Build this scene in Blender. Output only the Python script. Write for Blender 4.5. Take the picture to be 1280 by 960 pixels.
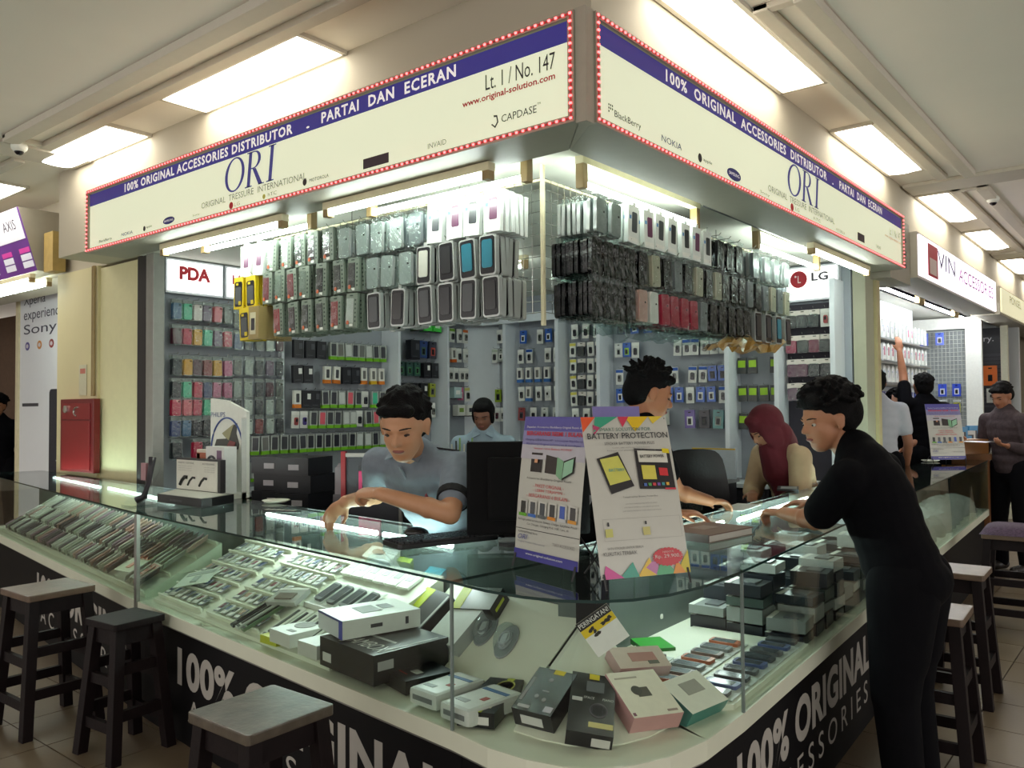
import bpy, bmesh, math, random
from mathutils import Vector, Matrix, Euler
from mathutils import noise as mnoise
PI = math.pi
rnd = random.Random(7)
scene = bpy.context.scene
for o in list(bpy.data.objects):
    bpy.data.objects.remove(o, do_unlink=True)
COL = scene.collection

# ------------------------------------------------------------------ camera
# world: X runs along the right-hand shop front, Y along the left-hand one, both away from the viewer; metres
FPX = 1036.0
yaw, pitch, roll = math.radians(39), math.atan(29 / FPX), math.radians(0.43)
CAM = Vector((0, 0, 1.5))
_f = Vector((math.cos(yaw) * math.cos(pitch), math.sin(yaw) * math.cos(pitch), math.sin(pitch)))
_r = Vector((math.sin(yaw), -math.cos(yaw), 0))
_u = _r.cross(_f)
_r2 = _r * math.cos(roll) - _u * math.sin(roll)
_u2 = _u * math.cos(roll) + _r * math.sin(roll)
cd = bpy.data.cameras.new('camera')
cd.sensor_width = 36
cd.lens = FPX / 1280 * 36
cd.clip_start = 0.05
cam = bpy.data.objects.new('camera', cd)
COL.objects.link(cam)
mw = Matrix((_r2, _u2, -_f)).transposed().to_4x4()
mw.translation = CAM
cam.matrix_world = mw
scene.camera = cam

# ------------------------------------------------------------------ world and exposure
w = bpy.data.worlds.new('world')
scene.world = w
w.use_nodes = True
w.node_tree.nodes['Background'].inputs[0].default_value = (1.0, 0.96, 0.90, 1)
w.node_tree.nodes['Background'].inputs[1].default_value = 1.25
scene.view_settings.view_transform = 'Standard'
scene.view_settings.look = 'None'
scene.view_settings.gamma = 1
scene.view_settings.use_curve_mapping = False
scene.view_settings.exposure = 0.48
TUBE_E = 26.0       # shop tubes
CASE_E = 32.0       # tubes in the counters
CEIL_E = 9.0       # ceiling light panels
SIGN_E = 0.34       # lit sign faces
try:
    scene.cycles.max_bounces = 8
    scene.cycles.transparent_max_bounces = 24
    scene.cycles.caustics_reflective = False
    scene.cycles.caustics_refractive = False
    scene.cycles.sample_clamp_indirect = 6
except Exception:
    pass

# ------------------------------------------------------------------ helpers: rays through the photograph to measure positions
def ray(x, y):
    return _f + _r2 * ((x - 640) / FPX) + _u2 * ((480 - y) / FPX)
def atz(x, y, z):
    d = ray(x, y); return CAM + d * ((z - CAM.z) / d.z)
def atx(x, y, v):
    d = ray(x, y); return CAM + d * (v / d.x)
def aty(x, y, v):
    d = ray(x, y); return CAM + d * (v / d.y)

# ------------------------------------------------------------------ materials
def lin(c):
    def s(u):
        u = max(u, 0) / 255.0
        return u / 12.92 if u <= 0.04045 else ((u + 0.055) / 1.055) ** 2.4
    return (s(c[0]), s(c[1]), s(c[2]), 1.0)
_mats = {}
def M(name, col=(200, 200, 200), rough=0.5, metal=0.0, coat=0.0, var=0.06, scale=18.0, bump=0.0, bscale=60.0, emis=0.0, trans=0.0, spec=0.5, ecol=None):
    if name in _mats:
        return _mats[name]
    m = bpy.data.materials.new(name)
    m.use_nodes = True
    nt = m.node_tree
    b = nt.nodes['Principled BSDF']
    c = lin(col)
    tc = nt.nodes.new('ShaderNodeTexCoord')
    if var > 0:
        nz = nt.nodes.new('ShaderNodeTexNoise')
        nz.inputs['Scale'].default_value = scale
        nz.inputs['Detail'].default_value = 3
        nt.links.new(tc.outputs['Object'], nz.inputs['Vector'])
        mx = nt.nodes.new('ShaderNodeMix'); mx.data_type = 'RGBA'
        mx.inputs[6].default_value = tuple(v * (1 - var * 2) for v in c[:3]) + (1,)
        mx.inputs[7].default_value = tuple(min(1, v * (1 + var * 2)) for v in c[:3]) + (1,)
        nt.links.new(nz.outputs['Fac'], mx.inputs[0])
        nt.links.new(mx.outputs[2], b.inputs['Base Color'])
    else:
        b.inputs['Base Color'].default_value = c
    b.inputs['Roughness'].default_value = rough
    b.inputs['Metallic'].default_value = metal
    b.inputs['Coat Weight'].default_value = coat
    b.inputs['Coat Roughness'].default_value = 0.12
    b.inputs['Specular IOR Level'].default_value = spec
    if bump > 0:
        n2 = nt.nodes.new('ShaderNodeTexNoise')
        n2.inputs['Scale'].default_value = bscale
        n2.inputs['Detail'].default_value = 4
        nt.links.new(tc.outputs['Object'], n2.inputs['Vector'])
        bp = nt.nodes.new('ShaderNodeBump')
        bp.inputs['Strength'].default_value = bump
        bp.inputs['Distance'].default_value = 0.01
        nt.links.new(n2.outputs['Fac'], bp.inputs['Height'])
        nt.links.new(bp.outputs['Normal'], b.inputs['Normal'])
    if emis > 0:
        b.inputs['Emission Color'].default_value = lin(ecol or col)
        b.inputs['Emission Strength'].default_value = emis
    _mats[name] = m
    return m
def clear(name, tint=(235, 245, 240), gloss=0.35, rough=0.08, bump=0.0, bscale=40.0, fresnel=True, cloud=0.0):
    """thin clear plastic or plate glass: straight-through light plus a sharp reflection"""
    if name in _mats:
        return _mats[name]
    m = bpy.data.materials.new(name); m.use_nodes = True
    nt = m.node_tree; nt.nodes.clear()
    out = nt.nodes.new('ShaderNodeOutputMaterial')
    tr = nt.nodes.new('ShaderNodeBsdfTransparent'); tr.inputs[0].default_value = lin(tint)
    gl = nt.nodes.new('ShaderNodeBsdfGlossy'); gl.inputs['Roughness'].default_value = rough
    mx = nt.nodes.new('ShaderNodeMixShader')
    if fresnel:
        # Schlick reflectance, the same from either side of the sheet
        ge = nt.nodes.new('ShaderNodeNewGeometry')
        vd = nt.nodes.new('ShaderNodeVectorMath'); vd.operation = 'DOT_PRODUCT'
        nt.links.new(ge.outputs['Incoming'], vd.inputs[0]); nt.links.new(ge.outputs['Normal'], vd.inputs[1])
        def ma(op, a, b):
            n = nt.nodes.new('ShaderNodeMath'); n.operation = op; n.use_clamp = op == 'MULTIPLY'
            for i, q in enumerate((a, b)):
                if q is None: continue
                if isinstance(q, (int, float)): n.inputs[i].default_value = q
                else: nt.links.new(q, n.inputs[i])
            return n.outputs[0]
        f5 = ma('POWER', ma('SUBTRACT', 1.0, ma('ABSOLUTE', vd.outputs['Value'], None)), 5.0)
        fr = ma('ADD', ma('MULTIPLY', f5, 0.96), 0.04)
        nt.links.new(ma('MULTIPLY', fr, gloss), mx.inputs[0])
    else:
        mx.inputs[0].default_value = gloss
    if bump > 0:
        tc = nt.nodes.new('ShaderNodeTexCoord')
        n2 = nt.nodes.new('ShaderNodeTexNoise'); n2.inputs['Scale'].default_value = bscale
        nt.links.new(tc.outputs['Object'], n2.inputs['Vector'])
        bp = nt.nodes.new('ShaderNodeBump'); bp.inputs['Strength'].default_value = bump; bp.inputs['Distance'].default_value = 0.02
        nt.links.new(n2.outputs['Fac'], bp.inputs['Height'])
        nt.links.new(bp.outputs[0], gl.inputs['Normal'])
    nt.links.new(tr.outputs[0], mx.inputs[1]); nt.links.new(gl.outputs[0], mx.inputs[2])
    last = mx
    if cloud > 0:
        df = nt.nodes.new('ShaderNodeBsdfDiffuse'); df.inputs[0].default_value = (0.75, 0.8, 0.78, 1)
        m2 = nt.nodes.new('ShaderNodeMixShader'); m2.inputs[0].default_value = cloud
        nt.links.new(mx.outputs[0], m2.inputs[1]); nt.links.new(df.outputs[0], m2.inputs[2]); last = m2
    nt.links.new(last.outputs[0], out.inputs[0])
    _mats[name] = m
    return m
def emit(name, col, strength):
    if name in _mats:
        return _mats[name]
    m = bpy.data.materials.new(name); m.use_nodes = True
    nt = m.node_tree; nt.nodes.clear()
    out = nt.nodes.new('ShaderNodeOutputMaterial'); e = nt.nodes.new('ShaderNodeEmission')
    e.inputs[0].default_value = lin(col); e.inputs[1].default_value = strength
    nt.links.new(e.outputs[0], out.inputs[0]); _mats[name] = m
    return m
def C(r, g, b, rough=0.45, coat=0.0):
    """plain coloured print / plastic"""
    return M('print_%d_%d_%d_%d_%d' % (r, g, b, int(rough * 100), int(coat * 10)), (r, g, b), rough, coat=coat, var=0.04, scale=40)
WHITE = (236, 238, 232); BLACK = (18, 18, 20)

# ------------------------------------------------------------------ mesh builder
class MB:
    def __init__(s):
        s.v = []; s.f = []; s.m = []; s.T = None
    def add(s, vs, fs, mat=0):
        n = len(s.v)
        if s.T is not None:
            vs = [s.T @ Vector(p) for p in vs]
        s.v.extend([tuple(p) for p in vs])
        for f in fs:
            s.f.append([i + n for i in f]); s.m.append(mat)
        return s
    def box(s, x0, x1, y0, y1, z0, z1, mat=0):
        vs = [(x0, y0, z0), (x1, y0, z0), (x1, y1, z0), (x0, y1, z0), (x0, y0, z1), (x1, y0, z1), (x1, y1, z1), (x0, y1, z1)]
        return s.add(vs, [(0, 3, 2, 1), (4, 5, 6, 7), (0, 1, 5, 4), (1, 2, 6, 5), (2, 3, 7, 6), (3, 0, 4, 7)], mat)
    def cbox(s, x0, x1, y0, y1, z0, z1, c, mat=0):
        """box with chamfered vertical (z) edges"""
        pts = [(x0 + c, y0), (x1 - c, y0), (x1, y0 + c), (x1, y1 - c), (x1 - c, y1), (x0 + c, y1), (x0, y1 - c), (x0, y0 + c)]
        return s.prism(pts, z0, z1, mat)
    def prism(s, pts, z0, z1, mat=0, side=None):
        n = len(pts)
        vs = [(p[0], p[1], z0) for p in pts] + [(p[0], p[1], z1) for p in pts]
        s.add(vs, [list(range(n))[::-1], list(range(n, 2 * n))], mat)
        k = len(s.v) - 2 * n
        for i in range(n):
            s.f.append([k + i, k + (i + 1) % n, k + n + (i + 1) % n, k + n + i]); s.m.append(mat if side is None else side)
        return s
    def xzprism(s, pts, y0, y1, mat=0, side=None):
        """outline in x,z pushed from y0 (front) to y1"""
        n = len(pts)
        vs = [(p[0], y0, p[1]) for p in pts] + [(p[0], y1, p[1]) for p in pts]
        s.add(vs, [list(range(n)), list(range(n, 2 * n))[::-1]], mat)
        k = len(s.v) - 2 * n
        for i in range(n):
            s.f.append([k + (i + 1) % n, k + i, k + n + i, k + n + (i + 1) % n]); s.m.append(mat if side is None else side)
        return s
    def cyl(s, p0, p1, r0, r1=None, n=12, mat=0, cap=True):
        r1 = r0 if r1 is None else r1
        p0 = Vector(p0); p1 = Vector(p1); d = (p1 - p0).normalized()
        a = Vector((0, 0, 1)) if abs(d.z) < 0.9 else Vector((1, 0, 0))
        u = d.cross(a).normalized(); v = d.cross(u)
        vs = []
        for p, r in ((p0, r0), (p1, r1)):
            for i in range(n):
                t = 2 * PI * i / n
                vs.append(p + u * (r * math.cos(t)) + v * (r * math.sin(t)))
        fs = [(i, i + n, (i + 1) % n + n, (i + 1) % n) for i in range(n)]
        if cap:
            fs += [list(range(n)), list(range(n, 2 * n))[::-1]]
        return s.add(vs, fs, mat)
    def tube(s, path, r, n=8, mat=0):
        path = [Vector(p) for p in path]
        rings = []
        for i, p in enumerate(path):
            d = (path[min(i + 1, len(path) - 1)] - path[max(i - 1, 0)]).normalized()
            a = Vector((0, 0, 1)) if abs(d.z) < 0.9 else Vector((1, 0, 0))
            u = d.cross(a).normalized(); v = d.cross(u)
            rr = r[i] if isinstance(r, (list, tuple)) else r
            rings.append([p + u * (rr * math.cos(2 * PI * k / n)) + v * (rr * math.sin(2 * PI * k / n)) for k in range(n)])
        vs = [q for ring in rings for q in ring]
        fs = []
        for i in range(len(path) - 1):
            for k in range(n):
                fs.append((i * n + k, i * n + n + k, i * n + n + (k + 1) % n, i * n + (k + 1) % n))
        fs += [list(range(n)), list(range((len(path) - 1) * n, len(path) * n))[::-1]]
        return s.add(vs, fs, mat)
    def lathe(s, prof, c=(0, 0, 0), n=20, mat=0):
        c = Vector(c); vs = []; fs = []
        for r, z in prof:
            for k in range(n):
                t = 2 * PI * k / n
                vs.append(c + Vector((r * math.cos(t), r * math.sin(t), z)))
        for i in range(len(prof) - 1):
            for k in range(n):
                fs.append((i * n + k, i * n + (k + 1) % n, i * n + n + (k + 1) % n, i * n + n + k))
        fs += [list(range(n))[::-1], list(range((len(prof) - 1) * n, len(prof) * n))]
        return s.add(vs, fs, mat)
    def ell(s, c, r, nu=16, nv=10, mat=0, R=None):
        c = Vector(c); vs = []; fs = []
        for j in range(nv + 1):
            ph = PI * j / nv - PI / 2
            for i in range(nu):
                t = 2 * PI * i / nu
                p = Vector((r[0] * math.cos(ph) * math.cos(t), r[1] * math.cos(ph) * math.sin(t), r[2] * math.sin(ph)))
                vs.append(c + (R @ p if R is not None else p))
        for j in range(nv):
            for i in range(nu):
                fs.append((j * nu + i, j * nu + (i + 1) % nu, (j + 1) * nu + (i + 1) % nu, (j + 1) * nu + i))
        return s.add(vs, fs, mat)
    def grid(s, fn, nu, nv, mat=0):
        vs = [fn(i / nu, j / nv) for j in range(nv + 1) for i in range(nu + 1)]
        fs = [(j * (nu + 1) + i, j * (nu + 1) + i + 1, (j + 1) * (nu + 1) + i + 1, (j + 1) * (nu + 1) + i) for j in range(nv) for i in range(nu)]
        return s.add(vs, fs, mat)
    def mesh(s, name, mats, smooth=False, bevel=0.0, recalc=True):
        me = bpy.data.meshes.new(name)
        me.from_pydata(s.v, [], s.f)
        if not isinstance(mats, (list, tuple)):
            mats = [mats]
        for m in mats:
            me.materials.append(m)
        me.polygons.foreach_set('material_index', s.m)
        if recalc or bevel > 0:
            bm = bmesh.new(); bm.from_mesh(me)
            if recalc:
                bmesh.ops.remove_doubles(bm, verts=bm.verts, dist=1e-6)
                bmesh.ops.recalc_face_normals(bm, faces=bm.faces)
            if bevel > 0:
                bmesh.ops.bevel(bm, geom=[e for e in bm.edges if e.is_manifold and e.calc_face_angle(0) > 0.6], offset=bevel, segments=2, affect='EDGES', profile=0.7)
            bm.to_mesh(me); bm.free()
        if smooth:
            me.polygons.foreach_set('use_smooth', [True] * len(me.polygons))
        me.update()
        return me
    def build(s, name, mats, parent=None, smooth=False, bevel=0.0, loc=None, rotz=0.0, recalc=True):
        return obj(name, s.mesh(name, mats, smooth, bevel, recalc), parent, loc, rotz)
def obj(name, me, parent=None, loc=None, rotz=0.0):
    o = bpy.data.objects.new(name, me)
    COL.objects.link(o)
    if parent is not None:
        o.parent = parent
    if loc is not None:
        o.location = loc
    if rotz:
        o.rotation_euler = (0, 0, rotz)
    return o
def tag(o, label=None, cat=None, group=None, kind=None):
    if label: o['label'] = label
    if cat: o['category'] = cat
    if group: o['group'] = group
    if kind: o['kind'] = kind
    return o
def thing(name, label, cat, loc=(0, 0, 0), rotz=0.0, group=None):
    o = bpy.data.objects.new(name, None)
    o.empty_display_size = 0.05
    COL.objects.link(o)
    o.location = loc; o.rotation_euler = (0, 0, rotz)
    return tag(o, label, cat, group)
def struct(o):
    o['kind'] = 'structure'; return o
def frame(o, x, y, z):
    """4x4 from origin and axes"""
    m = Matrix((Vector(x), Vector(y), Vector(z))).transposed().to_4x4(); m.translation = Vector(o); return m
FACE_X = ((0, -1, 0), (0, 0, 1), (-1, 0, 0))     # a face looking towards -X: its right, up, normal
FACE_Y = ((1, 0, 0), (0, 0, 1), (0, -1, 0))      # a face looking towards -Y
RZX = -PI / 2                                    # turns a pack (front at -y) to look towards -X

def text_mesh(s, mat, w=None, h=0.1, shear=0.0, space=1.0, T=None, ex=0.0006, fit='h', bold=0.0):
    cu = bpy.data.curves.new('lettering', 'FONT')
    cu.body = s; cu.size = 1.0; cu.shear = shear; cu.space_character = space
    cu.resolution_u = 5 if h > 0.08 else 2
    cu.offset = bold
    ob = bpy.data.objects.new('lettering_source', cu)
    me = bpy.data.meshes.new_from_object(ob)
    bpy.data.objects.remove(ob); bpy.data.curves.remove(cu)
    if len(me.vertices) == 0:
        return me
    xs = [v.co.x for v in me.vertices]; ys = [v.co.y for v in me.vertices]
    x0, x1, y0, y1 = min(xs), max(xs), min(ys), max(ys)
    sy = h / max(y1 - y0, 1e-6)
    sx = sy if w is None else w / max(x1 - x0, 1e-6)
    for v in me.vertices:
        p = Vector(((v.co.x - x0) * sx, (v.co.y - y0) * sy, ex))
        v.co = T @ p if T is not None else p
    me.materials.clear(); me.materials.append(mat)
    me.name = 'lettering'
    return me
def lettering(parent, s, mat, T, w=None, h=0.1, name='lettering', **k):
    return obj(name, text_mesh(s, mat, w, h, T=T, **k), parent)
ORD = ['first', 'second', 'third', 'fourth', 'fifth', 'sixth', 'seventh', 'eighth', 'ninth', 'tenth', 'eleventh', 'twelfth', 'thirteenth', 'fourteenth', 'fifteenth', 'sixteenth', 'seventeenth', 'eighteenth', 'nineteenth', 'twentieth'] + ['%d%s' % (i, {1: 'st', 2: 'nd', 3: 'rd'}.get(i % 10, 'th')) for i in range(21, 140)]
# ================================================================== the setting
CEIL = 3.25
XB, YL = 6.35, 5.55            # inner back wall, inner left wall of the shop
m_floor = M('tile_beige', (112, 98, 80), 0.42, var=0.10, scale=3, bump=0.05)
m_grout = M('grout', (74, 66, 56), 0.9)
m_ceil = M('ceiling_paint', (244, 238, 228), 0.8, var=0.02, scale=2)
m_beam = M('beam_paint', (186, 178, 160), 0.75, var=0.03, scale=2)
m_col = M('column_paint', (214, 204, 160), 0.6, var=0.03, scale=3)
m_trim = M('trim_paint', (206, 200, 188), 0.7, var=0.02)
m_wallw = M('laminate_white', (206, 212, 216), 0.45, var=0.02, scale=4)
m_wallg = M('pegboard_grey', (150, 156, 164), 0.55, var=0.05, scale=6)
m_black = M('black_laminate', (9, 8, 12), 0.6, var=0.1, scale=5, spec=0.2)
m_alu = M('aluminium', (150, 150, 145), 0.38, metal=0.7)
m_darkm = M('dark_metal', (45, 42, 44), 0.4, metal=0.5)
m_chrome = M('chrome_wire', (205, 205, 200), 0.22, metal=0.9, var=0)
m_cream = M('cream_plastic', (222, 212, 178), 0.5)

fl = struct(MB().box(-6, 22, -8, 20, -0.06, -0.006).build('floor', m_grout))
TS = 0.40
tile_me = MB().cbox(0.003, TS - 0.003, 0.003, TS - 0.003, -0.006, 0.0, 0.002).mesh('tile', m_floor)
far = MB()
for i in range(-14, 54):
    for j in range(-19, 50):
        x, y = i * TS, j * TS
        near = (0.3 < x < 2.6 and 2.2 < y < 6.6) or (2.7 < x < 6.9 and -0.9 < y < 1.5)
        if near:
            obj('tile', tile_me, fl, (x, y, 0))
        else:
            far.cbox(x + 0.003, x + TS - 0.003, y + 0.003, y + TS - 0.003, -0.006, 0.0, 0.002)
tag(far.build('tile_field', m_floor, fl, recalc=False), kind='stuff')

ce = struct(MB().box(-6, 22, -8, 20, CEIL, CEIL + 0.1).build('ceiling', m_ceil))
# beams over the shop fronts
bm_ = MB().prism([(2.62, 1.72), (22, 1.72), (22, 2.3), (3.2, 2.3), (3.2, 6.40), (2.62, 6.40)], 2.62, CEIL)
struct(bm_.build('ceiling_beam', m_beam))
struct(MB().box(2.98, 3.4, 6.42, 18, 2.62, CEIL).build('ceiling_beam_far', m_beam))
# shop ceiling panel, set above the sign's lower edge
struct(MB().box(2.5, 6.5, 1.74, 5.62, 2.575, 2.61).build('ceiling_shop', M('shop_ceiling', (226, 226, 214), 0.6, var=0.02)))
# ceiling mouldings: two raised strips per bay, closed at the ends, and shallow ribs between bays
n_tr = 0
def strip(x0, x1, y0, y1, dz=0.035):
    global n_tr
    n_tr += 1
    mb = MB(); mb.box(x0, x1, y0, y1, CEIL - dz, CEIL)
    struct(mb.build('trim_%d' % n_tr, m_trim, bevel=0.006))
for (a, b) in ((-3.0, 5.78), (6.2, 9.6), (10.0, 13.6)):
    strip(2.24, 2.31, a, b); strip(2.02, 2.11, a, b, 0.045)
    strip(2.02, 2.31, b - 0.05, b, 0.03)
for (a, b) in ((3.46, 6.98), (7.46, 10.9), (11.4, 14.9), (15.4, 18.9)):
    strip(a, b, 1.36, 1.43); strip(a, b, 1.17, 1.25, 0.045)
    strip(a, a + 0.05, 1.17, 1.43, 0.03)
for y in (5.84, 9.66):
    strip(-6, 2.60, y, y + 0.30, 0.03)
for x in (7.06, 10.98, 14.98):
    strip(x, x + 0.32, -8, 1.70, 0.03)

# ceiling light panels along the beams
m_panel = emit('ceiling_diffuser', (255, 248, 232), CEIL_E)
def ceiling_light(x0, x1, y0, y1, label):
    t = thing('ceiling_light', label, 'light', ((x0 + x1) / 2, (y0 + y1) / 2, CEIL), 0, 'ceiling light panels')
    w, d = (x1 - x0) / 2, (y1 - y0) / 2
    alongx = w > d
    L, Wd = (w, d) if alongx else (d, w)
    def fn(u, v):
        a = (v - 0.5) * 2; e = (u - 0.5) * 2
        z = -0.04 * math.sqrt(max(0, 1 - a * a)) * min(1, (1 - abs(e)) / 0.12) ** 0.5 - 0.002
        p = (e * L, a * Wd, z)
        return p if alongx else (p[1], p[0], p[2])
    MB().grid(fn, 20, 8).build('diffuser', m_panel, t, smooth=True)
    fr = MB()
    for sx in (-1, 1):
        fr.box(sx * w - 0.012, sx * w + 0.012, -d, d, -0.02, 0)
        fr.box(-w, w, sx * d - 0.012, sx * d + 0.012, -0.02, 0)
    fr.build('frame', m_trim, t)
LXL = [(3.15, 4.40, 'long ceiling light panel above the left sign, the nearest one'),
       (5.05, 6.15, 'ceiling light panel beyond the left end of the lit sign'),
       (6.95, 8.15, 'ceiling light panel at the left edge above the purple sign'),
       (8.9, 10.1, 'farthest ceiling light panel at the left edge')]
for a, b, l in LXL:
    ceiling_light(2.325, 2.615, a, b, l)
RXL = [(3.0, 4.5, 'large ceiling light panel above the right sign, nearest one'),
       (5.35, 6.65, 'second ceiling light panel along the right beam'),
       (7.5, 8.75, 'third ceiling light panel along the right beam, beyond the rib'),
       (9.4, 10.6, 'fourth ceiling light panel along the right beam'),
       (11.5, 12.8, 'fifth ceiling light panel along the right beam'),
       (13.5, 14.7, 'sixth ceiling light panel along the right beam, farthest')]
for a, b, l in RXL:
    ceiling_light(a, b, 1.45, 1.70, l)
# the same row of panels carries on over the aisle where the viewer stands
ceiling_light(0.9, 1.3, -3.2, -2.0, 'ceiling light panel over the aisle behind the viewer')
ceiling_light(-2.2, -1.0, 1.6, 1.9, 'ceiling light panel over the aisle left of the viewer')

# two dome security cameras on the ceiling
def dome(p, label):
    t = thing('security_camera', label, 'camera', p, 0, 'dome cameras')
    MB().lathe([(0.045, 0), (0.05, -0.015), (0.046, -0.035), (0.03, -0.05)][::-1], n=16).build('housing', M('white_plastic', WHITE, 0.35), t, smooth=True)
    d = MB(); d.ell((0.0, 0, -0.045), (0.03, 0.03, 0.028)); d.build('lens', M('smoked_dome', (16, 14, 24), 0.08, var=0), t, smooth=True)
dome(tuple(atz(24, 180, CEIL - 0.03)), 'white dome security camera on ceiling at upper left')
dome((7.9, 1.20, CEIL - 0.02), 'white dome security camera on ceiling at upper right')

# building column at the left end, with conduit and fire hose cabinet
cb = MB().prism([(2.95, 6.50), (2.95, 7.22), (3.6, 7.22), (3.6, 6.50)], 0, 2.62)
col_o = struct(cb.build('wall_column', m_col))
struct(MB().box(2.97, 3.2, 5.70, 6.50, 0, 2.6).build('wall_pier', M('pier_paint', (220, 214, 170), 0.6, var=0.03)))
cnd = MB()
cnd.tube([(2.935, 6.53, 1.61), (2.935, 6.53, 2.62)], 0.011, 8); cnd.tube([(2.938, 6.565, 1.61), (2.938, 6.565, 2.62)], 0.008, 8)
tag(cnd.build('conduit', M('conduit_paint', (158, 136, 92), 0.5)), 'painted pipe conduit running up the cream column', 'pipe')
fh = thing('fire_hose_cabinet', 'dark red fire hose cabinet on the cream column', 'cabinet', (2.95, 6.74, 1.02))
m_red = M('red_enamel', (112, 22, 26), 0.35, var=0.1)
MB().box(-0.05, 0.0, -0.29, 0.29, 0, 0.57).build('body', m_red, fh, bevel=0.006)
MB().box(-0.058, -0.05, -0.24, 0.24, 0.02, 0.40).build('door', M('red_enamel_door', (132, 26, 30), 0.3), fh, bevel=0.003)
MB().box(-0.057, -0.05, -0.24, 0.24, 0.41, 0.535).build('upper_panel', M('red_enamel_door', (132, 26, 30), 0.3), fh, bevel=0.003)
hn = MB()
hn.tube([(-0.06, -0.03 + 0.06 * math.cos(t * 0.35), 0.47 + 0.035 * math.sin(t * 0.35)) for t in range(-4, 6)], 0.006, 6)
hn.build('handle', m_chrome, fh)
MB().lathe([(0.0, 0), (0.03, 0), (0.03, 0.012), (0, 0.014)], n=14).build('bell', m_chrome, fh, loc=(-0.058, 0.17, 0.49)).rotation_euler = (0, -PI / 2, 0)
nt_ = thing('wall_notice', 'small pale notice pasted above the red cabinet', 'notice', (2.948, 6.74, 1.62))
MB().box(-0.003, 0, -0.065, 0.065, 0, 0.24).build('paper', C(206, 204, 176), nt_)
MB().box(-0.004, -0.003, -0.045, 0.045, 0.17, 0.21).build('red_stamp', C(196, 120, 104), nt_)

# shop frame posts
struct(MB().box(2.84, 2.92, 5.44, 5.54, 0, 2.58).build('trim_post_left', m_alu, bevel=0.004))
struct(MB().box(2.86, 2.90, 5.56, 5.70, 0, 2.58).build('trim_post_left_front', m_darkm, bevel=0.003))
struct(MB().box(6.36, 6.56, 1.80, 1.89, 0, 2.58).build('wall_pier_right', M('pier_grey', (172, 172, 150), 0.5, var=0.03)))
struct(MB().box(6.58, 6.66, 1.78, 1.86, 0, 2.58).build('trim_post_right', M('post_cream', (196, 184, 140), 0.5)))

# inner walls with partition boards and cornice
wl = struct(MB().box(2.9, 6.6, YL, YL + 0.08, 0, 2.6).build('wall_left', m_wallg))
wb = struct(MB().box(XB, XB + 0.08, 1.9, YL + 0.08, 0, 2.6).build('wall_back', m_wallg))
m_board = M('board_white', (214, 220, 226), 0.4, var=0.02)
for X in (3.93, 5.02, 5.64):
    MB().box(X - 0.012, X + 0.012, YL - (0.05 if X < 4 else 0.22), YL, 0.92, 2.42).build('partition', m_board, wl)
MB().prism([(XB, YL), (XB - 0.25, YL), (XB, YL - 0.25)], 0.92, 2.42).build('corner_board', m_board, wb)
for Y in (5.06, 4.44, 3.99, 2.79, 2.39, 1.97):
    MB().box(XB - 0.22, XB, Y - 0.018, Y + 0.018, 0.92, 2.42).build('partition', m_board, wb)
# cornice: lit fascia over the shelves
co = MB()
co.box(4.95, XB, YL - 0.24, YL, 2.36, 2.385); co.box(XB - 0.24, XB, 2.37, YL, 2.36, 2.385)
co.build('shelf_top', m_board, wb)
MB().box(5.0, XB, YL - 0.245, YL - 0.235, 2.30, 2.36).build('fascia', m_board, wl)
MB().box(XB - 0.245, XB - 0.235, 2.40, YL - 0.2, 2.30, 2.36).build('fascia', m_board, wb)
# lower cabinets along the walls
m_lowcab = M('cabinet_dark', (38, 36, 42), 0.5)
for k, (a, b) in enumerate(((2.95, 3.95), (3.95, 5.0), (5.0, 6.0))):
    t = thing('base_cabinet', 'dark base cabinet under the left shelf wall, %s from the front' % ORD[k], 'cabinet', ((a + b) / 2, YL - 0.2, 0), 0, 'base cabinets')
    hw = (b - a) / 2 - 0.004
    MB().box(-hw, hw, -0.17, 0.195, 0, 0.88).build('body', m_lowcab, t)
    MB().box(-hw, hw, -0.20, 0.195, 0.88, 0.91).build('top', m_wallw, t)
    for s_ in (-1, 1):
        dd = MB().box(min(s_ * hw * 0.03, s_ * hw * 0.97), max(s_ * hw * 0.03, s_ * hw * 0.97), -0.19, -0.17, 0.06, 0.86).build('door', M('cabinet_door', (48, 46, 52), 0.45), t)
        MB().box(s_ * 0.05 - 0.006, s_ * 0.05 + 0.006, -0.205, -0.19, 0.55, 0.67).build('handle', m_alu, dd)
for k, (a, b) in enumerate(((1.98, 2.38), (2.40, 3.97), (4.0, 5.1))):
    t = thing('base_cabinet', 'dark base cabinet under the back shelf wall, %s from the right' % ORD[k], 'cabinet', (XB - 0.2, (a + b) / 2, 0), RZX, 'base cabinets')
    hw = (b - a) / 2 - 0.004
    MB().box(-hw, hw, -0.17, 0.195, 0, 0.88).build('body', m_lowcab, t)
    MB().box(-hw, hw, -0.20, 0.195, 0.88, 0.91).build('top', m_wallw, t)
    for s_ in (-1, 1):
        dd = MB().box(min(s_ * hw * 0.03, s_ * hw * 0.97), max(s_ * hw * 0.03, s_ * hw * 0.97), -0.19, -0.17, 0.06, 0.86).build('door', M('cabinet_door', (48, 46, 52), 0.45), t)
        MB().box(s_ * 0.05 - 0.006, s_ * 0.05 + 0.006, -0.205, -0.19, 0.55, 0.67).build('handle', m_alu, dd)

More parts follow.
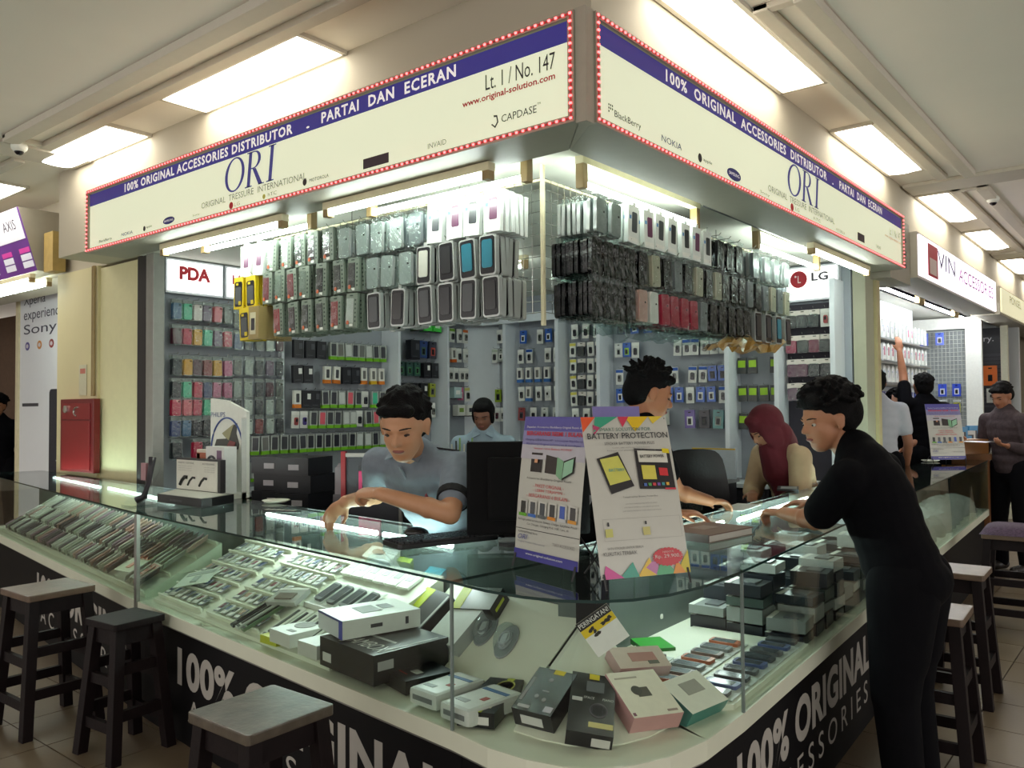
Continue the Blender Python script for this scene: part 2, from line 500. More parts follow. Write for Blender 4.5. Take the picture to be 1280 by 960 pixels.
# ------------------------------------------------------------------ fluorescent battens
m_tube = emit('tube_light', (240, 255, 246), TUBE_E)
m_tube_case = emit('tube_light_case', (236, 255, 248), CASE_E)
m_hold = M('holder_brown', (150, 126, 84), 0.5)
def batten(p0, p1, label, mat=None, up=0.075, body=True, r=0.014, cat='light', group='shop tube lights'):
    p0 = Vector(p0); p1 = Vector(p1)
    L = (p1 - p0).length
    ang = math.atan2(p1.y - p0.y, p1.x - p0.x)
    t = thing('tube_light', label, cat, (p0 + p1) / 2, ang, group)
    h = L / 2
    if body:
        MB().box(-h - 0.02, h + 0.02, -0.022, 0.022, up - 0.035, up).build('batten', m_cream, t, bevel=0.004)
        for s_ in (-1, 1):
            MB().box(s_ * h - 0.018, s_ * h + 0.018, -0.02, 0.02, -0.022, up - 0.03).build('tube_holder', m_hold, t, bevel=0.004)
    MB().cyl((-h + 0.012, 0, 0), (h - 0.012, 0, 0), r, n=12).build('tube', mat or m_tube, t, smooth=False)
ZT = 2.455
batten((2.50, 2.14, 2.43), (2.50, 3.14, 2.43), 'tube light under the left sign, outer one nearest the corner', up=0.048)
batten((2.70, 2.10, ZT), (2.70, 3.06, ZT), 'tube light along the top of the left wire rack', up=0.118)
batten((2.50, 3.50, 2.43), (2.50, 4.66, 2.43), 'tube light under the left sign in front of the red lettered sign', up=0.048)
batten((2.68, 3.50, ZT), (2.68, 4.52, ZT), 'inner tube light at the far end of the left rack', up=0.118)
batten((2.93, 1.98, ZT), (3.99, 1.98, ZT), 'tube light along the top of the right wire rack', up=0.118)
batten((4.75, 1.96, ZT), (5.80, 1.96, ZT), 'tube light at the far end of the right wire rack', up=0.118)
batten((5.0, 1.72, 2.43), (6.12, 1.72, 2.43), 'tube light under the right sign near its far end', up=0.048)
batten((4.6, 3.6, 2.50), (4.6, 4.7, 2.50), 'tube light on the shop ceiling over the back desk')
# ================================================================== the lit shop sign (two boxes meeting at a corner post)
m_face = M('sign_face', (232, 236, 212), 0.35, var=0.02, scale=3, emis=SIGN_E, ecol=(232, 240, 208))
m_blue = M('sign_blue', (62, 58, 150), 0.4, var=0.03, emis=SIGN_E * 0.45)
m_case = M('sign_case', (158, 152, 138), 0.5, var=0.03)
m_led = emit('led_red', (255, 84, 84), 5.0)
m_wtxt = M('sign_white_letter', (240, 238, 236), 0.4, var=0, emis=SIGN_E)
m_btxt = C(84, 84, 182); m_ktxt = C(52, 46, 52); m_rtxt = C(196, 34, 52); m_gtxt = C(150, 150, 140)
def ori_glyphs(mat, T, w, h):
    """tall serif O R I, drawn as outlines with thick and thin strokes"""
    mb = MB()
    sl = 0.14
    def P(x, y):
        return T @ Vector(((x + sl * y) / 2.75 * w, y * h, 0.0008))
    def strip_(a, b):
        n = len(a); vs = [P(*p) for p in a] + [P(*p) for p in b]
        mb.add(vs, [(i, i + 1, n + i + 1, n + i) for i in range(n - 1)])
    o, q = [], []
    for k in range(33):
        t = 2 * PI * k / 32
        o.append((0.52 + 0.52 * math.cos(t), 0.5 + 0.5 * math.sin(t)))
        q.append((0.52 + 0.37 * math.cos(t + 0.12), 0.5 + 0.455 * math.sin(t + 0.12)))
    strip_(o, q)
    def rect(x0, x1, y0, y1):
        mb.add([P(x0, y0), P(x1, y0), P(x1, y1), P(x0, y1)], [(0, 1, 2, 3)])
    rect(1.22, 1.38, 0, 1); rect(1.12, 1.48, 0, 0.035); rect(1.12, 1.4, 0.965, 1)
    o, q = [], []
    for k in range(13):
        t = PI / 2 - PI * k / 12
        o.append((1.5 + 0.34 * math.cos(t), 0.75 + 0.25 * math.sin(t)))
        q.append((1.5 + 0.20 * math.cos(t), 0.75 + 0.215 * math.sin(t)))
    o = [(1.38, 1.0)] + o + [(1.38, 0.5)]; q = [(1.38, 0.965)] + q + [(1.38, 0.535)]
    strip_(o, q)
    mb.add([P(1.45, 0.5), P(1.62, 0.5), P(2.02, 0.0), P(1.82, 0.0)], [(0, 1, 2, 3)]); rect(1.8, 2.1, 0, 0.03)
    rect(2.3, 2.46, 0, 1); rect(2.2, 2.56, 0, 0.035); rect(2.2, 2.56, 0.965, 1)
    return mb
def disc(mb, T, cx, cy, rx, ry, n=20, mat=0, z=0.0006):
    mb.add([T @ Vector((cx + rx * math.cos(2 * PI * k / n), cy + ry * math.sin(2 * PI * k / n), z)) for k in range(n)], [list(range(n))], mat)
def sign_box(name, label, T, L, post_first, U, V, px):
    """T maps sign-face (u, v, out) to world; L length"""
    H = 0.39
    root = thing(name, label, 'sign')
    D = -0.24
    b = MB(); b.T = T
    e0, e1 = (0.2, L) if post_first else (0.0, L - 0.2)
    vs = [(u, v, d_) for v in (0, H) for (u, d_) in ((0, -0.012), (L, -0.012), (e1, D), (e0, D))]
    b.add(vs, [(0, 1, 2, 3), (7, 6, 5, 4), (0, 4, 5, 1), (1, 5, 6, 2), (2, 6, 7, 3), (3, 7, 4, 0)])
    b.build('case', m_case, root)
    f = MB(); f.T = T
    f.box(0.03, L - 0.03, 0.028, H - 0.028, -0.012, 0.0)
    f.build('face', m_face, root)
    r = MB(); r.T = T
    for (a0, a1, b0, b1) in ((0, L, 0, 0.024), (0, L, H - 0.022, H), (0, 0.026, 0.024, H - 0.022), (L - 0.026, L, 0.024, H - 0.022)):
        r.box(a0, a1, b0, b1, -0.012, 0.012)
    r.build('rim', m_case, root)
    bb = MB(); bb.T = T
    bb.box(0.03, L - 0.03, 0.288, H - 0.028, 0.0, 0.001)
    bb.build('blue_band', m_blue, root)
    led = MB(); led.T = T
    def bead(u, v):
        led.box(u - 0.0045, u + 0.0045, v - 0.0035, v + 0.0035, 0.012, 0.018)
    n = int(L / 0.03)
    for i in range(n + 1):
        u = 0.012 + (L - 0.024) * i / n
        bead(u, 0.013); bead(u, H - 0.012)
    for i in range(1, 14):
        bead(0.013, 0.013 + (H - 0.026) * i / 14); bead(L - 0.013, 0.013 + (H - 0.026) * i / 14)
    tag(led.build('led_string', m_led, root, recalc=False), kind='stuff')
    rail = MB(); rail.T = T
    rail.box(0.004, L - 0.004, 0.009, 0.017, 0.0118, 0.0135); rail.box(0.004, L - 0.004, H - 0.016, H - 0.008, 0.0118, 0.0135)
    rail.box(0.009, 0.017, 0.01, H - 0.01, 0.0118, 0.0135); rail.box(L - 0.017, L - 0.009, 0.01, H - 0.01, 0.0118, 0.0135)
    rail.build('led_strip', M('led_tape', (190, 60, 66), 0.4), root)
    return root
def tf(T, u, v):
    return T @ Matrix.Translation((u, v, 0.0005))
# left sign
TL = frame((2.34, 5.30, 2.48), *FACE_X)
LL = 5.30 - 1.602
sgL = sign_box('shop_sign', 'long lit shop sign with blue band over the left counter', TL, LL, False, None, None, None)
def UL(x, y): return 5.30 - atx(x, y, 2.34).y
def put(root, T, U, s, x0, y0, x1, y1, v, h, mat, **k):
    a, b = U(x0, y0), U(x1, y1)
    lettering(root, s, mat, tf(T, a, v), w=b - a, h=h, **k)
put(sgL, TL, UL, '100% ORIGINAL ACCESSORIES DISTRIBUTOR', 156, 240, 366, 155, 0.303, 0.05, m_wtxt, space=1.15, bold=0.03)
put(sgL, TL, UL, '.', 383, 152, 387, 150, 0.303, 0.01, m_wtxt)
put(sgL, TL, UL, 'PARTAI  DAN  ECERAN', 402, 135, 570, 78, 0.303, 0.05, m_wtxt, space=1.15, bold=0.025)
a, b = UL(280, 210), UL(347, 195)
ori_glyphs(None, tf(TL, a, 0.112), b - a, 0.172).build('lettering', m_btxt, sgL)
put(sgL, TL, UL, 'ORIGINAL  TRESSURE  INTERNATIONAL', 252, 246, 383, 215, 0.072, 0.032, m_gtxt)
put(sgL, TL, UL, 'Lt. 1 / No. 147', 607, 95, 694, 75, 0.21, 0.06, m_ktxt)
put(sgL, TL, UL, 'www.original-solution.com', 578, 123, 694, 90, 0.165, 0.032, m_rtxt, bold=0.02)
put(sgL, TL, UL, 'CAPDASE', 627, 156, 671, 148, 0.072, 0.028, m_ktxt)
put(sgL, TL, UL, 'TM', 672, 146, 676, 145, 0.098, 0.008, m_ktxt)
put(sgL, TL, UL, 'INVAID', 535, 182, 558, 178, 0.05, 0.022, m_gtxt)
put(sgL, TL, UL, 'BlackBerry', 124, 301, 140, 297, 0.04, 0.022, m_ktxt)
put(sgL, TL, UL, 'NOKIA', 152, 295, 166, 291, 0.046, 0.02, C(60, 60, 130))
put(sgL, TL, UL, 'apple', 183, 286, 190, 284, 0.05, 0.016, m_ktxt)
put(sgL, TL, UL, 'MOTOROLA', 387, 228, 411, 222, 0.052, 0.016, m_ktxt)
put(sgL, TL, UL, 'LG', 293, 254, 300, 252, 0.038, 0.018, C(190, 150, 150))
put(sgL, TL, UL, 'hTC', 335, 244, 346, 241, 0.04, 0.018, m_gtxt)
put(sgL, TL, UL, 'Sony', 241, 268, 250, 265, 0.042, 0.014, m_gtxt)
g = MB(); mats = [C(48, 46, 130), C(200, 30, 50), m_ktxt, C(206, 200, 90), C(64, 48, 60)]
disc(g, TL, UL(211, 276), 0.062, 0.062, 0.02, mat=0)
disc(g, TL, UL(289, 254), 0.047, 0.018, 0.018, mat=1)
disc(g, TL, UL(381, 229), 0.06, 0.015, 0.017, mat=2)
disc(g, TL, UL(330, 245), 0.046, 0.012, 0.012, mat=3)
disc(g, TL, UL(180.5, 287), 0.055, 0.014, 0.015, mat=2)
u0, u1 = UL(454, 204), UL(486, 196)
g.add([TL @ Vector((u, v, 0.0006)) for u, v in ((u0, 0.042), (u1, 0.042), (u1, 0.085), (u0, 0.085))], [(0, 1, 2, 3)], 4)
ua = UL(614, 162)
g.add([TL @ Vector((ua + x, v, 0.0006)) for x, v in ((0, 0.075), (0.02, 0.058), (0.036, 0.078), (0.03, 0.105), (0.012, 0.108))] + [TL @ Vector((ua + x, v, 0.0012)) for x, v in ((0.006, 0.077), (0.019, 0.066), (0.03, 0.08), (0.026, 0.099), (0.014, 0.1))],
      [(0, 1, 6, 5), (1, 2, 7, 6), (2, 3, 8, 7), (3, 4, 9, 8)], 2)
g.build('emblem', mats, sgL, recalc=False)
lettering(sgL, 'SAMSUNG', m_wtxt, TL @ Matrix.Translation((UL(211, 276) - 0.048, 0.056, 0.0012)), w=0.096, h=0.012)
# right sign
TR = frame((2.387, 1.56, 2.48), *FACE_Y)
LR = 6.44 - 2.387
sgR = sign_box('shop_sign', 'lit shop sign with blue band over the right counter', TR, LR, True, None, None, None)
def UR(x, y): return aty(x, y, 1.56).x - 2.387
put(sgR, TR, UR, '100%  ORIGINAL  ACCESSORIES  DISTRIBUTOR', 832, 90, 1033, 208, 0.303, 0.05, m_wtxt, space=1.15, bold=0.025)
put(sgR, TR, UR, '.', 1040, 222, 1041.5, 223, 0.303, 0.01, m_wtxt)
put(sgR, TR, UR, 'PARTAI  DAN  ECERAN', 1049, 226, 1102, 260, 0.303, 0.05, m_wtxt, space=1.15, bold=0.025)
a, b = UR(983, 210), UR(1025, 235)
ori_glyphs(None, tf(TR, a, 0.112), b - a, 0.172).build('lettering', m_btxt, sgR)
put(sgR, TR, UR, 'ORIGINAL  TRESSURE  INTERNATIONAL', 960, 232, 1043, 272, 0.072, 0.032, m_gtxt)
put(sgR, TR, UR, 'BlackBerry', 768, 148, 801, 163, 0.05, 0.032, m_ktxt)
put(sgR, TR, UR, 'NOKIA', 827, 182, 852, 190, 0.055, 0.026, C(60, 60, 130))
put(sgR, TR, UR, 'apple', 879, 204, 890, 208, 0.055, 0.018, m_ktxt)
put(sgR, TR, UR, 'Sony', 950, 238, 962, 243, 0.04, 0.018, m_gtxt)
put(sgR, TR, UR, 'LG', 994, 258, 999, 260, 0.042, 0.018, m_gtxt)
put(sgR, TR, UR, 'hTC', 1017, 272, 1026, 276, 0.042, 0.016, m_gtxt)
put(sgR, TR, UR, 'MOTOROLA', 1045, 284, 1056, 290, 0.042, 0.016, m_gtxt)
put(sgR, TR, UR, 'Lt. 1 / No. 147', 1112, 292, 1125, 299, 0.20, 0.05, m_gtxt)
put(sgR, TR, UR, 'www.original-solution.com', 1106, 293, 1126, 304, 0.165, 0.026, C(214, 130, 120))
put(sgR, TR, UR, 'CAPDASE', 1095, 308, 1101, 312, 0.06, 0.022, m_gtxt)
g = MB()
disc(g, TR, UR(917.5, 221), 0.066, 0.075, 0.027, mat=0)
disc(g, TR, UR(990, 256), 0.05, 0.022, 0.02, mat=1)
disc(g, TR, UR(875, 202), 0.065, 0.018, 0.019, mat=2)
for k in range(7):
    disc(g, TR, UR(761, 141) + (k % 3) * 0.012, 0.092 - (k // 3) * 0.012, 0.004, 0.005, 6, 2)
u0, u1 = UR(1072, 300), UR(1080.5, 300)
g.add([TR @ Vector((u, v, 0.0006)) for u, v in ((u0, 0.05), (u1, 0.05), (u1, 0.1), (u0, 0.1))], [(0, 1, 2, 3)], 4)
g.build('emblem', mats, sgR, recalc=False)
lettering(sgR, 'SAMSUNG', m_wtxt, TR @ Matrix.Translation((UR(917.5, 221) - 0.055, 0.06, 0.0012)), w=0.11, h=0.014)
cp = MB().box(2.336, 2.386, 1.556, 1.601, 2.475, 2.875)
cp.prism([(2.36, 1.605), (2.39, 1.575), (2.586, 1.799), (2.58, 1.799)], 2.481, 2.869)
tag(cp.build('sign_corner_post', M('post_beige', (170, 164, 150), 0.5)), 'beige metal corner post between the two lit signs', 'post')
# hanging brackets and dark cable tray under the sign
for k, (p, d, l) in enumerate((((2.63, 2.2), (0, 1.5), 'dark cable tray hung under the left sign'), ((3.9, 1.84), (1.5, 0), 'dark cable tray hung under the right sign'))):
    b = MB()
    b.box(p[0], p[0] + max(d[0], 0.05), p[1], p[1] + max(d[1], 0.05), 2.52, 2.575)
    tag(b.build('cable_tray', m_darkm), l, 'cable tray')
# ================================================================== glass counters
m_glass = clear('plate_glass', (247, 252, 249), 0.85, 0.0)
m_gtop = clear('plate_glass_top', (240, 249, 246), 1.1, 0.015)
m_gedge = M('glass_edge', (26, 52, 50), 0.15, var=0)
m_deck = M('deck_white', (222, 226, 208), 0.4, var=0.03, scale=6)
m_apron = M('apron_white', (206, 208, 188), 0.45, var=0.03)
ZD, ZG = 0.57, 1.0
CORNER = [(1.765, 1.66), (1.738, 1.5), (1.742, 1.37), (1.766, 1.27), (1.81, 1.195), (1.885, 1.13), (1.99, 1.083), (2.15, 1.055), (2.41, 1.058)]
LA0, LA1, LB1 = (1.765, 1.66), (2.005, 3.98), (2.52, 7.5)
RA0, RA1, RB1 = (2.41, 1.058), (4.95, 1.20), (8.35, 1.36)
def nrm(a, b, inward=1):
    d = Vector((b[0] - a[0], b[1] - a[1])).normalized(); return d, Vector((d.y, -d.x)) * inward
WID = 0.65
def off(p, n, w): return (p[0] + n.x * w, p[1] + n.y * w)
def showcase(name, label, front, back, glass_ends=(), base_in=0.035):
    root = thing(name, label, 'counter', (0, 0, 0), 0, 'glass counters')
    poly = list(front) + list(back)[::-1]
    cx = sum(p[0] for p in poly) / len(poly); cy = sum(p[1] for p in poly) / len(poly)
    def shrink_front(d):
        out = []
        n = len(front)
        for i, p in enumerate(front):
            a = front[max(i - 1, 0)]; b = front[min(i + 1, n - 1)]
            t = Vector((b[0] - a[0], b[1] - a[1])).normalized(); nn = Vector((t.y, -t.x))
            if nn.dot(Vector((cx - p[0], cy - p[1]))) < 0: nn = -nn
            out.append((p[0] + nn.x * d, p[1] + nn.y * d))
        return out
    MB().prism(shrink_front(base_in) + list(back)[::-1], 0.0, 0.50).build('base', m_black, root)
    MB().prism(shrink_front(0.06) + list(back)[::-1], 0.0, 0.05).build('plinth', m_darkm, root)
    MB().prism(shrink_front(0.012) + list(back)[::-1], 0.50, 0.515).build('base_trim', m_alu, root)
    MB().prism(shrink_front(-0.004) + list(back)[::-1], 0.515, ZD).build('deck', m_deck, root)
    # front glass
    fi, fo = shrink_front(0.008), shrink_front(0.002)
    for i in range(len(front) - 1) if len(front) == 2 else [None]:
        mb = MB()
        if i is None:
            n = len(front)
            vs = []
            for z in (ZD, ZG - 0.008):
                vs += [(p[0], p[1], z) for p in fo]
            mb.add(vs, [(k, k + 1, n + k + 1, n + k) for k in range(n - 1)])
            mb.build('front_glass', m_glass, root, smooth=True)
        else:
            mb.prism([fo[i], fo[i + 1], fi[i + 1], fi[i]], ZD, ZG - 0.008)
            mb.build('front_glass', m_glass, root)
    MB().prism(shrink_front(-0.006) + list(back)[::-1], ZG - 0.008, ZG, 0, 1).build('top_glass', [m_gtop, m_gedge], root)
    # back board, framed
    bb = MB()
    for i in range(len(back) - 1):
        a, b = back[i], back[i + 1]
        d = Vector((b[0] - a[0], b[1] - a[1]))
        if d.length < 1e-4: continue
        d.normalize(); nn = Vector((d.y, -d.x))
        if nn.dot(Vector((cx - a[0], cy - a[1]))) < 0: nn = -nn
        bb.prism([a, b, (b[0] + nn.x * 0.02, b[1] + nn.y * 0.02), (a[0] + nn.x * 0.02, a[1] + nn.y * 0.02)], ZD, ZG - 0.01)
    if len(bb.v):
        bb.build('back_board', M('back_board', (84, 96, 92), 0.4), root)
    for (a, b) in glass_ends:
        d = Vector((b[0] - a[0], b[1] - a[1])).normalized(); nn = Vector((d.y, -d.x)) * 0.005
        MB().prism([a, b, (b[0] + nn.x, b[1] + nn.y), (a[0] + nn.x, a[1] + nn.y)], ZD, ZG - 0.009).build('end_glass', m_glass, root)
    return root
dL, nL = nrm(LA0, LA1, 1)          # inward normal of the left counter points to +X
dL2, nL2 = nrm(LA1, LB1, 1)
dR, nR = nrm(RA0, RA1, -1)         # inward normal of the right counter points to +Y
dR2, nR2 = nrm(RA1, RB1, -1)
LA0b, LA1b, LB1b = off(LA0, nL, WID), off(LA1, nL2, WID), (2.93, 7.45)
RA0b, RA1b, RB1b = off(RA0, nR, WID), off(RA1, nR2, 0.56), off(RB1, nR2, 0.40)
CB = (RA0b[0], LA0b[1])
scB = showcase('display_counter', 'far left glass counter, behind the leftmost stool', [LA1, LB1], [LA1b, LB1b], [(LA1, LA1b)])
scA = showcase('display_counter', 'left glass counter full of small card packs and white boxes', [LA0, LA1], [LA0b, LA1b])
scC = showcase('corner_counter', 'rounded glass corner counter in the middle foreground', CORNER, [LA0b, CB, RA0b])
scR = showcase('display_counter', 'right glass counter the man in black leans on', [RA0, RA1], [RA0b, RA1b])
scF = showcase('display_counter', 'far right glass counter with wooden end', [RA1, RB1], [RA1b, RB1b], [(RB1, RB1b)])
# metal joint strips and glass seams
js = MB()
for p, w in ((LA1, 0.012),):
    js.box(p[0] - w, p[0] + 0.006, p[1] - w, p[1] + w, 0.50, ZG - 0.008)
js.build('joint_strip', m_alu, scA)
for rt_, p in ((scC, LA0), (scR, RA0), (scF, RA1)):
    MB().box(p[0] - 0.004, p[0] + 0.004, p[1] - 0.004, p[1] + 0.004, ZD, ZG - 0.008).build('glass_seam', M('seam_grey', (120, 132, 130), 0.3), rt_)
# tubes inside the cases, under the back edge of the top
def along(a, b, n, s, w, z):
    d = Vector((b[0] - a[0], b[1] - a[1])).normalized()
    return Vector((a[0] + d.x * s + n.x * w, a[1] + d.y * s + n.y * w, z))
m_tube_far = emit('tube_light_far', (236, 255, 248), CASE_E * 0.75)
def case_tube(a, b, n, s0, s1, label, w=0.53, z=0.965, mat=None):
    batten(along(a, b, n, s0, w, z), along(a, b, n, s1, w, z), label, mat or m_tube_case, body=False, r=0.011, group='counter tube lights')
case_tube(LA0, LA1, nL, 0.60, 1.06, 'short tube light under the glass of the left counter beside the keyboard')
case_tube(LA0, LA1, nL, 1.09, 2.05, "tube light under the glass by the grey shirted clerk's hands")
case_tube(LA1, LB1, nL2, 0.65, 1.85, 'tube light inside the far left counter, near end', w=0.42, mat=m_tube_far)
case_tube(LA1, LB1, nL2, 1.95, 3.15, 'tube light inside the far left counter, far end', w=0.40, mat=m_tube_far)
case_tube(RA0, RA1, nR, 0.1, 1.2, 'tube light under the right counter glass beside the ledger')
case_tube(RA0, RA1, nR, 1.3, 2.4, 'tube light under the right counter glass by the head scarf woman', w=0.50)
case_tube(RA1, RB1, nR2, 0.2, 1.6, 'tube light inside the far right counter', w=0.36)
# writing on the black base
m_base_txt = M('base_letter', (176, 172, 166), 0.6, var=0.02)
def base_text(root, a, b, n, flip, s, s0, s1, z, h, **k):
    """text on the base front between distances s0 and s1 (read left to right)"""
    d = Vector((b[0] - a[0], b[1] - a[1])).normalized()
    p = Vector((a[0] + d.x * s0 + n.x * 0.0345, a[1] + d.y * s0 + n.y * 0.0345, z))
    sg = 1 if s1 > s0 else -1
    T = frame(p, (d.x * sg, d.y * sg, 0), (0, 0, 1), (-n.x, -n.y, 0))
    lettering(root, s, m_base_txt, T, w=abs(s1 - s0), h=h, **k)
def sL(x, y):       # distance along the left counter's base line for a pixel
    best = None
    dd = ray(x, y); n3 = Vector((nL.x, nL.y, 0))
    q = Vector((LA0[0] + nL.x * 0.035, LA0[1] + nL.y * 0.035, 0))
    p = CAM + dd * ((q - CAM).dot(n3) / dd.dot(n3))
    return (Vector((p.x, p.y)) - Vector(LA0)).dot(dL), p.z
print('TXT', sL(222, 870), sL(283, 890), sL(345, 925), sL(520, 950), sL(235, 925), sL(290, 955))
base_text(scA, LA0, LA1, nL, True, '100% ORIGINAL', sL(222, 870)[0], 0.05, 0.25, 0.17, bold=0.04, space=1.05)
base_text(scA, LA0, LA1, nL, True, 'A C C E S S O R I E S', sL(235, 915)[0], 0.15, 0.11, 0.10)
base_text(scB, LA1, LB1, nL2, True, '100% ORIGINAL', 2.05, 0.12, 0.25, 0.17, bold=0.04, space=1.05)
base_text(scB, LA1, LB1, nL2, True, 'A C C E S S O R I E S', 1.95, 0.17, 0.11, 0.10)
base_text(scR, RA0, RA1, nR, False, '100% ORIGINAL', 0.03, 1.75, 0.25, 0.17, bold=0.04, space=1.05)
base_text(scR, RA0, RA1, nR, False, 'A C C E S S O R I E S', 0.08, 1.70, 0.11, 0.10)

# ------------------------------------------------------------------ stools
m_wood = M('stool_wood', (22, 13, 15), 0.6, var=0.25, scale=8, bump=0.1, spec=0.2)
m_seat = M('stool_seat', (96, 78, 64), 0.38, var=0.3, scale=10, bump=0.1)
m_seat2 = M('stool_seat_worn', (84, 76, 66), 0.3, var=0.45, scale=14, bump=0.1)
def stool(x, y, rz, label, h=0.65, sw=0.31, sd=0.31, seat=None):
    t = thing('wooden_stool', label, 'stool', (x, y, 0), rz, 'wooden stools')
    a, b = sw / 2, sd / 2
    MB().cbox(-a, a, -b, b, h - 0.03, h, 0.008).build('seat', seat or m_seat, t, bevel=0.005)
    la, lb, lo = a - 0.035, b - 0.035, 0.045
    for sx in (-1, 1):
        for sy in (-1, 1):
            p = [(sx * (la + lo), sy * (lb + lo), 0), (sx * la, sy * lb, h - 0.03)]
            mb = MB(); q = 0.023
            vs = []
            for (px, py, pz) in p:
                vs += [(px - q, py - q, pz), (px + q, py - q, pz), (px + q, py + q, pz), (px - q, py + q, pz)]
            mb.add(vs, [(0, 3, 2, 1), (4, 5, 6, 7), (0, 1, 5, 4), (1, 2, 6, 5), (2, 3, 7, 6), (3, 0, 4, 7)])
            mb.build('leg', m_wood, t, bevel=0.003)
    def at_h(z): return lo * (1 - z / (h - 0.03))
    for z, hh in ((0.17, 0.045), (0.36, 0.045)):
        e = at_h(z)
        for s_ in (-1, 1):
            MB().box(-la - e, la + e, s_ * (lb + e) - 0.011, s_ * (lb + e) + 0.011, z, z + hh).build('rail', m_wood, t)
            MB().box(s_ * (la + e) - 0.011, s_ * (la + e) + 0.011, -lb - e, lb + e, z - 0.05, z - 0.05 + hh).build('rail', m_wood, t)
    for s_ in (-1, 1):
        MB().box(-la, la, s_ * lb - 0.012, s_ * lb + 0.012, h - 0.10, h - 0.03).build('apron', m_wood, t)
        MB().box(s_ * la - 0.012, s_ * la + 0.012, -lb, lb, h - 0.10, h - 0.03).build('apron', m_wood, t)
    return t
stool(1.72, 4.29, 0.03, 'dark wooden stool with brown seat at the left edge', seat=m_seat)
stool(1.40, 2.06, 0.02, 'dark wooden stool with worn speckled seat in the foreground, partly cut off', sw=0.29, sd=0.29, seat=m_seat2)
stool(1.80, 3.68, 0.09, 'dark stool in deep shade against the left counter base', h=0.585, sw=0.24, sd=0.24, seat=m_wood)
stool(3.80, 0.80, 0.05, 'dark wooden stool with pale worn seat directly behind the man in black', sw=0.30, sd=0.2)
stool(4.80, 0.92, 0.03, 'dark wooden stool between the man in black and the cushioned stool', sw=0.30, sd=0.26)
st = stool(6.40, 0.92, 0.05, 'dark stool with a patterned purple cushion on its seat', sw=0.36, sd=0.30, h=0.64)
mb = MB()
def cush(u, v):
    a, b = (u - 0.5) * 2, (v - 0.5) * 2
    z = 0.64 + 0.06 * (1 - a ** 4) ** 0.5 * (1 - b ** 4) ** 0.5
    return (a * 0.19, b * 0.16, z)
mb.grid(cush, 12, 12)
mc = M('cushion_pattern', (66, 46, 68), 0.8, var=0.45, scale=70, bump=0.4, bscale=120)
tag(mb.build('seat_cushion', mc, st, smooth=True), 'purple and black patterned cushion')
# ================================================================== hanging goods
m_sleeve = clear('clear_sleeve', (244, 248, 246), 0.06, 0.05, bump=0.5, bscale=35, fresnel=False)
m_crink = clear('crinkled_bag', (226, 234, 232), 0.05, 0.06, bump=1.0, bscale=26, fresnel=False)
m_wrapk = M('black_shrink_wrap', (12, 13, 16), 0.22, coat=0.2, var=0.2, scale=30, bump=0.9, bscale=34)
m_perf = M('grey_green_card', (116, 128, 116), 0.5, var=0.05)
m_hole = C(40, 60, 48)
_pk = {}
def rr(w, h, r, n=4, cx=0, cz=0):
    pts = []
    for (sx, sz, a0) in ((1, 1, 0), (-1, 1, PI / 2), (-1, -1, PI), (1, -1, 1.5 * PI)):
        for k in range(n + 1):
            a = a0 + PI / 2 * k / n
            pts.append((cx + sx * (w / 2 - r) + r * math.cos(a), cz + sz * (h / 2 - r) + r * math.sin(a)))
    return pts
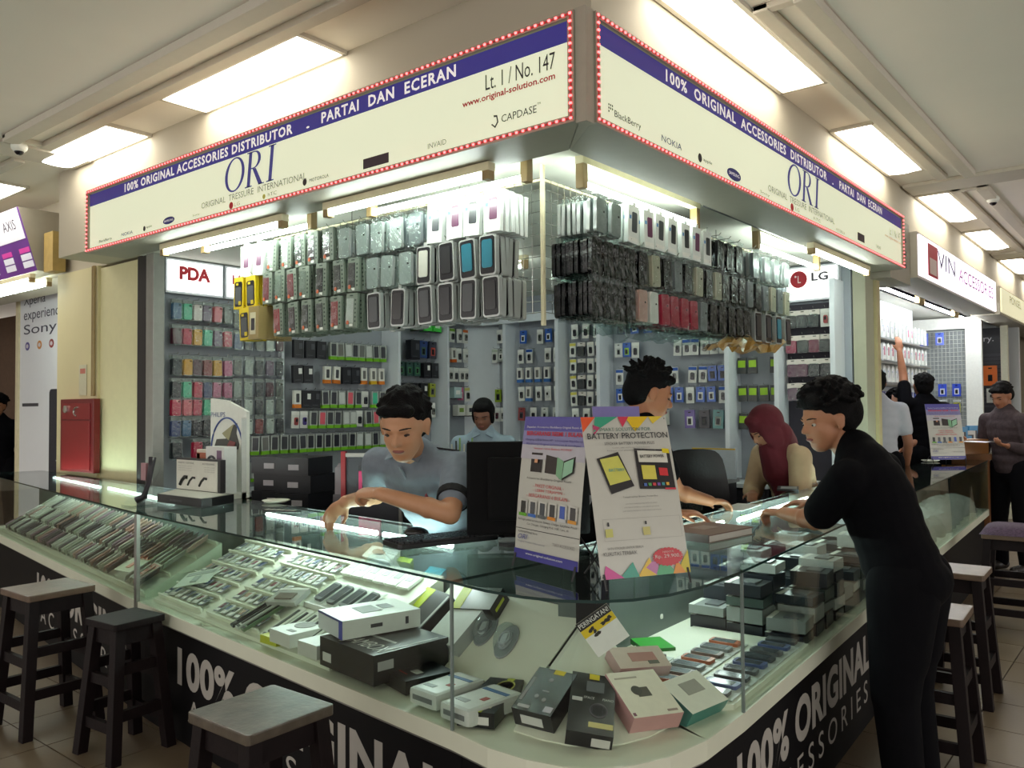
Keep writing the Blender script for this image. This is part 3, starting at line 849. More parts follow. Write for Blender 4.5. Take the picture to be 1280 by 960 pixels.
def pack(kind, col=(60, 60, 64), col2=(220, 220, 216)):
    """a hanging retail pack: x across, z down from the hang hole at the origin, front towards -y"""
    key = (kind, col, col2)
    if key in _pk:
        return _pk[key]
    b = MB(); a, c2 = C(*col, 0.3, 0.4), C(*col2)
    wh = C(232, 234, 228); dk = C(26, 26, 32, 0.25)
    if kind == 'pouch':                       # coloured phone case in a clear bag with a header
        mats = [c2, a, m_sleeve, dk]
        b.box(-0.036, 0.036, -0.004, 0.0, -0.022, 0.0, 0)
        b.xzprism(rr(0.062, 0.112, 0.010, 2, 0, -0.082), -0.015, -0.003, 1)
        b.box(0.010, 0.024, -0.0155, -0.015, -0.044, -0.036, 3)
        b.box(-0.038, 0.038, -0.019, -0.0185, -0.148, -0.004, 2)
    elif kind == 'perf':                      # grey-green card with punched strip, window and sticker
        mats = [m_perf, a, m_hole, C(232, 96, 44), wh, m_sleeve]
        b.box(-0.038, 0.038, -0.014, 0, -0.155, 0.0, 0)
        b.box(-0.033, 0.012, -0.016, -0.014, -0.135, -0.024, 1)
        for k in range(6):
            b.box(0.021, 0.030, -0.0146, -0.014, -0.036 - k * 0.019, -0.028 - k * 0.019, 2)
        b.box(-0.014, 0.008, -0.0146, -0.014, -0.014, -0.008, 2)
        b.xzprism([(-0.022 + 0.009 * math.cos(t), -0.132 + 0.009 * math.sin(t)) for t in [2 * PI * k / 8 for k in range(8)]], -0.0185, -0.016, 3)
        b.box(-0.010, 0.012, -0.0165, -0.0155, -0.15, -0.138, 4)
        b.box(-0.034, 0.013, -0.020, -0.0195, -0.137, -0.022, 5)
    elif kind == 'wbox':                      # white box with pictured phone
        mats = [C(226, 232, 228, 0.3, 0.3), a, C(96, 150, 200), wh]
        b.box(-0.042, 0.042, -0.020, 0, -0.16, 0.0, 0)
        b.xzprism(rr(0.04, 0.085, 0.006, 2, 0.006, -0.07), -0.0215, -0.02, 1)
        b.box(-0.034, -0.02, -0.021, -0.02, -0.06, -0.045, 2)
        b.box(-0.012, 0.012, -0.021, 0.0, 0.0, 0.014, 0)
        b.box(-0.036, 0.036, -0.021, -0.02, -0.152, -0.135, 3)
    elif kind == 'dbox':                      # black case in a silver-edged clear box
        mats = [M('silver_edge', (186, 190, 188), 0.25, metal=0.4), a, dk, m_sleeve]
        b.xzprism(rr(0.084, 0.16, 0.012, 3, 0, -0.09), -0.022, 0, 0)
        b.xzprism(rr(0.072, 0.146, 0.010, 3, 0, -0.09), -0.024, -0.022, 2)
        b.xzprism(rr(0.052, 0.11, 0.008, 2, 0, -0.085), -0.027, -0.024, 1)
        b.box(-0.01, 0.01, -0.012, -0.008, -0.01, 0.008, 0)
    elif kind == 'wrap':                      # wrapped case in a crinkly bag
        mats = [a if col != (26, 26, 30) else m_wrapk, m_crink, dk]
        b.xzprism(rr(0.072, 0.135, 0.01, 2, 0, -0.088), -0.018, -0.002, 0)
        b.box(0.012, 0.022, -0.0185, -0.018, -0.075, -0.067, 2)
        r_ = random.Random(len(_pk))
        def fn(u, v):
            x = (u - 0.5) * 0.09; z = -0.172 * v
            return (x * (1 - 0.18 * (1 - v)), -0.024 + r_.uniform(-0.004, 0.004), z + r_.uniform(-0.003, 0.003))
        b.grid(fn, 5, 8, 1)
    elif kind == 'ybox':
        mats = [C(206, 178, 20), dk, C(70, 72, 76), wh]
        b.box(-0.042, 0.042, -0.022, 0, -0.165, 0.0, 0)
        b.xzprism(rr(0.066, 0.128, 0.012, 3, 0, -0.088), -0.0235, -0.022, 1)
        b.xzprism(rr(0.052, 0.09, 0.01, 3, 0, -0.095), -0.0245, -0.0235, 2)
        b.box(-0.02, 0.0, -0.0245, -0.0235, -0.042, -0.03, 0); b.box(0.004, 0.026, -0.025, -0.0235, -0.145, -0.125, 0)
    elif kind == 'kraft':
        mats = [C(150, 130, 84), C(196, 190, 160), dk]
        b.box(-0.044, 0.044, -0.05, 0, -0.165, 0.0, 0)
        b.box(-0.03, 0.018, -0.051, -0.05, -0.14, -0.03, 1); b.box(-0.02, 0.01, -0.0515, -0.051, -0.12, -0.06, 2)
    elif kind == 'green':                     # clear-fronted box with lime foot
        mats = [C(150, 156, 152, 0.3), a, C(112, 178, 20), C(206, 210, 206), m_sleeve]
        b.box(-0.033, 0.033, -0.03, 0, -0.115, 0.0, 0)
        b.box(-0.034, 0.034, -0.031, 0.0, -0.142, -0.115, 2)
        b.xzprism(rr(0.05, 0.095, 0.006, 2, 0, -0.06), -0.032, -0.03, 1)
        b.box(-0.033, -0.028, -0.033, -0.03, -0.115, 0, 3); b.box(0.028, 0.033, -0.033, -0.03, -0.115, 0, 3)
    elif kind == 'foot':                      # white box with coloured foot
        mats = [C(224, 224, 216), a, c2, C(90, 90, 96)]
        b.box(-0.032, 0.032, -0.028, 0, -0.11, 0.0, 0)
        b.box(-0.033, 0.033, -0.029, 0.0, -0.14, -0.11, 2)
        b.xzprism(rr(0.03, 0.07, 0.005, 2, 0, -0.06), -0.0295, -0.028, 1)
    elif kind == 'card':                      # white card, gadget on it, coloured header
        mats = [C(222, 224, 218), a, c2, dk]
        b.box(-0.036, 0.036, -0.004, 0, -0.135, 0.0, 0)
        b.box(-0.036, 0.036, -0.005, -0.004, -0.03, -0.004, 2)
        b.xzprism(rr(0.03, 0.062, 0.011, 3, 0.004, -0.08), -0.018, -0.004, 1)
        b.xzprism(rr(0.016, 0.026, 0.006, 2, 0.004, -0.072), -0.02, -0.018, 3)
    elif kind == 'full':                      # fully coloured card with pale window
        mats = [a, c2, dk]
        b.box(-0.038, 0.038, -0.012, 0, -0.125, 0.0, 0)
        b.box(-0.020, 0.022, -0.013, -0.012, -0.105, -0.045, 1)
        b.box(-0.012, 0.012, -0.0145, -0.013, -0.098, -0.058, 2)
        b.box(-0.010, 0.010, -0.0125, -0.012, -0.02, -0.012, 2)
    elif kind == 'lime':
        mats = [C(52, 56, 54, 0.3), C(150, 196, 30), wh]
        b.box(-0.036, 0.036, -0.014, 0, -0.125, 0.0, 0)
        b.box(-0.030, 0.030, -0.0155, -0.014, -0.075, -0.02, 1)
        b.box(-0.028, 0.0, -0.015, -0.014, -0.115, -0.1, 0)
    elif kind == 'head':                      # pale header over a dark coloured blister
        mats = [C(222, 216, 208), a, m_sleeve, dk]
        b.box(-0.045, 0.045, -0.004, 0, -0.04, 0.0, 0)
        b.box(-0.012, 0.012, -0.0048, -0.004, -0.014, -0.008, 3)
        b.xzprism(rr(0.078, 0.095, 0.014, 3, 0, -0.085), -0.02, 0, 1)
        b.xzprism(rr(0.084, 0.1, 0.016, 3, 0, -0.085), -0.024, -0.022, 2)
    elif kind == 'black':
        mats = [C(30, 30, 36, 0.3), wh, C(70, 72, 78)]
        b.box(-0.045, 0.045, -0.03, 0, -0.14, 0.0, 0)
        b.box(0.004, 0.036, -0.031, -0.03, -0.07, -0.025, 1 if col2[0] > 200 else 2)
        b.box(-0.03, 0.02, -0.031, -0.03, -0.12, -0.115, 2)
    elif kind == 'carton':
        mats = [a, c2, dk]
        b.box(-0.05, 0.05, -0.07, 0, -0.11, 0.0, 0)
        b.box(-0.03, 0.03, -0.071, -0.07, -0.07, -0.03, 1)
        b.box(-0.05, 0.05, -0.071, 0.0005, -0.112, -0.104, 2)
    _pk[key] = b.mesh(kind + '_pack', mats, recalc=False)
    return _pk[key]
PNAME = {'pouch': 'case_pouch', 'perf': 'perforated_card_pack', 'wbox': 'white_case_box', 'dbox': 'silver_edged_case_box', 'wrap': 'wrapped_phone_case',
         'ybox': 'yellow_case_box', 'kraft': 'kraft_case_box', 'green': 'green_foot_box', 'foot': 'coloured_foot_box', 'card': 'accessory_card', 'full': 'coloured_card_pack',
         'lime': 'lime_square_pack', 'head': 'header_blister_pack', 'black': 'black_accessory_box', 'carton': 'small_carton'}
hook_me = {}
def hook_mesh(L):
    if L not in hook_me:
        b = MB(); b.tube([(0, 0.01, 0.006), (0, -L, 0.004), (0, -L - 0.012, 0.016)], 0.0022, 5)
        hook_me[L] = b.mesh('hook', m_chrome)
    return hook_me[L]
def hang(kind, col, col2, T, p, label, group, sc=1.0, tilt=0.0, cat='phone case'):
    """T: wall frame matrix (local x right, y into wall, z up); p local position"""
    nm = PNAME[kind]
    if kind == 'wrap':
        nm = 'black_wrapped_case' if col == (26, 26, 30) else 'silver_bagged_case' if col in ((158, 164, 162), (120, 126, 130)) else 'coloured_wrapped_case'
    o = bpy.data.objects.new(nm, pack(kind, col, col2))
    COL.objects.link(o)
    R = Matrix.Rotation(tilt, 4, 'Y')
    o.matrix_world = T @ Matrix.Translation(p) @ R @ Matrix.Scale(sc, 4)
    return tag(o, label, cat, group)
def wallT(origin, facing):
    o = Vector(origin)
    R = Matrix.Rotation(RZX if facing == 'x' else 0.0, 4, 'Z')
    return Matrix.Translation(o) @ R
# ------------------------------------------------------------------ the wire grid rack hung round the shop corner
GX, GY, GZ0, GZ1 = 2.93, 2.19, 1.92, 2.52
def rack(name, label, T, L):
    root = thing(name, label, 'rack')
    root.matrix_world = T
    v = MB()
    n = int(L / 0.05)
    for i in range(n + 1):
        v.cyl((i * L / n, 0, GZ0), (i * L / n, 0, GZ1), 0.0018, n=4)
    tag(v.build('upright_wires', m_chrome, root, recalc=False), kind='stuff')
    h = MB()
    k = int((GZ1 - GZ0) / 0.05)
    for i in range(k + 1):
        z = GZ0 + (GZ1 - GZ0) * i / k
        h.cyl((0, 0.003, z), (L, 0.003, z), 0.0018, n=4)
    tag(h.build('level_wires', m_chrome, root, recalc=False), kind='stuff')
    MB().box(0, L, 0.004, 0.016, GZ1 - 0.012, GZ1).build('top_rail', m_cream, root)
    for u in (0.35 * L, 0.75 * L):
        MB().cyl((u, 0.01, GZ1), (u, 0.01, 2.575), 0.004, n=6).build('hanger_rod', m_chrome, root)
    return root
TLk = wallT((GX, 4.19, 0), 'x'); LLk = 4.19 - 2.20
rkL = rack('wire_rack', 'wire grid rack hung with phone cases above the left counter', TLk, LLk)
TRk = wallT((2.945, GY, 0), 'y'); LRk = 5.30 - 2.945
rkR = rack('wire_rack', 'wire grid rack hung with wrapped cases above the right counter', TRk, LRk)
tag(MB().box(GX - 0.008, GX + 0.008, GY - 0.008, GY + 0.008, 1.86, 2.575).build('rack_corner_post', m_cream), 'cream upright post where the two wire racks meet', 'post')
DESC = {'perf': 'grey punched card pack', 'wbox': 'white boxed phone case', 'dbox': 'silver-edged dark case box', 'wrap': '%s wrapped phone case', 'ybox': 'yellow and black case box', 'kraft': 'brown kraft case box'}
CNAME = {(26, 26, 30): 'black', (176, 30, 62): 'red', (214, 170, 160): 'pink', (186, 180, 158): 'beige', (158, 164, 162): 'silver', (120, 126, 130): 'grey', (236, 232, 226): 'white', (30, 120, 150): 'teal'}
def fill_rack(root, T, L, rows, where, rs, ks=1.0):
    r_ = random.Random(rs)
    for ri, (ztop, spec) in enumerate(rows):
        us = []
        hi = 0
        for (u0, u1, pitch, kinds, nmin, nmax) in spec:
            u0, u1 = u0 * ks, u1 * ks
            n = max(1, int(round((u1 - u0) / pitch)))
            for i in range(n):
                u = u0 + (i + 0.5) * (u1 - u0) / n
                hk = 0.235
                o = obj('hook', hook_mesh(hk), root, (u, 0, ztop))
                kd = kinds[(i * 7 + ri * 3 + r_.randint(0, 3)) % len(kinds)]
                kind, col = kd[0], kd[1]
                m = r_.randint(nmin, nmax)
                dy = 0.215 / max(m, 4)
                if kind in ('wbox', 'dbox', 'ybox'): dy = 0.033; m = min(m, 6)
                if kind == 'kraft': m = 4; dy = 0.054
                for q in range(m):
                    c_ = col if (q == 0 or kind in ('wbox', 'ybox', 'kraft', 'dbox')) else kinds[r_.randrange(len(kinds))][1] if kind in ('wrap',) and r_.random() < 0.3 else col
                    d = DESC[kind]
                    if '%s' in d: d = d % CNAME.get(c_, 'dark')
                    y = -hk + 0.012 + q * dy
                    lab = '%s, %s on the %s hook, %s row, %s' % (d, ORD[q], ORD[hi], ('top', 'middle', 'bottom')[ri], where)
                    hang(kind, c_, (220, 220, 216), T, (u + r_.uniform(-0.006, 0.006), y, ztop - 0.004 + r_.uniform(-0.004, 0.002)), lab, 'cases on ' + where, 1.1, r_.uniform(-0.06, 0.06))
                hi += 1
P1 = [('perf', (40, 40, 46)), ('perf', (150, 40, 52)), ('perf', (56, 58, 60)), ('perf', (196, 200, 196)), ('perf', (58, 40, 52))]
PG = [('perf', (120, 132, 124)), ('perf', (110, 118, 116)), ('perf', (130, 60, 70))]
W1 = [('wbox', (60, 66, 72)), ('wbox', (96, 40, 80)), ('wbox', (40, 44, 50))]
SV = [('wrap', (158, 164, 162)), ('wrap', (120, 126, 130)), ('wrap', (158, 164, 162))]
D1 = [('dbox', (40, 42, 48)), ('dbox', (30, 32, 36)), ('dbox', (30, 110, 130)), ('dbox', (190, 190, 180)), ('dbox', (44, 40, 48))]
D2 = [('dbox', (34, 34, 40)), ('dbox', (60, 62, 66)), ('dbox', (40, 40, 46)), ('dbox', (30, 100, 120)), ('dbox', (26, 26, 30))]
Y1 = [('ybox', (40, 40, 46))]
KR = [('kraft', (40, 40, 46))]
K1 = [('wrap', (26, 26, 30)), ('wrap', (26, 26, 30)), ('wrap', (26, 26, 30))]
K2 = [('wrap', (26, 26, 30)), ('wrap', (120, 126, 130)), ('wrap', (26, 26, 30)), ('wrap', (186, 180, 158)), ('wrap', (26, 26, 30))]
K3 = [('wrap', (176, 30, 62)), ('wrap', (186, 180, 158)), ('wrap', (26, 26, 30)), ('wrap', (236, 232, 226)), ('wrap', (214, 170, 160)), ('wrap', (26, 26, 30))]
fill_rack(rkL, TLk, LLk, [
    (2.43, [(0.02, 0.30, 0.14, W1, 4, 6), (0.30, 0.98, 0.115, P1, 7, 9), (0.99, 1.70, 0.12, SV, 6, 8), (1.72, 2.24, 0.13, W1, 5, 7)]),
    (2.255, [(-0.05, 0.22, 0.13, Y1, 4, 6), (0.26, 0.75, 0.12, PG, 8, 10), (0.78, 1.22, 0.145, P1, 7, 9), (1.24, 1.62, 0.13, SV, 6, 8), (1.64, 2.22, 0.145, D1, 5, 6)]),
    (2.075, [(0.02, 0.14, 0.12, Y1, 4, 5), (0.15, 0.33, 0.12, KR, 3, 4), (0.36, 1.20, 0.13, P1, 7, 9), (1.22, 1.62, 0.15, D2, 4, 6), (1.64, 2.24, 0.12, D2, 5, 6)])],
    'left rack', 3, 0.88)
fill_rack(rkR, TRk, LRk, [
    (2.43, [(0.03, 0.32, 0.10, SV, 7, 8), (0.36, 1.40, 0.13, W1, 4, 5), (1.45, 1.9, 0.14, K1, 5, 7), (2.0, 2.78, 0.15, SV, 5, 7)]),
    (2.25, [(0.0, 0.45, 0.10, K1, 8, 9), (0.46, 1.15, 0.11, K2, 7, 8), (1.16, 2.05, 0.11, K2, 7, 8), (2.06, 2.76, 0.115, K2, 6, 7)]),
    (2.07, [(0.0, 0.32, 0.10, K1, 8, 9), (0.33, 1.2, 0.11, K3, 6, 7), (1.21, 2.0, 0.11, K2, 7, 8), (2.02, 2.76, 0.15, D1, 4, 5)])],
    'right rack', 5, 0.84)
# crinkled empty bags bulging out below the right rack
def bag_pile(x0, x1, label, mat, z=1.88):
    r_ = random.Random(int(x0 * 100))
    b = MB()
    def fn(u, v):
        return (x0 + (x1 - x0) * u + r_.uniform(-0.01, 0.01), GY - 0.25 + 0.22 * v, z + 0.025 * math.sin(u * 9 + v * 5) + r_.uniform(-0.018, 0.018) - 0.03 * v)
    b.grid(fn, 16, 6)
    tag(b.build('plastic_bag', mat), label, 'bag')
bag_pile(3.1, 3.7, 'crumpled clear plastic bags below the right rack, near the corner', m_crink)
bag_pile(3.75, 4.3, 'crumpled clear plastic bags below the middle of the right rack', m_crink)
bag_pile(4.4, 5.15, 'crumpled amber plastic bags below the far end of the right rack', M('amber_plastic', (168, 120, 54), 0.3, coat=0.5, bump=0.8, bscale=30))

# ------------------------------------------------------------------ shelf walls
TWL = wallT((0, YL - 0.01, 0), 'y')            # local x = world X
TWB = wallT((XB - 0.01, 0, 0), 'x')            # local x = -world Y
PINKS = {(206, 40, 76): 'red', (70, 190, 150): 'mint green', (230, 160, 30): 'orange', (226, 96, 110): 'pink', (60, 70, 120): 'navy', (120, 90, 120): 'mauve', (90, 40, 56): 'maroon', (236, 214, 214): 'white floral', (210, 110, 150): 'rose', (70, 110, 150): 'blue', (60, 60, 66): 'dark', (110, 110, 106): 'grey', (170, 176, 170): 'pale grey', (34, 34, 44): 'black', (206, 210, 206): 'white', (150, 60, 60): 'brick red', (58, 40, 120): 'violet'}
KD = {'pouch': 'clear pouch with %s phone case', 'green': 'green-footed box with %s front', 'foot': 'white accessory box with coloured foot', 'card': 'white accessory card with %s gadget', 'full': '%s accessory pack', 'lime': 'dark pack with lime square', 'head': 'pale headed blister with %s item', 'black': 'black accessory box', 'carton': '%s small carton', 'perf': 'grey punched card pack', 'wbox': 'white case box'}
_used = {}
def wall_row(root, T, u0, u1, ztop, items, where, rowname, depth=1, dy=0.03, hooks=True, r_=random.Random(11), sc=1.0, cat='accessory pack', skip=0.0, names=PINKS):
    """items: list of (kind, col, col2); evenly spread between u0 and u1"""
    n = len(items)
    for i, it in enumerate(items):
        if it is None: continue
        kind, col, col2 = (it + ((220, 220, 216),))[:3] if len(it) < 3 else it
        u = u0 + (i + 0.5) * (u1 - u0) / n
        hk = 0.05 + dy * depth
        if hooks: obj('hook', hook_mesh(round(hk, 3)), root, (T @ Vector((u, 0, ztop))) ).rotation_euler = (0, 0, T.to_euler().z)
        for q in range(depth):
            d = KD[kind]
            if '%s' in d: d = d % names.get(col, 'dark')
            lab = '%s, %s in %s of %s' % (d, ORD[i], rowname, where) + ('' if q == 0 else ', rear')
            hang(kind, col, col2, T, (u + r_.uniform(-0.004, 0.004), -hk + 0.012 + q * dy, ztop - 0.004), lab, 'packs on ' + where, sc, r_.uniform(-0.05, 0.05), cat)
R, G, O, PK, NV, MV, MR, WF, RS, BL, DK, GR, PG_, BK, WT, BR, VI = list(PINKS)
p_ = lambda *cs: [('pouch', c, (126, 130, 130)) if c else None for c in cs]
W1n = 'coloured case wall'
for k, (z, cs) in enumerate(((2.275, (BL, G, WF, MV, PK, GR)), (2.10, (MR, R, O, G, MV, R)), (1.885, (DK, O, MR, BR, O, RS)), (1.725, (BK, G, R, NV, RS, RS)), (1.60, (R, PK, R, G, MV, DK)), (1.455, (NV, BL, BK, BK, R, MR)), (1.30, (DK, None, R, DK, DK, PK)))):
    wall_row(wl, TWL, 2.97, 3.44, z, p_(*cs), W1n, '%s row' % ORD[k], depth=2, dy=0.03, cat='phone case')
g_ = lambda *cs: [('pouch', c, (140, 144, 142)) if c else None for c in cs]
for k, (z, cs) in enumerate(((2.25, (GR, WT, DK, DK, GR)), (2.09, (NV, DK, GR, WT, MR)), (1.90, (GR, PG_, DK, MV, DK)), (1.735, (PG_, PG_, DK, MR, GR)), (1.60, (DK, WT, DK, WT, GR)), (1.455, (DK, WT, BR, WT, DK)), (1.30, (DK, DK, GR, DK, WT)))):
    wall_row(wl, TWL, 3.46, 3.92, z, g_(*cs), 'grey pack panel', '%s row' % ORD[k], depth=1, cat='phone case')
gn = lambda *cs: [('green', c) if c else None for c in cs]
W3 = 'green box panel'
wall_row(wl, TWL, 3.98, 4.32, 2.05, [('black', BK, (90, 90, 90))] * 3, W3, 'top row', depth=1, dy=0.034)
wall_row(wl, TWL, 4.34, 4.96, 2.05, gn(DK, GR, WT, DK, GR, WT, DK, DK), W3, 'upper green row', depth=1, dy=0.034)
wall_row(wl, TWL, 3.98, 4.96, 1.85, [('black', BK), ('black', BK, WHITE), None, ('foot', DK, (214, 120, 30)), ('foot', DK, (214, 120, 30)), ('black', BK, (90, 90, 90)), ('black', BK, (90, 90, 90)), ('foot', GR, (214, 120, 30)), ('foot', GR, (226, 180, 30)), ('foot', GR, (214, 120, 30))], W3, 'second row', depth=1, dy=0.034)
wall_row(wl, TWL, 3.98, 4.96, 1.65, [('foot', DK, (214, 120, 30)), ('black', BK), ('black', BK, (90, 90, 90))] + gn(DK, DK, WT, PK, DK) + [('card', BK, WHITE)] + gn(G, DK), W3, 'third row', depth=1, dy=0.034)
wall_row(wl, TWL, 3.98, 4.96, 1.485, [('card', BR, WHITE), ('card', VI, WHITE)] + gn(DK, PK, DK, DK, WT, WT) + [('card', BK, WHITE)] + gn(DK, PK, DK), W3, 'fourth row', depth=1, dy=0.034)
wall_row(wl, TWL, 3.6, 4.96, 1.30, gn(DK, GR, DK, DK, DK, DK, BK, BK, BK, BK, DK, BK, WT, WT, BK, WT), W3, 'fifth row', depth=1, dy=0.034)
wall_row(wl, TWL, 3.6, 3.96, 1.10, gn(DK, DK, GR, WT), W3, 'lowest row', depth=1, dy=0.034)
W4 = 'dark box bay'
wall_row(wl, TWL, 5.1, 5.58, 2.31, [None, ('carton', (40, 60, 40), WHITE), ('carton', (60, 200, 60), (200, 230, 200)), ('carton', (60, 200, 60), (200, 230, 200))], W4, 'top row', depth=1, dy=0.08, names={(60, 200, 60): 'bright green', (40, 60, 40): 'dark green'})
wall_row(wl, TWL, 5.1, 5.6, 2.12, [None, ('black', BK, (60, 60, 70)), ('full', (34, 60, 120), (60, 90, 70)), ('full', (40, 44, 60), (180, 60, 40))], W4, 'second row', depth=2, sc=1.25, names={(34, 60, 120): 'blue', (40, 44, 60): 'dark'})
wall_row(wl, TWL, 5.08, 5.6, 1.92, [('full', (44, 76, 70), (60, 120, 70)), ('full', (44, 76, 70), (60, 120, 70)), ('full', (44, 76, 70), (60, 120, 70)), ('black', BK, WHITE), ('black', BK, (180, 60, 50))], W4, 'third row', depth=2, names={(44, 76, 70): 'dark green'})
wall_row(wl, TWL, 5.08, 5.6, 1.73, [('black', BK), ('black', BK), ('black', BK, WHITE), ('full', (150, 160, 40), (90, 90, 80))], W4, 'fourth row', depth=2, names={(150, 160, 40): 'olive'})
wall_row(wl, TWL, 5.2, 5.6, 1.55, [('card', DK, WHITE), ('card', DK, WHITE), ('card', GR, WHITE)], W4, 'lowest row', depth=2)
W5 = 'bay left of corner'
wall_row(wl, TWL, 5.70, 6.08, 2.27, [('head', (120, 160, 50)), ('card', DK, (120, 170, 50)), ('card', GR, (220, 220, 210)), ('card', GR, (220, 110, 40))], W5, 'top row', names={(120, 160, 50): 'olive', DK: 'dark', GR: 'grey'})
wall_row(wl, TWL, 5.70, 6.08, 2.08, [('card', BR, WHITE), ('foot', GR, (214, 100, 30)), ('card', DK, WHITE), ('card', WT, WHITE)], W5, 'second row')
wall_row(wl, TWL, 5.70, 6.08, 1.89, [('card', GR, (130, 140, 90)), ('card', GR, WHITE), ('card', DK, WHITE), ('card', GR, WHITE), ('card', GR, WHITE)], W5, 'third row')
wall_row(wl, TWL, 5.70, 6.10, 1.70, [('card', BK, WHITE), ('carton', (180, 206, 206), WHITE), ('full', RS, WHITE), ('card', DK, (200, 200, 120))], W5, 'fourth row', depth=1, names={(180, 206, 206): 'pale blue', RS: 'magenta', BK: 'black', DK: 'dark'})
wall_row(wl, TWL, 5.70, 6.10, 1.53, [('card', BK, WHITE), ('carton', (214, 214, 206), (120, 150, 60)), ('carton', (220, 220, 214), BK)], W5, 'lowest row', depth=1, names={(214, 214, 206): 'white', (220, 220, 214): 'white picture', BK: 'black'})
# back wall, local x runs from -5.5 (left) to -2 (right)
B1 = 'bay right of corner'
wall_row(wb, TWB, -5.28, -5.08, 2.27, [('card', BK, WHITE), ('card', GR, WHITE)], B1, 'top row')
wall_row(wb, TWB, -5.34, -5.08, 2.08, [('card', DK, (190, 200, 180)), ('full', PG_, WHITE), ('full', WT, WHITE)], B1, 'second row')
wall_row(wb, TWB, -5.30, -5.10, 1.68, [('full', (150, 180, 40), BK), ('full', DK, PG_)], B1, 'third row', names={(150, 180, 40): 'olive green', DK: 'dark'})
wall_row(wb, TWB, -5.30, -5.08, 1.50, [('card', MR, WHITE), ('card', GR, WHITE), ('card', BK, WHITE)], B1, 'lowest row')
B2 = 'blue and white bay'
bu = (40, 90, 180)
nb = dict(PINKS); nb[bu] = 'blue'
wall_row(wb, TWB, -4.98, -4.48, 2.24, [('full', bu, WHITE), None, ('card', DK, WHITE), ('full', bu, WHITE), ('card', GR, bu)], B2, 'top row', names=nb)
wall_row(wb, TWB, -5.02, -4.48, 2.06, [('card', DK, WHITE), ('card', DK, bu), None, ('card', GR, WHITE), ('card', BK, WHITE)], B2, 'second row', names=nb)
wall_row(wb, TWB, -5.02, -4.48, 1.88, [('foot', DK, (60, 110, 180)), ('foot', DK, (60, 110, 180)), ('foot', GR, (60, 110, 180)), ('foot', DK, (60, 110, 180)), ('card', DK, WHITE)], B2, 'third row', names=nb)
wall_row(wb, TWB, -5.02, -4.48, 1.70, [('card', DK, WHITE), ('foot', GR, (60, 110, 180)), ('card', GR, WHITE), ('card', WT, WHITE), ('card', BK, WHITE)], B2, 'fourth row', names=nb)
wall_row(wb, TWB, -5.02, -4.48, 1.50, [('full', BR, DK), ('card', BK, WHITE), ('full', WT, PG_), ('full', WT, PG_)], B2, 'lowest row', names=nb)
B3 = 'headset bay'
wall_row(wb, TWB, -4.40, -4.02, 2.26, [('card', BK, WHITE), ('card', BK, WHITE), ('card', DK, WHITE)], B3, 'top row')
for k, z in enumerate((2.09, 1.94, 1.79, 1.64)):
    wall_row(wb, TWB, -4.40, -4.02, z, [('card', BK, (214, 206, 90)), ('head', BK), ('card', BK, (230, 230, 220)), ('head', DK)], B3, '%s row' % ORD[k + 1], sc=0.95)
wall_row(wb, TWB, -4.40, -4.02, 1.49, [('card', WT, WHITE), ('card', BK, WHITE), ('head', BK)], B3, 'lowest row')
B4 = 'wide blue bay'
wall_row(wb, TWB, -3.9, -2.84, 2.26, [('full', (52, 60, 84), GR), ('full', bu, WHITE), ('full', bu, WHITE), None, ('card', BK, WHITE), ('card', GR, WHITE), ('card', GR, WHITE), None], B4, 'top row', names={**nb, (52, 60, 84): 'slate'})
wall_row(wb, TWB, -3.9, -2.84, 2.06, [('full', WT, PG_), ('full', bu, (150, 200, 40)), ('card', BK, WHITE), None, None, None, None, ('card', DK, WHITE), ('card', BK, bu), ('card', DK, bu), ('card', GR, WHITE), ('card', GR, WHITE), ('card', BK, WHITE)], B4, 'second row', names=nb)
wall_row(wb, TWB, -3.9, -2.84, 1.83, [('card', GR, bu), None, None, None, None, None, ('card', GR, bu), None, ('card', BK, bu), ('card', DK, bu), ('full', bu, DK), ('full', bu, DK)], B4, 'third row', names=nb)
wall_row(wb, TWB, -3.9, -2.84, 1.66, [('full', bu, WHITE), ('full', bu, WHITE), None, None, ('full', bu, WHITE), ('full', bu, WHITE), ('full', bu, WHITE), ('card', DK, WHITE), ('full', bu, WHITE), ('full', bu, WHITE), ('card', DK, bu)], B4, 'fourth row', names=nb)
wall_row(wb, TWB, -3.5, -2.86, 1.47, [('carton', (214, 216, 206), (190, 80, 60)), None, ('full', (110, 90, 160), WHITE), ('full', BK, DK), ('full', (90, 150, 150), PG_)], B4, 'lowest row', depth=1, sc=1.2, names={(214, 216, 206): 'white', (110, 90, 160): 'violet striped', (90, 150, 150): 'teal', BK: 'black'})
B5 = 'lime pack bay'
for k, z in enumerate((2.27, 2.07, 1.88, 1.66, 1.44)):
    wall_row(wb, TWB, -2.76, -2.41, z, [('lime', DK), ('lime', DK), ('lime', DK) if k != 2 else None, ('lime', DK)], B5, '%s row' % ORD[k])
B6 = 'dark logo cabinet'
MB().box(XB - 0.03, XB - 0.001, 2.0, 2.37, 0.92, 2.27).build('dark_backing', M('dark_backing', (46, 42, 54), 0.6), wb)
TWD = wallT((XB - 0.04, 0, 0), 'x')
wall_row(wb, TWD, -2.35, -2.01, 2.22, [('head', BK), ('head', BK), ('head', DK), ('card', BR, WHITE)], B6, 'top row')
wall_row(wb, TWD, -2.35, -2.01, 2.03, [('head', (170, 50, 90)), ('head', DK), ('head', (120, 40, 70)), ('head', DK)], B6, 'second row', names={**PINKS, (170, 50, 90): 'pink', (120, 40, 70): 'plum'})
wall_row(wb, TWD, -2.35, -2.01, 1.85, [('head', (100, 36, 76)), ('head', (100, 36, 76)), ('head', BK), ('head', BK)], B6, 'third row', names={**PINKS, (100, 36, 76): 'purple'})
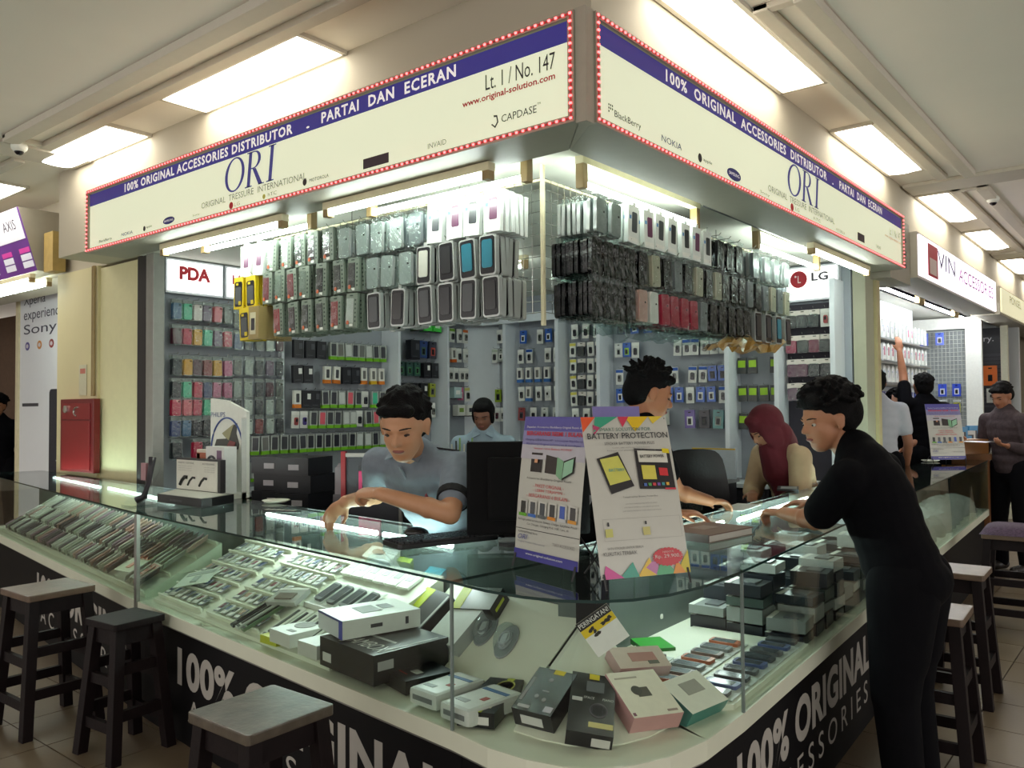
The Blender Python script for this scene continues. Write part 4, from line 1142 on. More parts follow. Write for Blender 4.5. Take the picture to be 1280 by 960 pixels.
wall_row(wb, TWD, -2.35, -2.01, 1.67, [('head', (90, 36, 76)), ('head', BK), ('head', BK), ('head', BK)], B6, 'fourth row', names={**PINKS, (90, 36, 76): 'purple'})

# ------------------------------------------------------------------ backlit category signs on the shop walls
m_lit = M('lit_acrylic', (250, 250, 248), 0.3, var=0.01, emis=1.0)
def wall_sign(name, label, T, u0, u1, z0, z1, y=-0.06):
    t = thing(name, label, 'sign')
    t.matrix_world = T
    MB().box(u0, u1, y + 0.012, -0.0, z0, z1).build('box', m_wallw, t)
    MB().box(u0 + 0.012, u1 - 0.012, y, y + 0.012, z0 + 0.015, z1 - 0.015).build('lit_panel', m_lit, t)
    return t, y
def txt_on(t, s, u0, u1, z, h, col, y, **k):
    lettering(t, s, col, frame((u0, y - 0.0008, z), (1, 0, 0), (0, 0, 1), (0, -1, 0)), w=u1 - u0, h=h, **k)
t, y = wall_sign('lit_wall_sign', 'backlit white sign with red letters on the left shop wall', TWL, 2.955, 3.40, 2.32, 2.565)
txt_on(t, 'PDA', 3.05, 3.29, 2.42, 0.095, C(214, 44, 60), y, bold=0.05)
txt_on(t, 'ACCESSORIES', 3.03, 3.33, 2.345, 0.03, C(226, 214, 200), y)
t, y = wall_sign('lit_wall_sign', 'second backlit sign half hidden behind the yellow boxes', TWL, 3.42, 3.95, 2.32, 2.565)
txt_on(t, 'HO', 3.47, 3.62, 2.43, 0.07, C(190, 40, 90), y, bold=0.02)
t, y = wall_sign('lit_wall_sign', 'backlit white sign with red round logo on the back wall', TWB, -2.37, -1.965, 2.29, 2.555)
txt_on(t, 'LG', -2.165, -2.04, 2.435, 0.065, C(70, 66, 76), y, bold=0.03)
txt_on(t, 'ORIGINAL ACCESSORIES', -2.35, -2.0, 2.33, 0.035, C(150, 150, 146), y)
b = MB(); b.xzprism([(-2.262 + 0.065 * math.cos(2 * PI * k / 24), 2.457 + 0.065 * math.sin(2 * PI * k / 24)) for k in range(24)], y - 0.002, y)
lo_ = b.build('round_logo', C(166, 30, 44), t)
e = MB(); e.box(-2.268, -2.262, y - 0.003, y - 0.002, 2.43, 2.485); e.box(-2.262, -2.245, y - 0.003, y - 0.002, 2.43, 2.437)
e.xzprism([(-2.285 + 0.008 * math.cos(2 * PI * k / 10), 2.48 + 0.008 * math.sin(2 * PI * k / 10)) for k in range(10)], y - 0.003, y - 0.002)
e.build('logo_face', C(230, 220, 216), lo_)
# ================================================================== goods inside the counters
def F3(o, x, y, z): return frame(o, x, y, z)
def slope_frame(a, d, n, right, s, w, z0=0.59, z1=0.83, w0=0.05, w1=0.58):
    """frame on the sloped display: x to the right as seen from outside, y up the slope, z its normal"""
    t = (w - w0) / (w1 - w0)
    o = Vector((a[0] + d.x * s + n.x * w, a[1] + d.y * s + n.y * w, z0 + (z1 - z0) * t))
    ex = Vector((d.x, d.y, 0)) * right
    ey = Vector((n.x, n.y, (z1 - z0) / (w1 - w0))).normalized()
    return F3(o, ex, ey, ex.cross(ey))
def tray(name, label, a, d, n, right, s0, s1, rows, blocks, z0=0.59, z1=0.83, w1=0.58):
    root = thing(name, label, 'tray', (0, 0, 0))
    w0 = 0.05
    def P(s, w, z): return (a[0] + d.x * s + n.x * w, a[1] + d.y * s + n.y * w, z)
    b = MB()
    vs = [P(s0, w0, ZD + 0.001), P(s1, w0, ZD + 0.001), P(s1, w1, ZD + 0.001), P(s0, w1, ZD + 0.001), P(s0, w0, z0 - 0.004), P(s1, w0, z0 - 0.004), P(s1, w1, z1 - 0.004), P(s0, w1, z1 - 0.004)]
    b.add(vs, [(0, 3, 2, 1), (4, 5, 6, 7), (0, 1, 5, 4), (1, 2, 6, 5), (2, 3, 7, 6), (3, 0, 4, 7)])
    b.build('sloped_panel', m_deck, root)
    for (q0, q1) in blocks:
        for w in rows:
            T = slope_frame(a, d, n, right, (q0 + q1) / 2, w, z0, z1, w1=w1)
            m = MB(); m.T = T; h = (q1 - q0) / 2
            m.box(-h, h, -0.004, 0.004, -0.004, 0.018)
            m.build('divider', M('divider_white', (226, 230, 210), 0.4), root)
    return root
_fk = {}
def flat(kind, col, w, l, t=0.008, col2=(40, 40, 46)):
    key = (kind, col, w, l, t, col2)
    if key in _fk: return _fk[key]
    b = MB(); a, c2 = C(*col, 0.35), C(*col2, 0.3)
    wh = C(228, 230, 222)
    b.box(-w / 2, w / 2, -l / 2, l / 2, 0, t, 0)
    if kind == 'mem':
        b.box(-w * 0.36, w * 0.2, -l * 0.1, l * 0.36, t, t + 0.002, 1); b.box(-w * 0.4, w * 0.4, -l * 0.42, -l * 0.2, t, t + 0.001, 2)
    elif kind == 'slim':
        b.box(-w * 0.14, w * 0.14, -l * 0.38, l * 0.4, t, t + 0.004, 1); b.box(-w * 0.4, w * 0.4, -l * 0.48, -l * 0.42, t, t + 0.001, 1)
    elif kind == 'bag':
        b.box(-w * 0.3, w * 0.3, -l * 0.3, l * 0.1, t, t + 0.006, 1); b.box(-w / 2, w / 2, l * 0.36, l / 2, t, t + 0.001, 2)
    elif kind == 'phone':
        n0 = len(b.v)
        pts = rr(w * 0.7, l * 0.72, 0.008, 3)
        b.prism([(p[0], p[1]) for p in pts], t, t + 0.012, 1)
        b.box(-w * 0.28, w * 0.28, -l * 0.26, l * 0.3, t + 0.012, t + 0.0125, 3)
        b.box(-w * 0.4, w * 0.4, l * 0.40, l * 0.48, t, t + 0.001, 2)
    elif kind == 'line':
        b.box(-w * 0.42, w * 0.42, l * 0.2, l * 0.42, t, t + 0.001, 1); b.box(-w * 0.1, w * 0.1, -l * 0.3, l * 0.1, t, t + 0.003, 1)
    _fk[key] = b.mesh(kind + '_flat', [a, c2, wh, C(70, 74, 80, 0.15)], recalc=False)
    return _fk[key]
def lay(name, me, T, label, cat, group, rot=0.0, tilt=0.0, dz=0.0):
    o = bpy.data.objects.new(name, me); COL.objects.link(o)
    o.matrix_world = T @ Matrix.Translation((0, 0, dz)) @ Matrix.Rotation(tilt, 4, 'Y') @ Matrix.Rotation(rot, 4, 'Z')
    return tag(o, label, cat, group)
r4 = random.Random(21)
# far left counter: filed rows of film packs
tray('display_tray', 'long sloped white tray in the far left counter', LA1, dL2, nL2, -1, 0.04, 3.25, (0.05, 0.18, 0.31, 0.42), ((0.05, 3.2),), w1=0.44, z1=0.80)
GREYS = [((214, 218, 208), 'pale'), ((176, 178, 172), 'grey'), ((120, 114, 120), 'dark grey'), ((228, 232, 222), 'white'), ((176, 146, 166), 'mauve'), ((190, 200, 180), 'grey green'), ((84, 78, 86), 'charcoal'), ((216, 176, 166), 'pinkish'), ((228, 232, 226), 'white')]
for ri, w in enumerate((0.115, 0.245, 0.365)):
    n = 50 if ri < 2 else 46
    for i in range(n):
        s = 0.14 + i * (2.95 / n) + r4.uniform(-0.008, 0.008)
        if ri == 0 and i in (4, 5, 6, 7): continue
        c, nm = GREYS[r4.randrange(len(GREYS))]
        lay('film_pack', flat('bag', c, 0.085, 0.125, 0.004, GREYS[r4.randrange(len(GREYS))][0]), slope_frame(LA1, dL2, nL2, -1, s, w, z1=0.80, w1=0.44), '%s screen film pack, %s from the joint, %s tray row, far left' % (nm, ORD[i], ('front', 'middle', 'back')[ri]), 'film pack', 'filed film packs', r4.uniform(-0.08, 0.08), -0.55, 0.032)
lay('printed_card', flat('line', (196, 200, 168), 0.20, 0.16, 0.003, (206, 120, 90)), slope_frame(LA1, dL2, nL2, -1, 0.42, 0.15), 'pale printed card with orange lettering and punched holes', 'card', None, 0.1, 0, 0.05)
lay('printed_card', flat('line', (206, 206, 190), 0.11, 0.14, 0.003, (190, 90, 80)), slope_frame(LA1, dL2, nL2, -1, 0.2, 0.13), 'white printed card with red lettering beside the glass joint', 'card', None, -0.05, 0, 0.05)
# left counter: two blocks of small card trays
rowsA = (0.07, 0.16, 0.25, 0.34, 0.43, 0.52)
tray('display_tray', 'sloped white tray with dividers in the left counter', LA0, dL, nL, -1, 0.72, 2.26, rowsA, ((1.78, 2.24), (1.26, 1.72)))
MC = [((60, 64, 76), 'dark'), ((196, 200, 196), 'white'), ((120, 60, 70), 'red'), ((70, 84, 120), 'blue'), ((150, 152, 146), 'grey'), ((34, 34, 40), 'black'), ((180, 150, 130), 'tan')]
for bi, (q0, q1) in enumerate(((1.80, 2.22), (1.28, 1.70))):
    for ri, w in enumerate(rowsA[:-1]):
        n = 7
        for i in range(n):
            s = q1 - (i + 0.5) * (q1 - q0) / n
            c, nm = MC[r4.randrange(len(MC))]
            lay('memory_card_pack', flat('mem', (206, 210, 204) if i % 3 else (120, 124, 130), 0.05, 0.062, 0.003, c), slope_frame(LA0, dL, nL, -1, s, w + 0.045), 'small %s memory card pack, %s in %s row, %s tray block' % (nm, ORD[i], ORD[ri], ('left', 'right')[bi]), 'card pack', 'memory card packs', r4.uniform(-0.06, 0.06), -0.12, 0.012)
lay('paper_sheet', flat('line', (196, 206, 190), 0.20, 0.13, 0.002, (150, 160, 150)), slope_frame(LA0, dL, nL, -1, 2.08, 0.20), 'pale paper sheet lying over the left tray block', 'paper', None, 0.5, 0, 0.035)
lay('clear_case', flat('bag', (170, 172, 166), 0.17, 0.10, 0.02, (120, 110, 100)), slope_frame(LA0, dL, nL, -1, 1.30, 0.24), 'clear plastic case on the tray by the white packs', 'case', None, 0.25, 0, 0.03)
# slim white packs beside the trays
for i in range(5):
    s = 1.20 - i * 0.062
    lay('stylus_pack', flat('slim', (224, 228, 216), 0.05, 0.19, 0.004, (46, 46, 50) if i % 2 else (96, 100, 96)), slope_frame(LA0, dL, nL, -1, s, 0.15), 'slim white stylus pack, %s from the left, front row' % ORD[i], 'stylus pack', 'slim stylus packs', -0.05, 0, 0.006)
for i in range(4):
    s = 1.17 - i * 0.09
    lay('cable_pack', flat('phone', (214, 220, 212), 0.075, 0.16, 0.005, (80, 84, 86)), slope_frame(LA0, dL, nL, -1, s, 0.34), 'white cable pack, %s from the left, behind the stylus packs' % ORD[i], 'cable pack', 'white cable packs', -0.03, 0, 0.006)
for i in range(6):
    s = 1.22 - i * 0.08
    lay('cable_pack', flat('mem', (222, 226, 216), 0.07, 0.10, 0.012, (150, 156, 150)), slope_frame(LA0, dL, nL, -1, s, 0.50), 'white cable pack at the back of the tray, %s from left' % ORD[i], 'cable pack', 'white cable packs', 0.03, 0, 0.006)
for i, c in enumerate(((40, 44, 50), (200, 206, 200), (90, 120, 90))):
    lay('stylus_pack', flat('slim', c, 0.03, 0.20, 0.012, (20, 22, 26)), slope_frame(LA0, dL, nL, -1, 1.40 - i * 0.045, 0.13), '%s pen pack lying over the front tray divider' % ('black', 'white', 'green')[i], 'stylus pack', None, -0.15, 0, 0.02)

# ------------------------------------------------------------------ boxes, measured from the corners of their top faces
def boxpx(name, label, LF, RF, RB, zt, h, cols, cat='box', feats=(), bev=0.0, group=None, LB=None, plane=None):
    if plane is not None:   # lying on a ramp: measure on the ramp raised by the box height
        o_, n_ = plane; q_ = o_ + n_ * (h + 0.001)
        def hit(px):
            d_ = ray(*px); return CAM + d_ * ((q_ - CAM).dot(n_) / d_.dot(n_))
        a, b, c = hit(LF), hit(RF), hit(RB)
        u = (b - a); W = u.length; u.normalize(); v = n_.cross(u)
        Dp = min(max((c - b).dot(v), 0.03), 0.26)
        mw_ = frame((a + b) / 2 + v * (Dp / 2) - n_ * h, u, v, n_)
    else:
        a, b, c = atz(*LF, zt), atz(*RF, zt), atz(*RB, zt)
        u = Vector((b.x - a.x, b.y - a.y)); W = u.length; u.normalize()
        v = Vector((-u.y, u.x)); Dp = (Vector((c.x - b.x, c.y - b.y))).dot(v)
        if Dp < 0: v = -v; Dp = -Dp
        o = Vector(((a.x + b.x) / 2 + v.x * Dp / 2, (a.y + b.y) / 2 + v.y * Dp / 2, zt - h))
        ang = math.atan2(u.y, u.x)
        if LB is not None:      # all four corners seen: best-fitting rectangle
            e = atz(*LB, zt)
            uu = ((b - a) + (c - e)) / 2; vv = ((e - a) + (c - b)) / 2
            W, Dp = uu.xy.length, vv.xy.length
            a1 = math.atan2(uu.y, uu.x); a2 = math.atan2(vv.y, vv.x) - PI / 2
            ang = math.atan2(math.sin(a1) + math.sin(a2), math.cos(a1) + math.cos(a2))
            m4 = (a + b + c + e) / 4; o = Vector((m4.x, m4.y, zt - h))
        mw_ = Matrix.Translation(o) @ Matrix.Rotation(ang, 4, 'Z')
    t = thing(name, label, cat, (0, 0, 0), 0, group)
    t.matrix_world = mw_
    x, y = W / 2, Dp / 2
    m = MB(); m.box(-x, x, -y, y, 0, h, 0)
    # faces: bottom, top, front, right, back, left
    for k, mi in enumerate((0, 1, 2, 3, 0, 3)):
        m.m[k] = mi
    top, fr, sd = (cols + (cols[-1],) * 3)[:3]
    m.build('carton', [C(*sd), C(*top, 0.3), C(*fr, 0.3), C(*sd, 0.3)], t, bevel=bev)
    for f in feats:
        if f[0] == 't':        # top rectangle in fractions (x from left, y from front)
            _, nm, x0, x1, y0, y1, col = f
            MB().box(-x + x0 * W, -x + x1 * W, -y + y0 * Dp, -y + y1 * Dp, h, h + 0.0012).build(nm, C(*col), t)
        elif f[0] == 'f':      # front rectangle
            _, nm, x0, x1, z0, z1, col = f
            MB().box(-x + x0 * W, -x + x1 * W, -y - 0.0012, -y, z0 * h, z1 * h).build(nm, C(*col), t)
        elif f[0] == 'tt':     # lettering on top
            _, s_, x0, x1, y0, hh, col = f
            lettering(t, s_, C(*col), frame((-x + x0 * W, -y + y0 * Dp, h + 0.0008), (1, 0, 0), (0, 1, 0), (0, 0, 1)), w=(x1 - x0) * W, h=hh * Dp, shear=0.2 if s_.isupper() else 0)
        elif f[0] == 'te':     # ellipse on top
            _, nm, cx, cy, rx, ry, col = f
            e = MB(); e.prism([(-x + (cx + rx * math.cos(2 * PI * k / 18)) * W, -y + (cy + ry * math.sin(2 * PI * k / 18)) * Dp) for k in range(18)], h, h + 0.0018); e.build(nm, C(*col), t)
        elif f[0] == 'r':      # right side rectangle (y fraction from front)
            _, nm, y0, y1, z0, z1, col = f
            MB().box(x, x + 0.0012, -y + y0 * Dp, -y + y1 * Dp, z0 * h, z1 * h).build(nm, C(*col), t)
    return t
# white ramps that rise to the back of the corner and left counters, and the black block behind them
def lw(s_, w_, z_): return along(LA0, LA1, nL, s_, w_, z_)
RW0, RW1, RZ0, RZ1 = 0.30, 0.62, 0.574, 0.80
_a, _b, _c = lw(0, RW0, RZ0), lw(0.5, RW0, RZ0), lw(0, RW1, RZ1)
_n = (_b - _a).cross(_c - _a).normalized()
if _n.z < 0: _n = -_n
RAMP = (_a, _n)
def sheet(b, pts, th=0.004):
    n = len(pts); pts = [Vector(p) for p in pts]
    b.add(pts + [p - Vector((0, 0, th)) for p in pts], [list(range(n)), list(range(n, 2 * n))[::-1]] + [(i, n + i, n + (i + 1) % n, (i + 1) % n) for i in range(n)])
rq = thing('back_ramp', 'white ramp panel at the back of the left counter under the boxes', 'panel')
b = MB(); sheet(b, [lw(0.012, RW0, RZ0), lw(0.70, RW0, RZ0), lw(0.70, RW1, RZ1), lw(0.012, RW1, RZ1)]); b.build('ramp_panel', m_deck, rq)
rp = thing('corner_ramp', 'white fan-shaped ramp rising to the back of the corner counter', 'panel')
e1 = off(LA0, nL, RW1); e2 = off(RA0, nR, RW1); ec = (e2[0] - 0.02, e1[1] - 0.02)
arc = []
for i_, p_c in enumerate(CORNER):
    d_ = Vector((ec[0] - p_c[0], ec[1] - p_c[1])); L_ = d_.length
    f_ = 0.13 / L_
    arc.append(Vector((p_c[0] + d_.x * f_, p_c[1] + d_.y * f_, RZ0)))
arc[0] = lw(0.0, RW0, RZ0); arc[-1] = along(RA0, RA1, nR, 0.0, RW0, RZ0)
b = MB(); apex = Vector((ec[0], ec[1], RZ1))
def fan_plane(i_):
    n_ = (arc[i_ + 1] - arc[i_]).cross(apex - arc[i_]).normalized()
    return (arc[i_], n_ if n_.z > 0 else -n_)
le, re_ = lw(0.0, RW1, RZ1), along(RA0, RA1, nR, 0.0, RW1, RZ1)
sheet(b, [arc[0], apex, le]); sheet(b, [arc[-1], re_, apex])
for i_ in range(len(arc) - 1):
    sheet(b, [arc[i_], arc[i_ + 1], apex])
b.build('ramp_panel', m_deck, rp)
bk = MB().box(ec[0] - 0.075, ec[0] + 0.005, ec[1] - 0.075, ec[1] + 0.005, 0.78, 0.985)
tag(bk.build('support_block', M('support_black', (14, 13, 16), 0.6, spec=0.2)), 'black support block under the glass at the inner corner', 'block')
K = (12, 12, 14); KG = (26, 26, 29); Wh = (226, 228, 222); LM = (176, 190, 30)
boxpx('speaker_box', 'large black speaker box with white lettering in the left counter', (400, 795), (467, 820), (514, 782), 0.69, 0.10, (KG, K, K), feats=(('tt', 'JAMBOX', 0.30, 0.95, 0.04, 0.26, (240, 240, 236)), ('tt', 'BIG', 0.10, 0.26, 0.06, 0.16, (110, 110, 112)), ('t', 'white_line', 0.05, 0.8, 0.42, 0.46, (190, 192, 190)), ('f', 'white_label', 0.06, 0.22, 0.2, 0.5, (206, 206, 200)), ('t', 'edge_line', 0.93, 0.96, 0.1, 0.9, (150, 150, 146)), ('r', 'side_tag', 0.05, 0.25, 0.45, 0.75, (170, 170, 168))))
boxpx('flat_black_box', 'flat black box lying in front of the speaker box', (470, 832), (507, 852), (537, 824), 0.62, 0.045, (K, K, K), feats=(('t', 'silver_label', 0.6, 0.8, 0.35, 0.5, (170, 170, 166)), ('t', 'red_line', 0.2, 0.7, 0.2, 0.23, (150, 60, 50))))
boxpx('gadget_box', 'black box with small lime label behind the white blue-edged box', (415, 752), (478, 768), (520, 728), 0.66, 0.06, (K, K, K), feats=(('t', 'lime_label', 0.72, 0.95, 0.0, 0.2, LM), ('t', 'picture', 0.1, 0.6, 0.3, 0.9, (70, 74, 78))), plane=RAMP)
boxpx('gadget_box', 'black box with a long lime yellow stripe on top', (489, 780), (519, 793), (570, 746), 0.66, 0.06, (KG, K, K), feats=(('t', 'lime_stripe', 0.0, 0.36, 0.0, 1.0, LM), ('t', 'white_line', 0.9, 0.96, 0.05, 0.95, (190, 190, 186)), ('f', 'grey_mark', 0.3, 0.7, 0.3, 0.6, (90, 90, 92))), plane=RAMP)
boxpx('gadget_box', 'silver topped black box with lime stripe under the counter edge', (563, 760), (612, 762), (634, 735), 0.66, 0.06, ((170, 176, 172), K, K), feats=(('t', 'lime_stripe', 0.0, 0.25, 0.0, 1.0, LM), ('r', 'side_text', 0.2, 0.8, 0.4, 0.6, LM)), plane=RAMP)
boxpx('long_white_box', 'long plain white box between the black boxes and the blisters', (532, 797), (565, 808), (614, 764), 0.64, 0.055, ((214, 222, 216), (190, 196, 190), (160, 166, 162)), plane=RAMP)
boxpx('tilted_box', 'white box with a blue edge and logo on top of the speaker box', (398, 762), (428, 777), (478, 742), 0.76, 0.065, (Wh, (210, 214, 216), Wh), feats=(('f', 'blue_edge', 0.86, 1.0, 0.0, 1.0, (60, 66, 160)), ('f', 'blue_top_edge', 0.0, 1.0, 0.88, 1.0, (80, 80, 140)), ('t', 'dark_picture', 0.25, 0.7, 0.35, 0.6, (120, 122, 116)), ('t', 'dark_picture', 0.3, 0.6, 0.65, 0.8, (70, 74, 76)), ('r', 'brand_mark', 0.35, 0.5, 0.4, 0.6, (40, 40, 46)), ('r', 'thin_mark', 0.8, 0.84, 0.3, 0.7, (60, 60, 66))))
boxpx('white_box', 'white box with black tablet picture behind the blue-edged box', (380, 752), (412, 762), (450, 730), 0.70, 0.05, (Wh, Wh, Wh), feats=(('t', 'tablet_picture', 0.1, 0.85, 0.25, 0.85, (70, 72, 74)),))
boxpx('white_box', 'white box with grey heart-shaped gadget beside yellow flap', (337, 785), (362, 794), (388, 772), 0.66, 0.05, (Wh, (214, 216, 208), Wh), feats=(('te', 'gadget_picture', 0.45, 0.6, 0.28, 0.22, (120, 118, 112)), ('t', 'caption', 0.5, 0.8, 0.15, 0.25, (130, 130, 126))))
boxpx('white_box', 'small white box left of the speaker box', (372, 800), (396, 808), (425, 780), 0.65, 0.05, (Wh, (206, 208, 200), Wh), feats=(('t', 'gadget_picture', 0.5, 0.8, 0.5, 0.7, (120, 120, 116)), ('t', 'dot', 0.3, 0.4, 0.3, 0.4, (70, 70, 74))))
boxpx('yellow_flap', 'yellow green cardboard flap at the front of the white boxes', (325, 793), (345, 799), (352, 790), 0.62, 0.03, ((196, 200, 40), (190, 196, 40), (170, 176, 40)), cat='card')
boxpx('white_box', 'white trapezoid box seen through the glass top near tube light', (452, 695), (486, 703), (490, 684), 0.80, 0.06, (Wh, (190, 196, 190), Wh), feats=(('te', 'gadget_picture', 0.4, 0.5, 0.22, 0.2, (110, 112, 108)),), plane=RAMP)
boxpx('lime_card', 'lime green card box seen through the glass top', (492, 700), (512, 704), (514, 682), 0.82, 0.04, ((176, 196, 50), (160, 180, 50), (140, 160, 50)), plane=RAMP)
for k, (x, y, c, l) in enumerate(((530, 716, (60, 160, 180), 'cyan'), (475, 722, (60, 90, 180), 'blue'), (625, 716, (190, 200, 60), 'yellow'))):
    boxpx('small_box', 'small %s box lying deep inside the counter' % l, (x, y), (x + 20, y + 4), (x + 26, y - 5), 0.63, 0.03, (c, c, c), group='small boxes deep in the counter', plane=RAMP)
# rounded white packs
def tin(x0, y0, x1, y1, x2, y2, label):
    t = boxpx('rounded_pack', label, (x0, y0), (x1, y1), (x2, y2), 0.63, 0.05, ((226, 230, 226), (200, 206, 204), (206, 210, 206)), bev=0.016, feats=(('t', 'blue_text', 0.1, 0.9, 0.72, 0.80, (70, 110, 160)), ('t', 'red_mark', 0.6, 0.75, 0.4, 0.52, (170, 80, 70)), ('t', 'fine_print', 0.15, 0.5, 0.2, 0.3, (170, 176, 176)), ('f', 'dark_slot', 0.15, 0.85, 0.35, 0.65, (120, 124, 124))))
tin(511, 858, 545, 870, 573, 838, 'white rounded pack with blue lettering, left of the glass seam')
tin(549, 876, 586, 890, 614, 852, 'white rounded pack with blue lettering, behind the glass seam')
m_blis = clear('blister', (228, 236, 236), 0.5, 0.06, bump=0.4, bscale=30, cloud=0.12)
def blister(x, y, rz, label, L=0.15, Wd=0.085, H=0.05, z=ZD + 0.001, inner=(110, 114, 118), on=None):
    p = atz(x, y, z + 0.02)
    t = thing('blister_pack', label, 'blister pack', (p.x, p.y, z), rz, 'clear blister packs')
    if on is not None:      # lying on the white ramp
        o_, n_ = on; d_ = ray(x, y)
        p = CAM + d_ * ((o_ - CAM).dot(n_) / d_.dot(n_)) + n_ * 0.002
        ex = Vector((0, 0, 1)).cross(n_).normalized()
        t.matrix_world = frame(p, ex, n_.cross(ex), n_) @ Matrix.Rotation(rz, 4, 'Z')
    MB().prism([(Wd / 2 * math.cos(2 * PI * k / 20), L / 2 * math.sin(2 * PI * k / 20)) for k in range(20)], 0, 0.004).build('backing', C(150, 154, 156), t)
    d = MB()
    def fn(u, v):
        a = 2 * PI * u; ph = v * PI / 2
        return (Wd * 0.46 * math.cos(ph) * math.cos(a), L * 0.46 * math.cos(ph) * math.sin(a), 0.004 + H * math.sin(ph))
    d.grid(fn, 20, 6); d.build('dome', m_blis, t, smooth=True)
    c = MB()
    for q in range(2):
        c.tube([(Wd * 0.25 * math.cos(t_ * 0.5), L * (0.25 - 0.06 * q) * math.sin(t_ * 0.5), 0.01 + 0.012 * q) for t_ in range(14)], 0.004, 6)
    c.build('coiled_cable', C(*inner), t)
    MB().box(-0.012, 0.012, -0.03, 0.02, 0.004, 0.024).build('gadget', C(200, 204, 204), t, bevel=0.004)
blister(608, 788, 0.3, 'clear blister pack with cable, behind the oval one', on=RAMP)
blister(634, 803, 0.3, 'clear oval blister pack with silver cable beside the white deck', H=0.06, inner=(180, 184, 186), on=RAMP)
blister(578, 818, -0.5, 'clear blister pack with dark cable behind the white rounded packs', L=0.12)
blister(612, 838, -0.4, 'small clear blister pack beside the oval one', L=0.10, Wd=0.08, inner=(150, 150, 146))
boxpx('black_cable_box', 'black pack with coiled yellow cable, left of three black boxes', (583, 886), (626, 895), (645, 850), 0.62, 0.045, (K, K, K), LB=(605, 845), feats=(('te', 'yellow_coil', 0.65, 0.75, 0.26, 0.18, (170, 168, 70)), ('te', 'coil_centre', 0.65, 0.75, 0.22, 0.14, (36, 36, 38)), ('t', 'yellow_tag', 0.4, 0.65, 0.0, 0.1, LM), ('t', 'pale_strap', 0.1, 0.8, 0.12, 0.2, (206, 206, 190)), ('f', 'white_label', 0.5, 0.85, 0.2, 0.7, (216, 214, 210)), ('t', 'yellow_corner', 0.55, 0.75, 0.93, 1.0, LM)))
boxpx('earphone_box', 'tall black earphone box with yellow tag, middle of three', (639, 884), (688, 896), (706, 840), 0.635, 0.06, (K, (30, 30, 34), K), LB=(650, 831), feats=(('t', 'yellow_tag', 0.45, 0.72, 0.9, 1.0, (214, 196, 30)), ('t', 'grey_bar', 0.04, 0.12, 0.2, 0.75, (130, 130, 130)), ('te', 'bud_picture', 0.5, 0.75, 0.06, 0.04, (150, 150, 152)), ('te', 'bud_picture', 0.4, 0.35, 0.05, 0.04, (160, 160, 160)), ('te', 'bud_picture', 0.62, 0.3, 0.05, 0.04, (160, 160, 160)), ('t', 'curl_picture', 0.45, 0.62, 0.48, 0.5, (190, 190, 190)), ('f', 'white_label', 0.2, 0.75, 0.2, 0.7, (206, 206, 204)), ('t', 'caption', 0.1, 0.4, 0.06, 0.12, (180, 180, 180)), ('t', 'code_mark', 0.75, 0.95, 0.06, 0.18, (190, 186, 196))), plane=fan_plane(2))
boxpx('earphone_box', 'black earphone box with yellow tag and gold strap, right of three', (708, 912), (767, 922), (774, 848), 0.625, 0.05, (K, (28, 28, 32), K), LB=(712, 838), feats=(('t', 'yellow_tag', 0.4, 0.63, 0.9, 0.99, (214, 196, 30)), ('t', 'grey_window', 0.35, 0.75, 0.68, 0.86, (92, 96, 100)), ('t', 'white_label', 0.05, 0.28, 0.5, 0.56, (190, 190, 188)), ('tt', 'SPACE', 0.3, 0.55, 0.55, 0.04, (190, 190, 188)), ('tt', 'PIANO', 0.72, 0.97, 0.55, 0.04, (190, 190, 188)), ('t', 'gold_strap', 0.45, 0.98, 0.1, 0.18, (206, 196, 130)), ('te', 'ring_picture', 0.65, 0.38, 0.2, 0.12, (80, 76, 84)), ('te', 'ring_centre', 0.65, 0.38, 0.17, 0.1, (34, 34, 38)), ('t', 'red_figure', 0.62, 0.72, 0.3, 0.45, (150, 70, 70)), ('f', 'white_label', 0.55, 0.95, 0.15, 0.7, (206, 204, 200))), plane=fan_plane(4))
boxpx('headset_box', 'cream square headset box with pink sides and headset picture', (793, 898), (855, 890), (838, 834), 0.63, 0.055, ((226, 222, 204), (196, 150, 148), (200, 150, 150)), LB=(778, 842), feats=(('t', 'headset_picture', 0.36, 0.62, 0.42, 0.62, (70, 66, 56)), ('te', 'earpiece_picture', 0.38, 0.56, 0.1, 0.1, (56, 54, 46)), ('t', 'small_print', 0.1, 0.55, 0.84, 0.87, (170, 166, 150)), ('t', 'brand_mark', 0.72, 0.92, 0.06, 0.1, (150, 130, 120)), ('t', 'corner_mark', 0.03, 0.08, 0.04, 0.1, (120, 70, 90))), plane=fan_plane(5))
boxpx('clear_pink_box', 'transparent pinkish box behind the cream headset box', (776, 836), (840, 832), (836, 806), 0.62, 0.04, ((196, 180, 166), (190, 160, 156), (190, 160, 156)), LB=(790, 810), feats=(('t', 'red_picture', 0.3, 0.8, 0.3, 0.7, (170, 120, 110)), ('t', 'dark_mark', 0.6, 0.8, 0.15, 0.3, (80, 80, 70))), plane=fan_plane(5))
boxpx('teal_side_box', 'white box with teal side at the right of the corner counter', (866, 893), (911, 874), (874, 836), 0.635, 0.06, ((222, 224, 210), (60, 130, 120), (60, 120, 112)), LB=(845, 842), feats=(('t', 'grey_picture', 0.3, 0.75, 0.45, 0.8, (150, 150, 140)),), plane=fan_plane(6))
boxpx('green_card', 'bright green printed card on the corner deck', (788, 798), (806, 812), (820, 792), 0.60, 0.02, ((50, 150, 50), (40, 110, 40), (40, 110, 40)), cat='card')
boxpx('dark_packet', 'dark packet lying under the yellow warning card', (766, 815), (784, 826), (800, 806), 0.60, 0.02, ((50, 54, 50), (36, 36, 38), (36, 36, 38)))
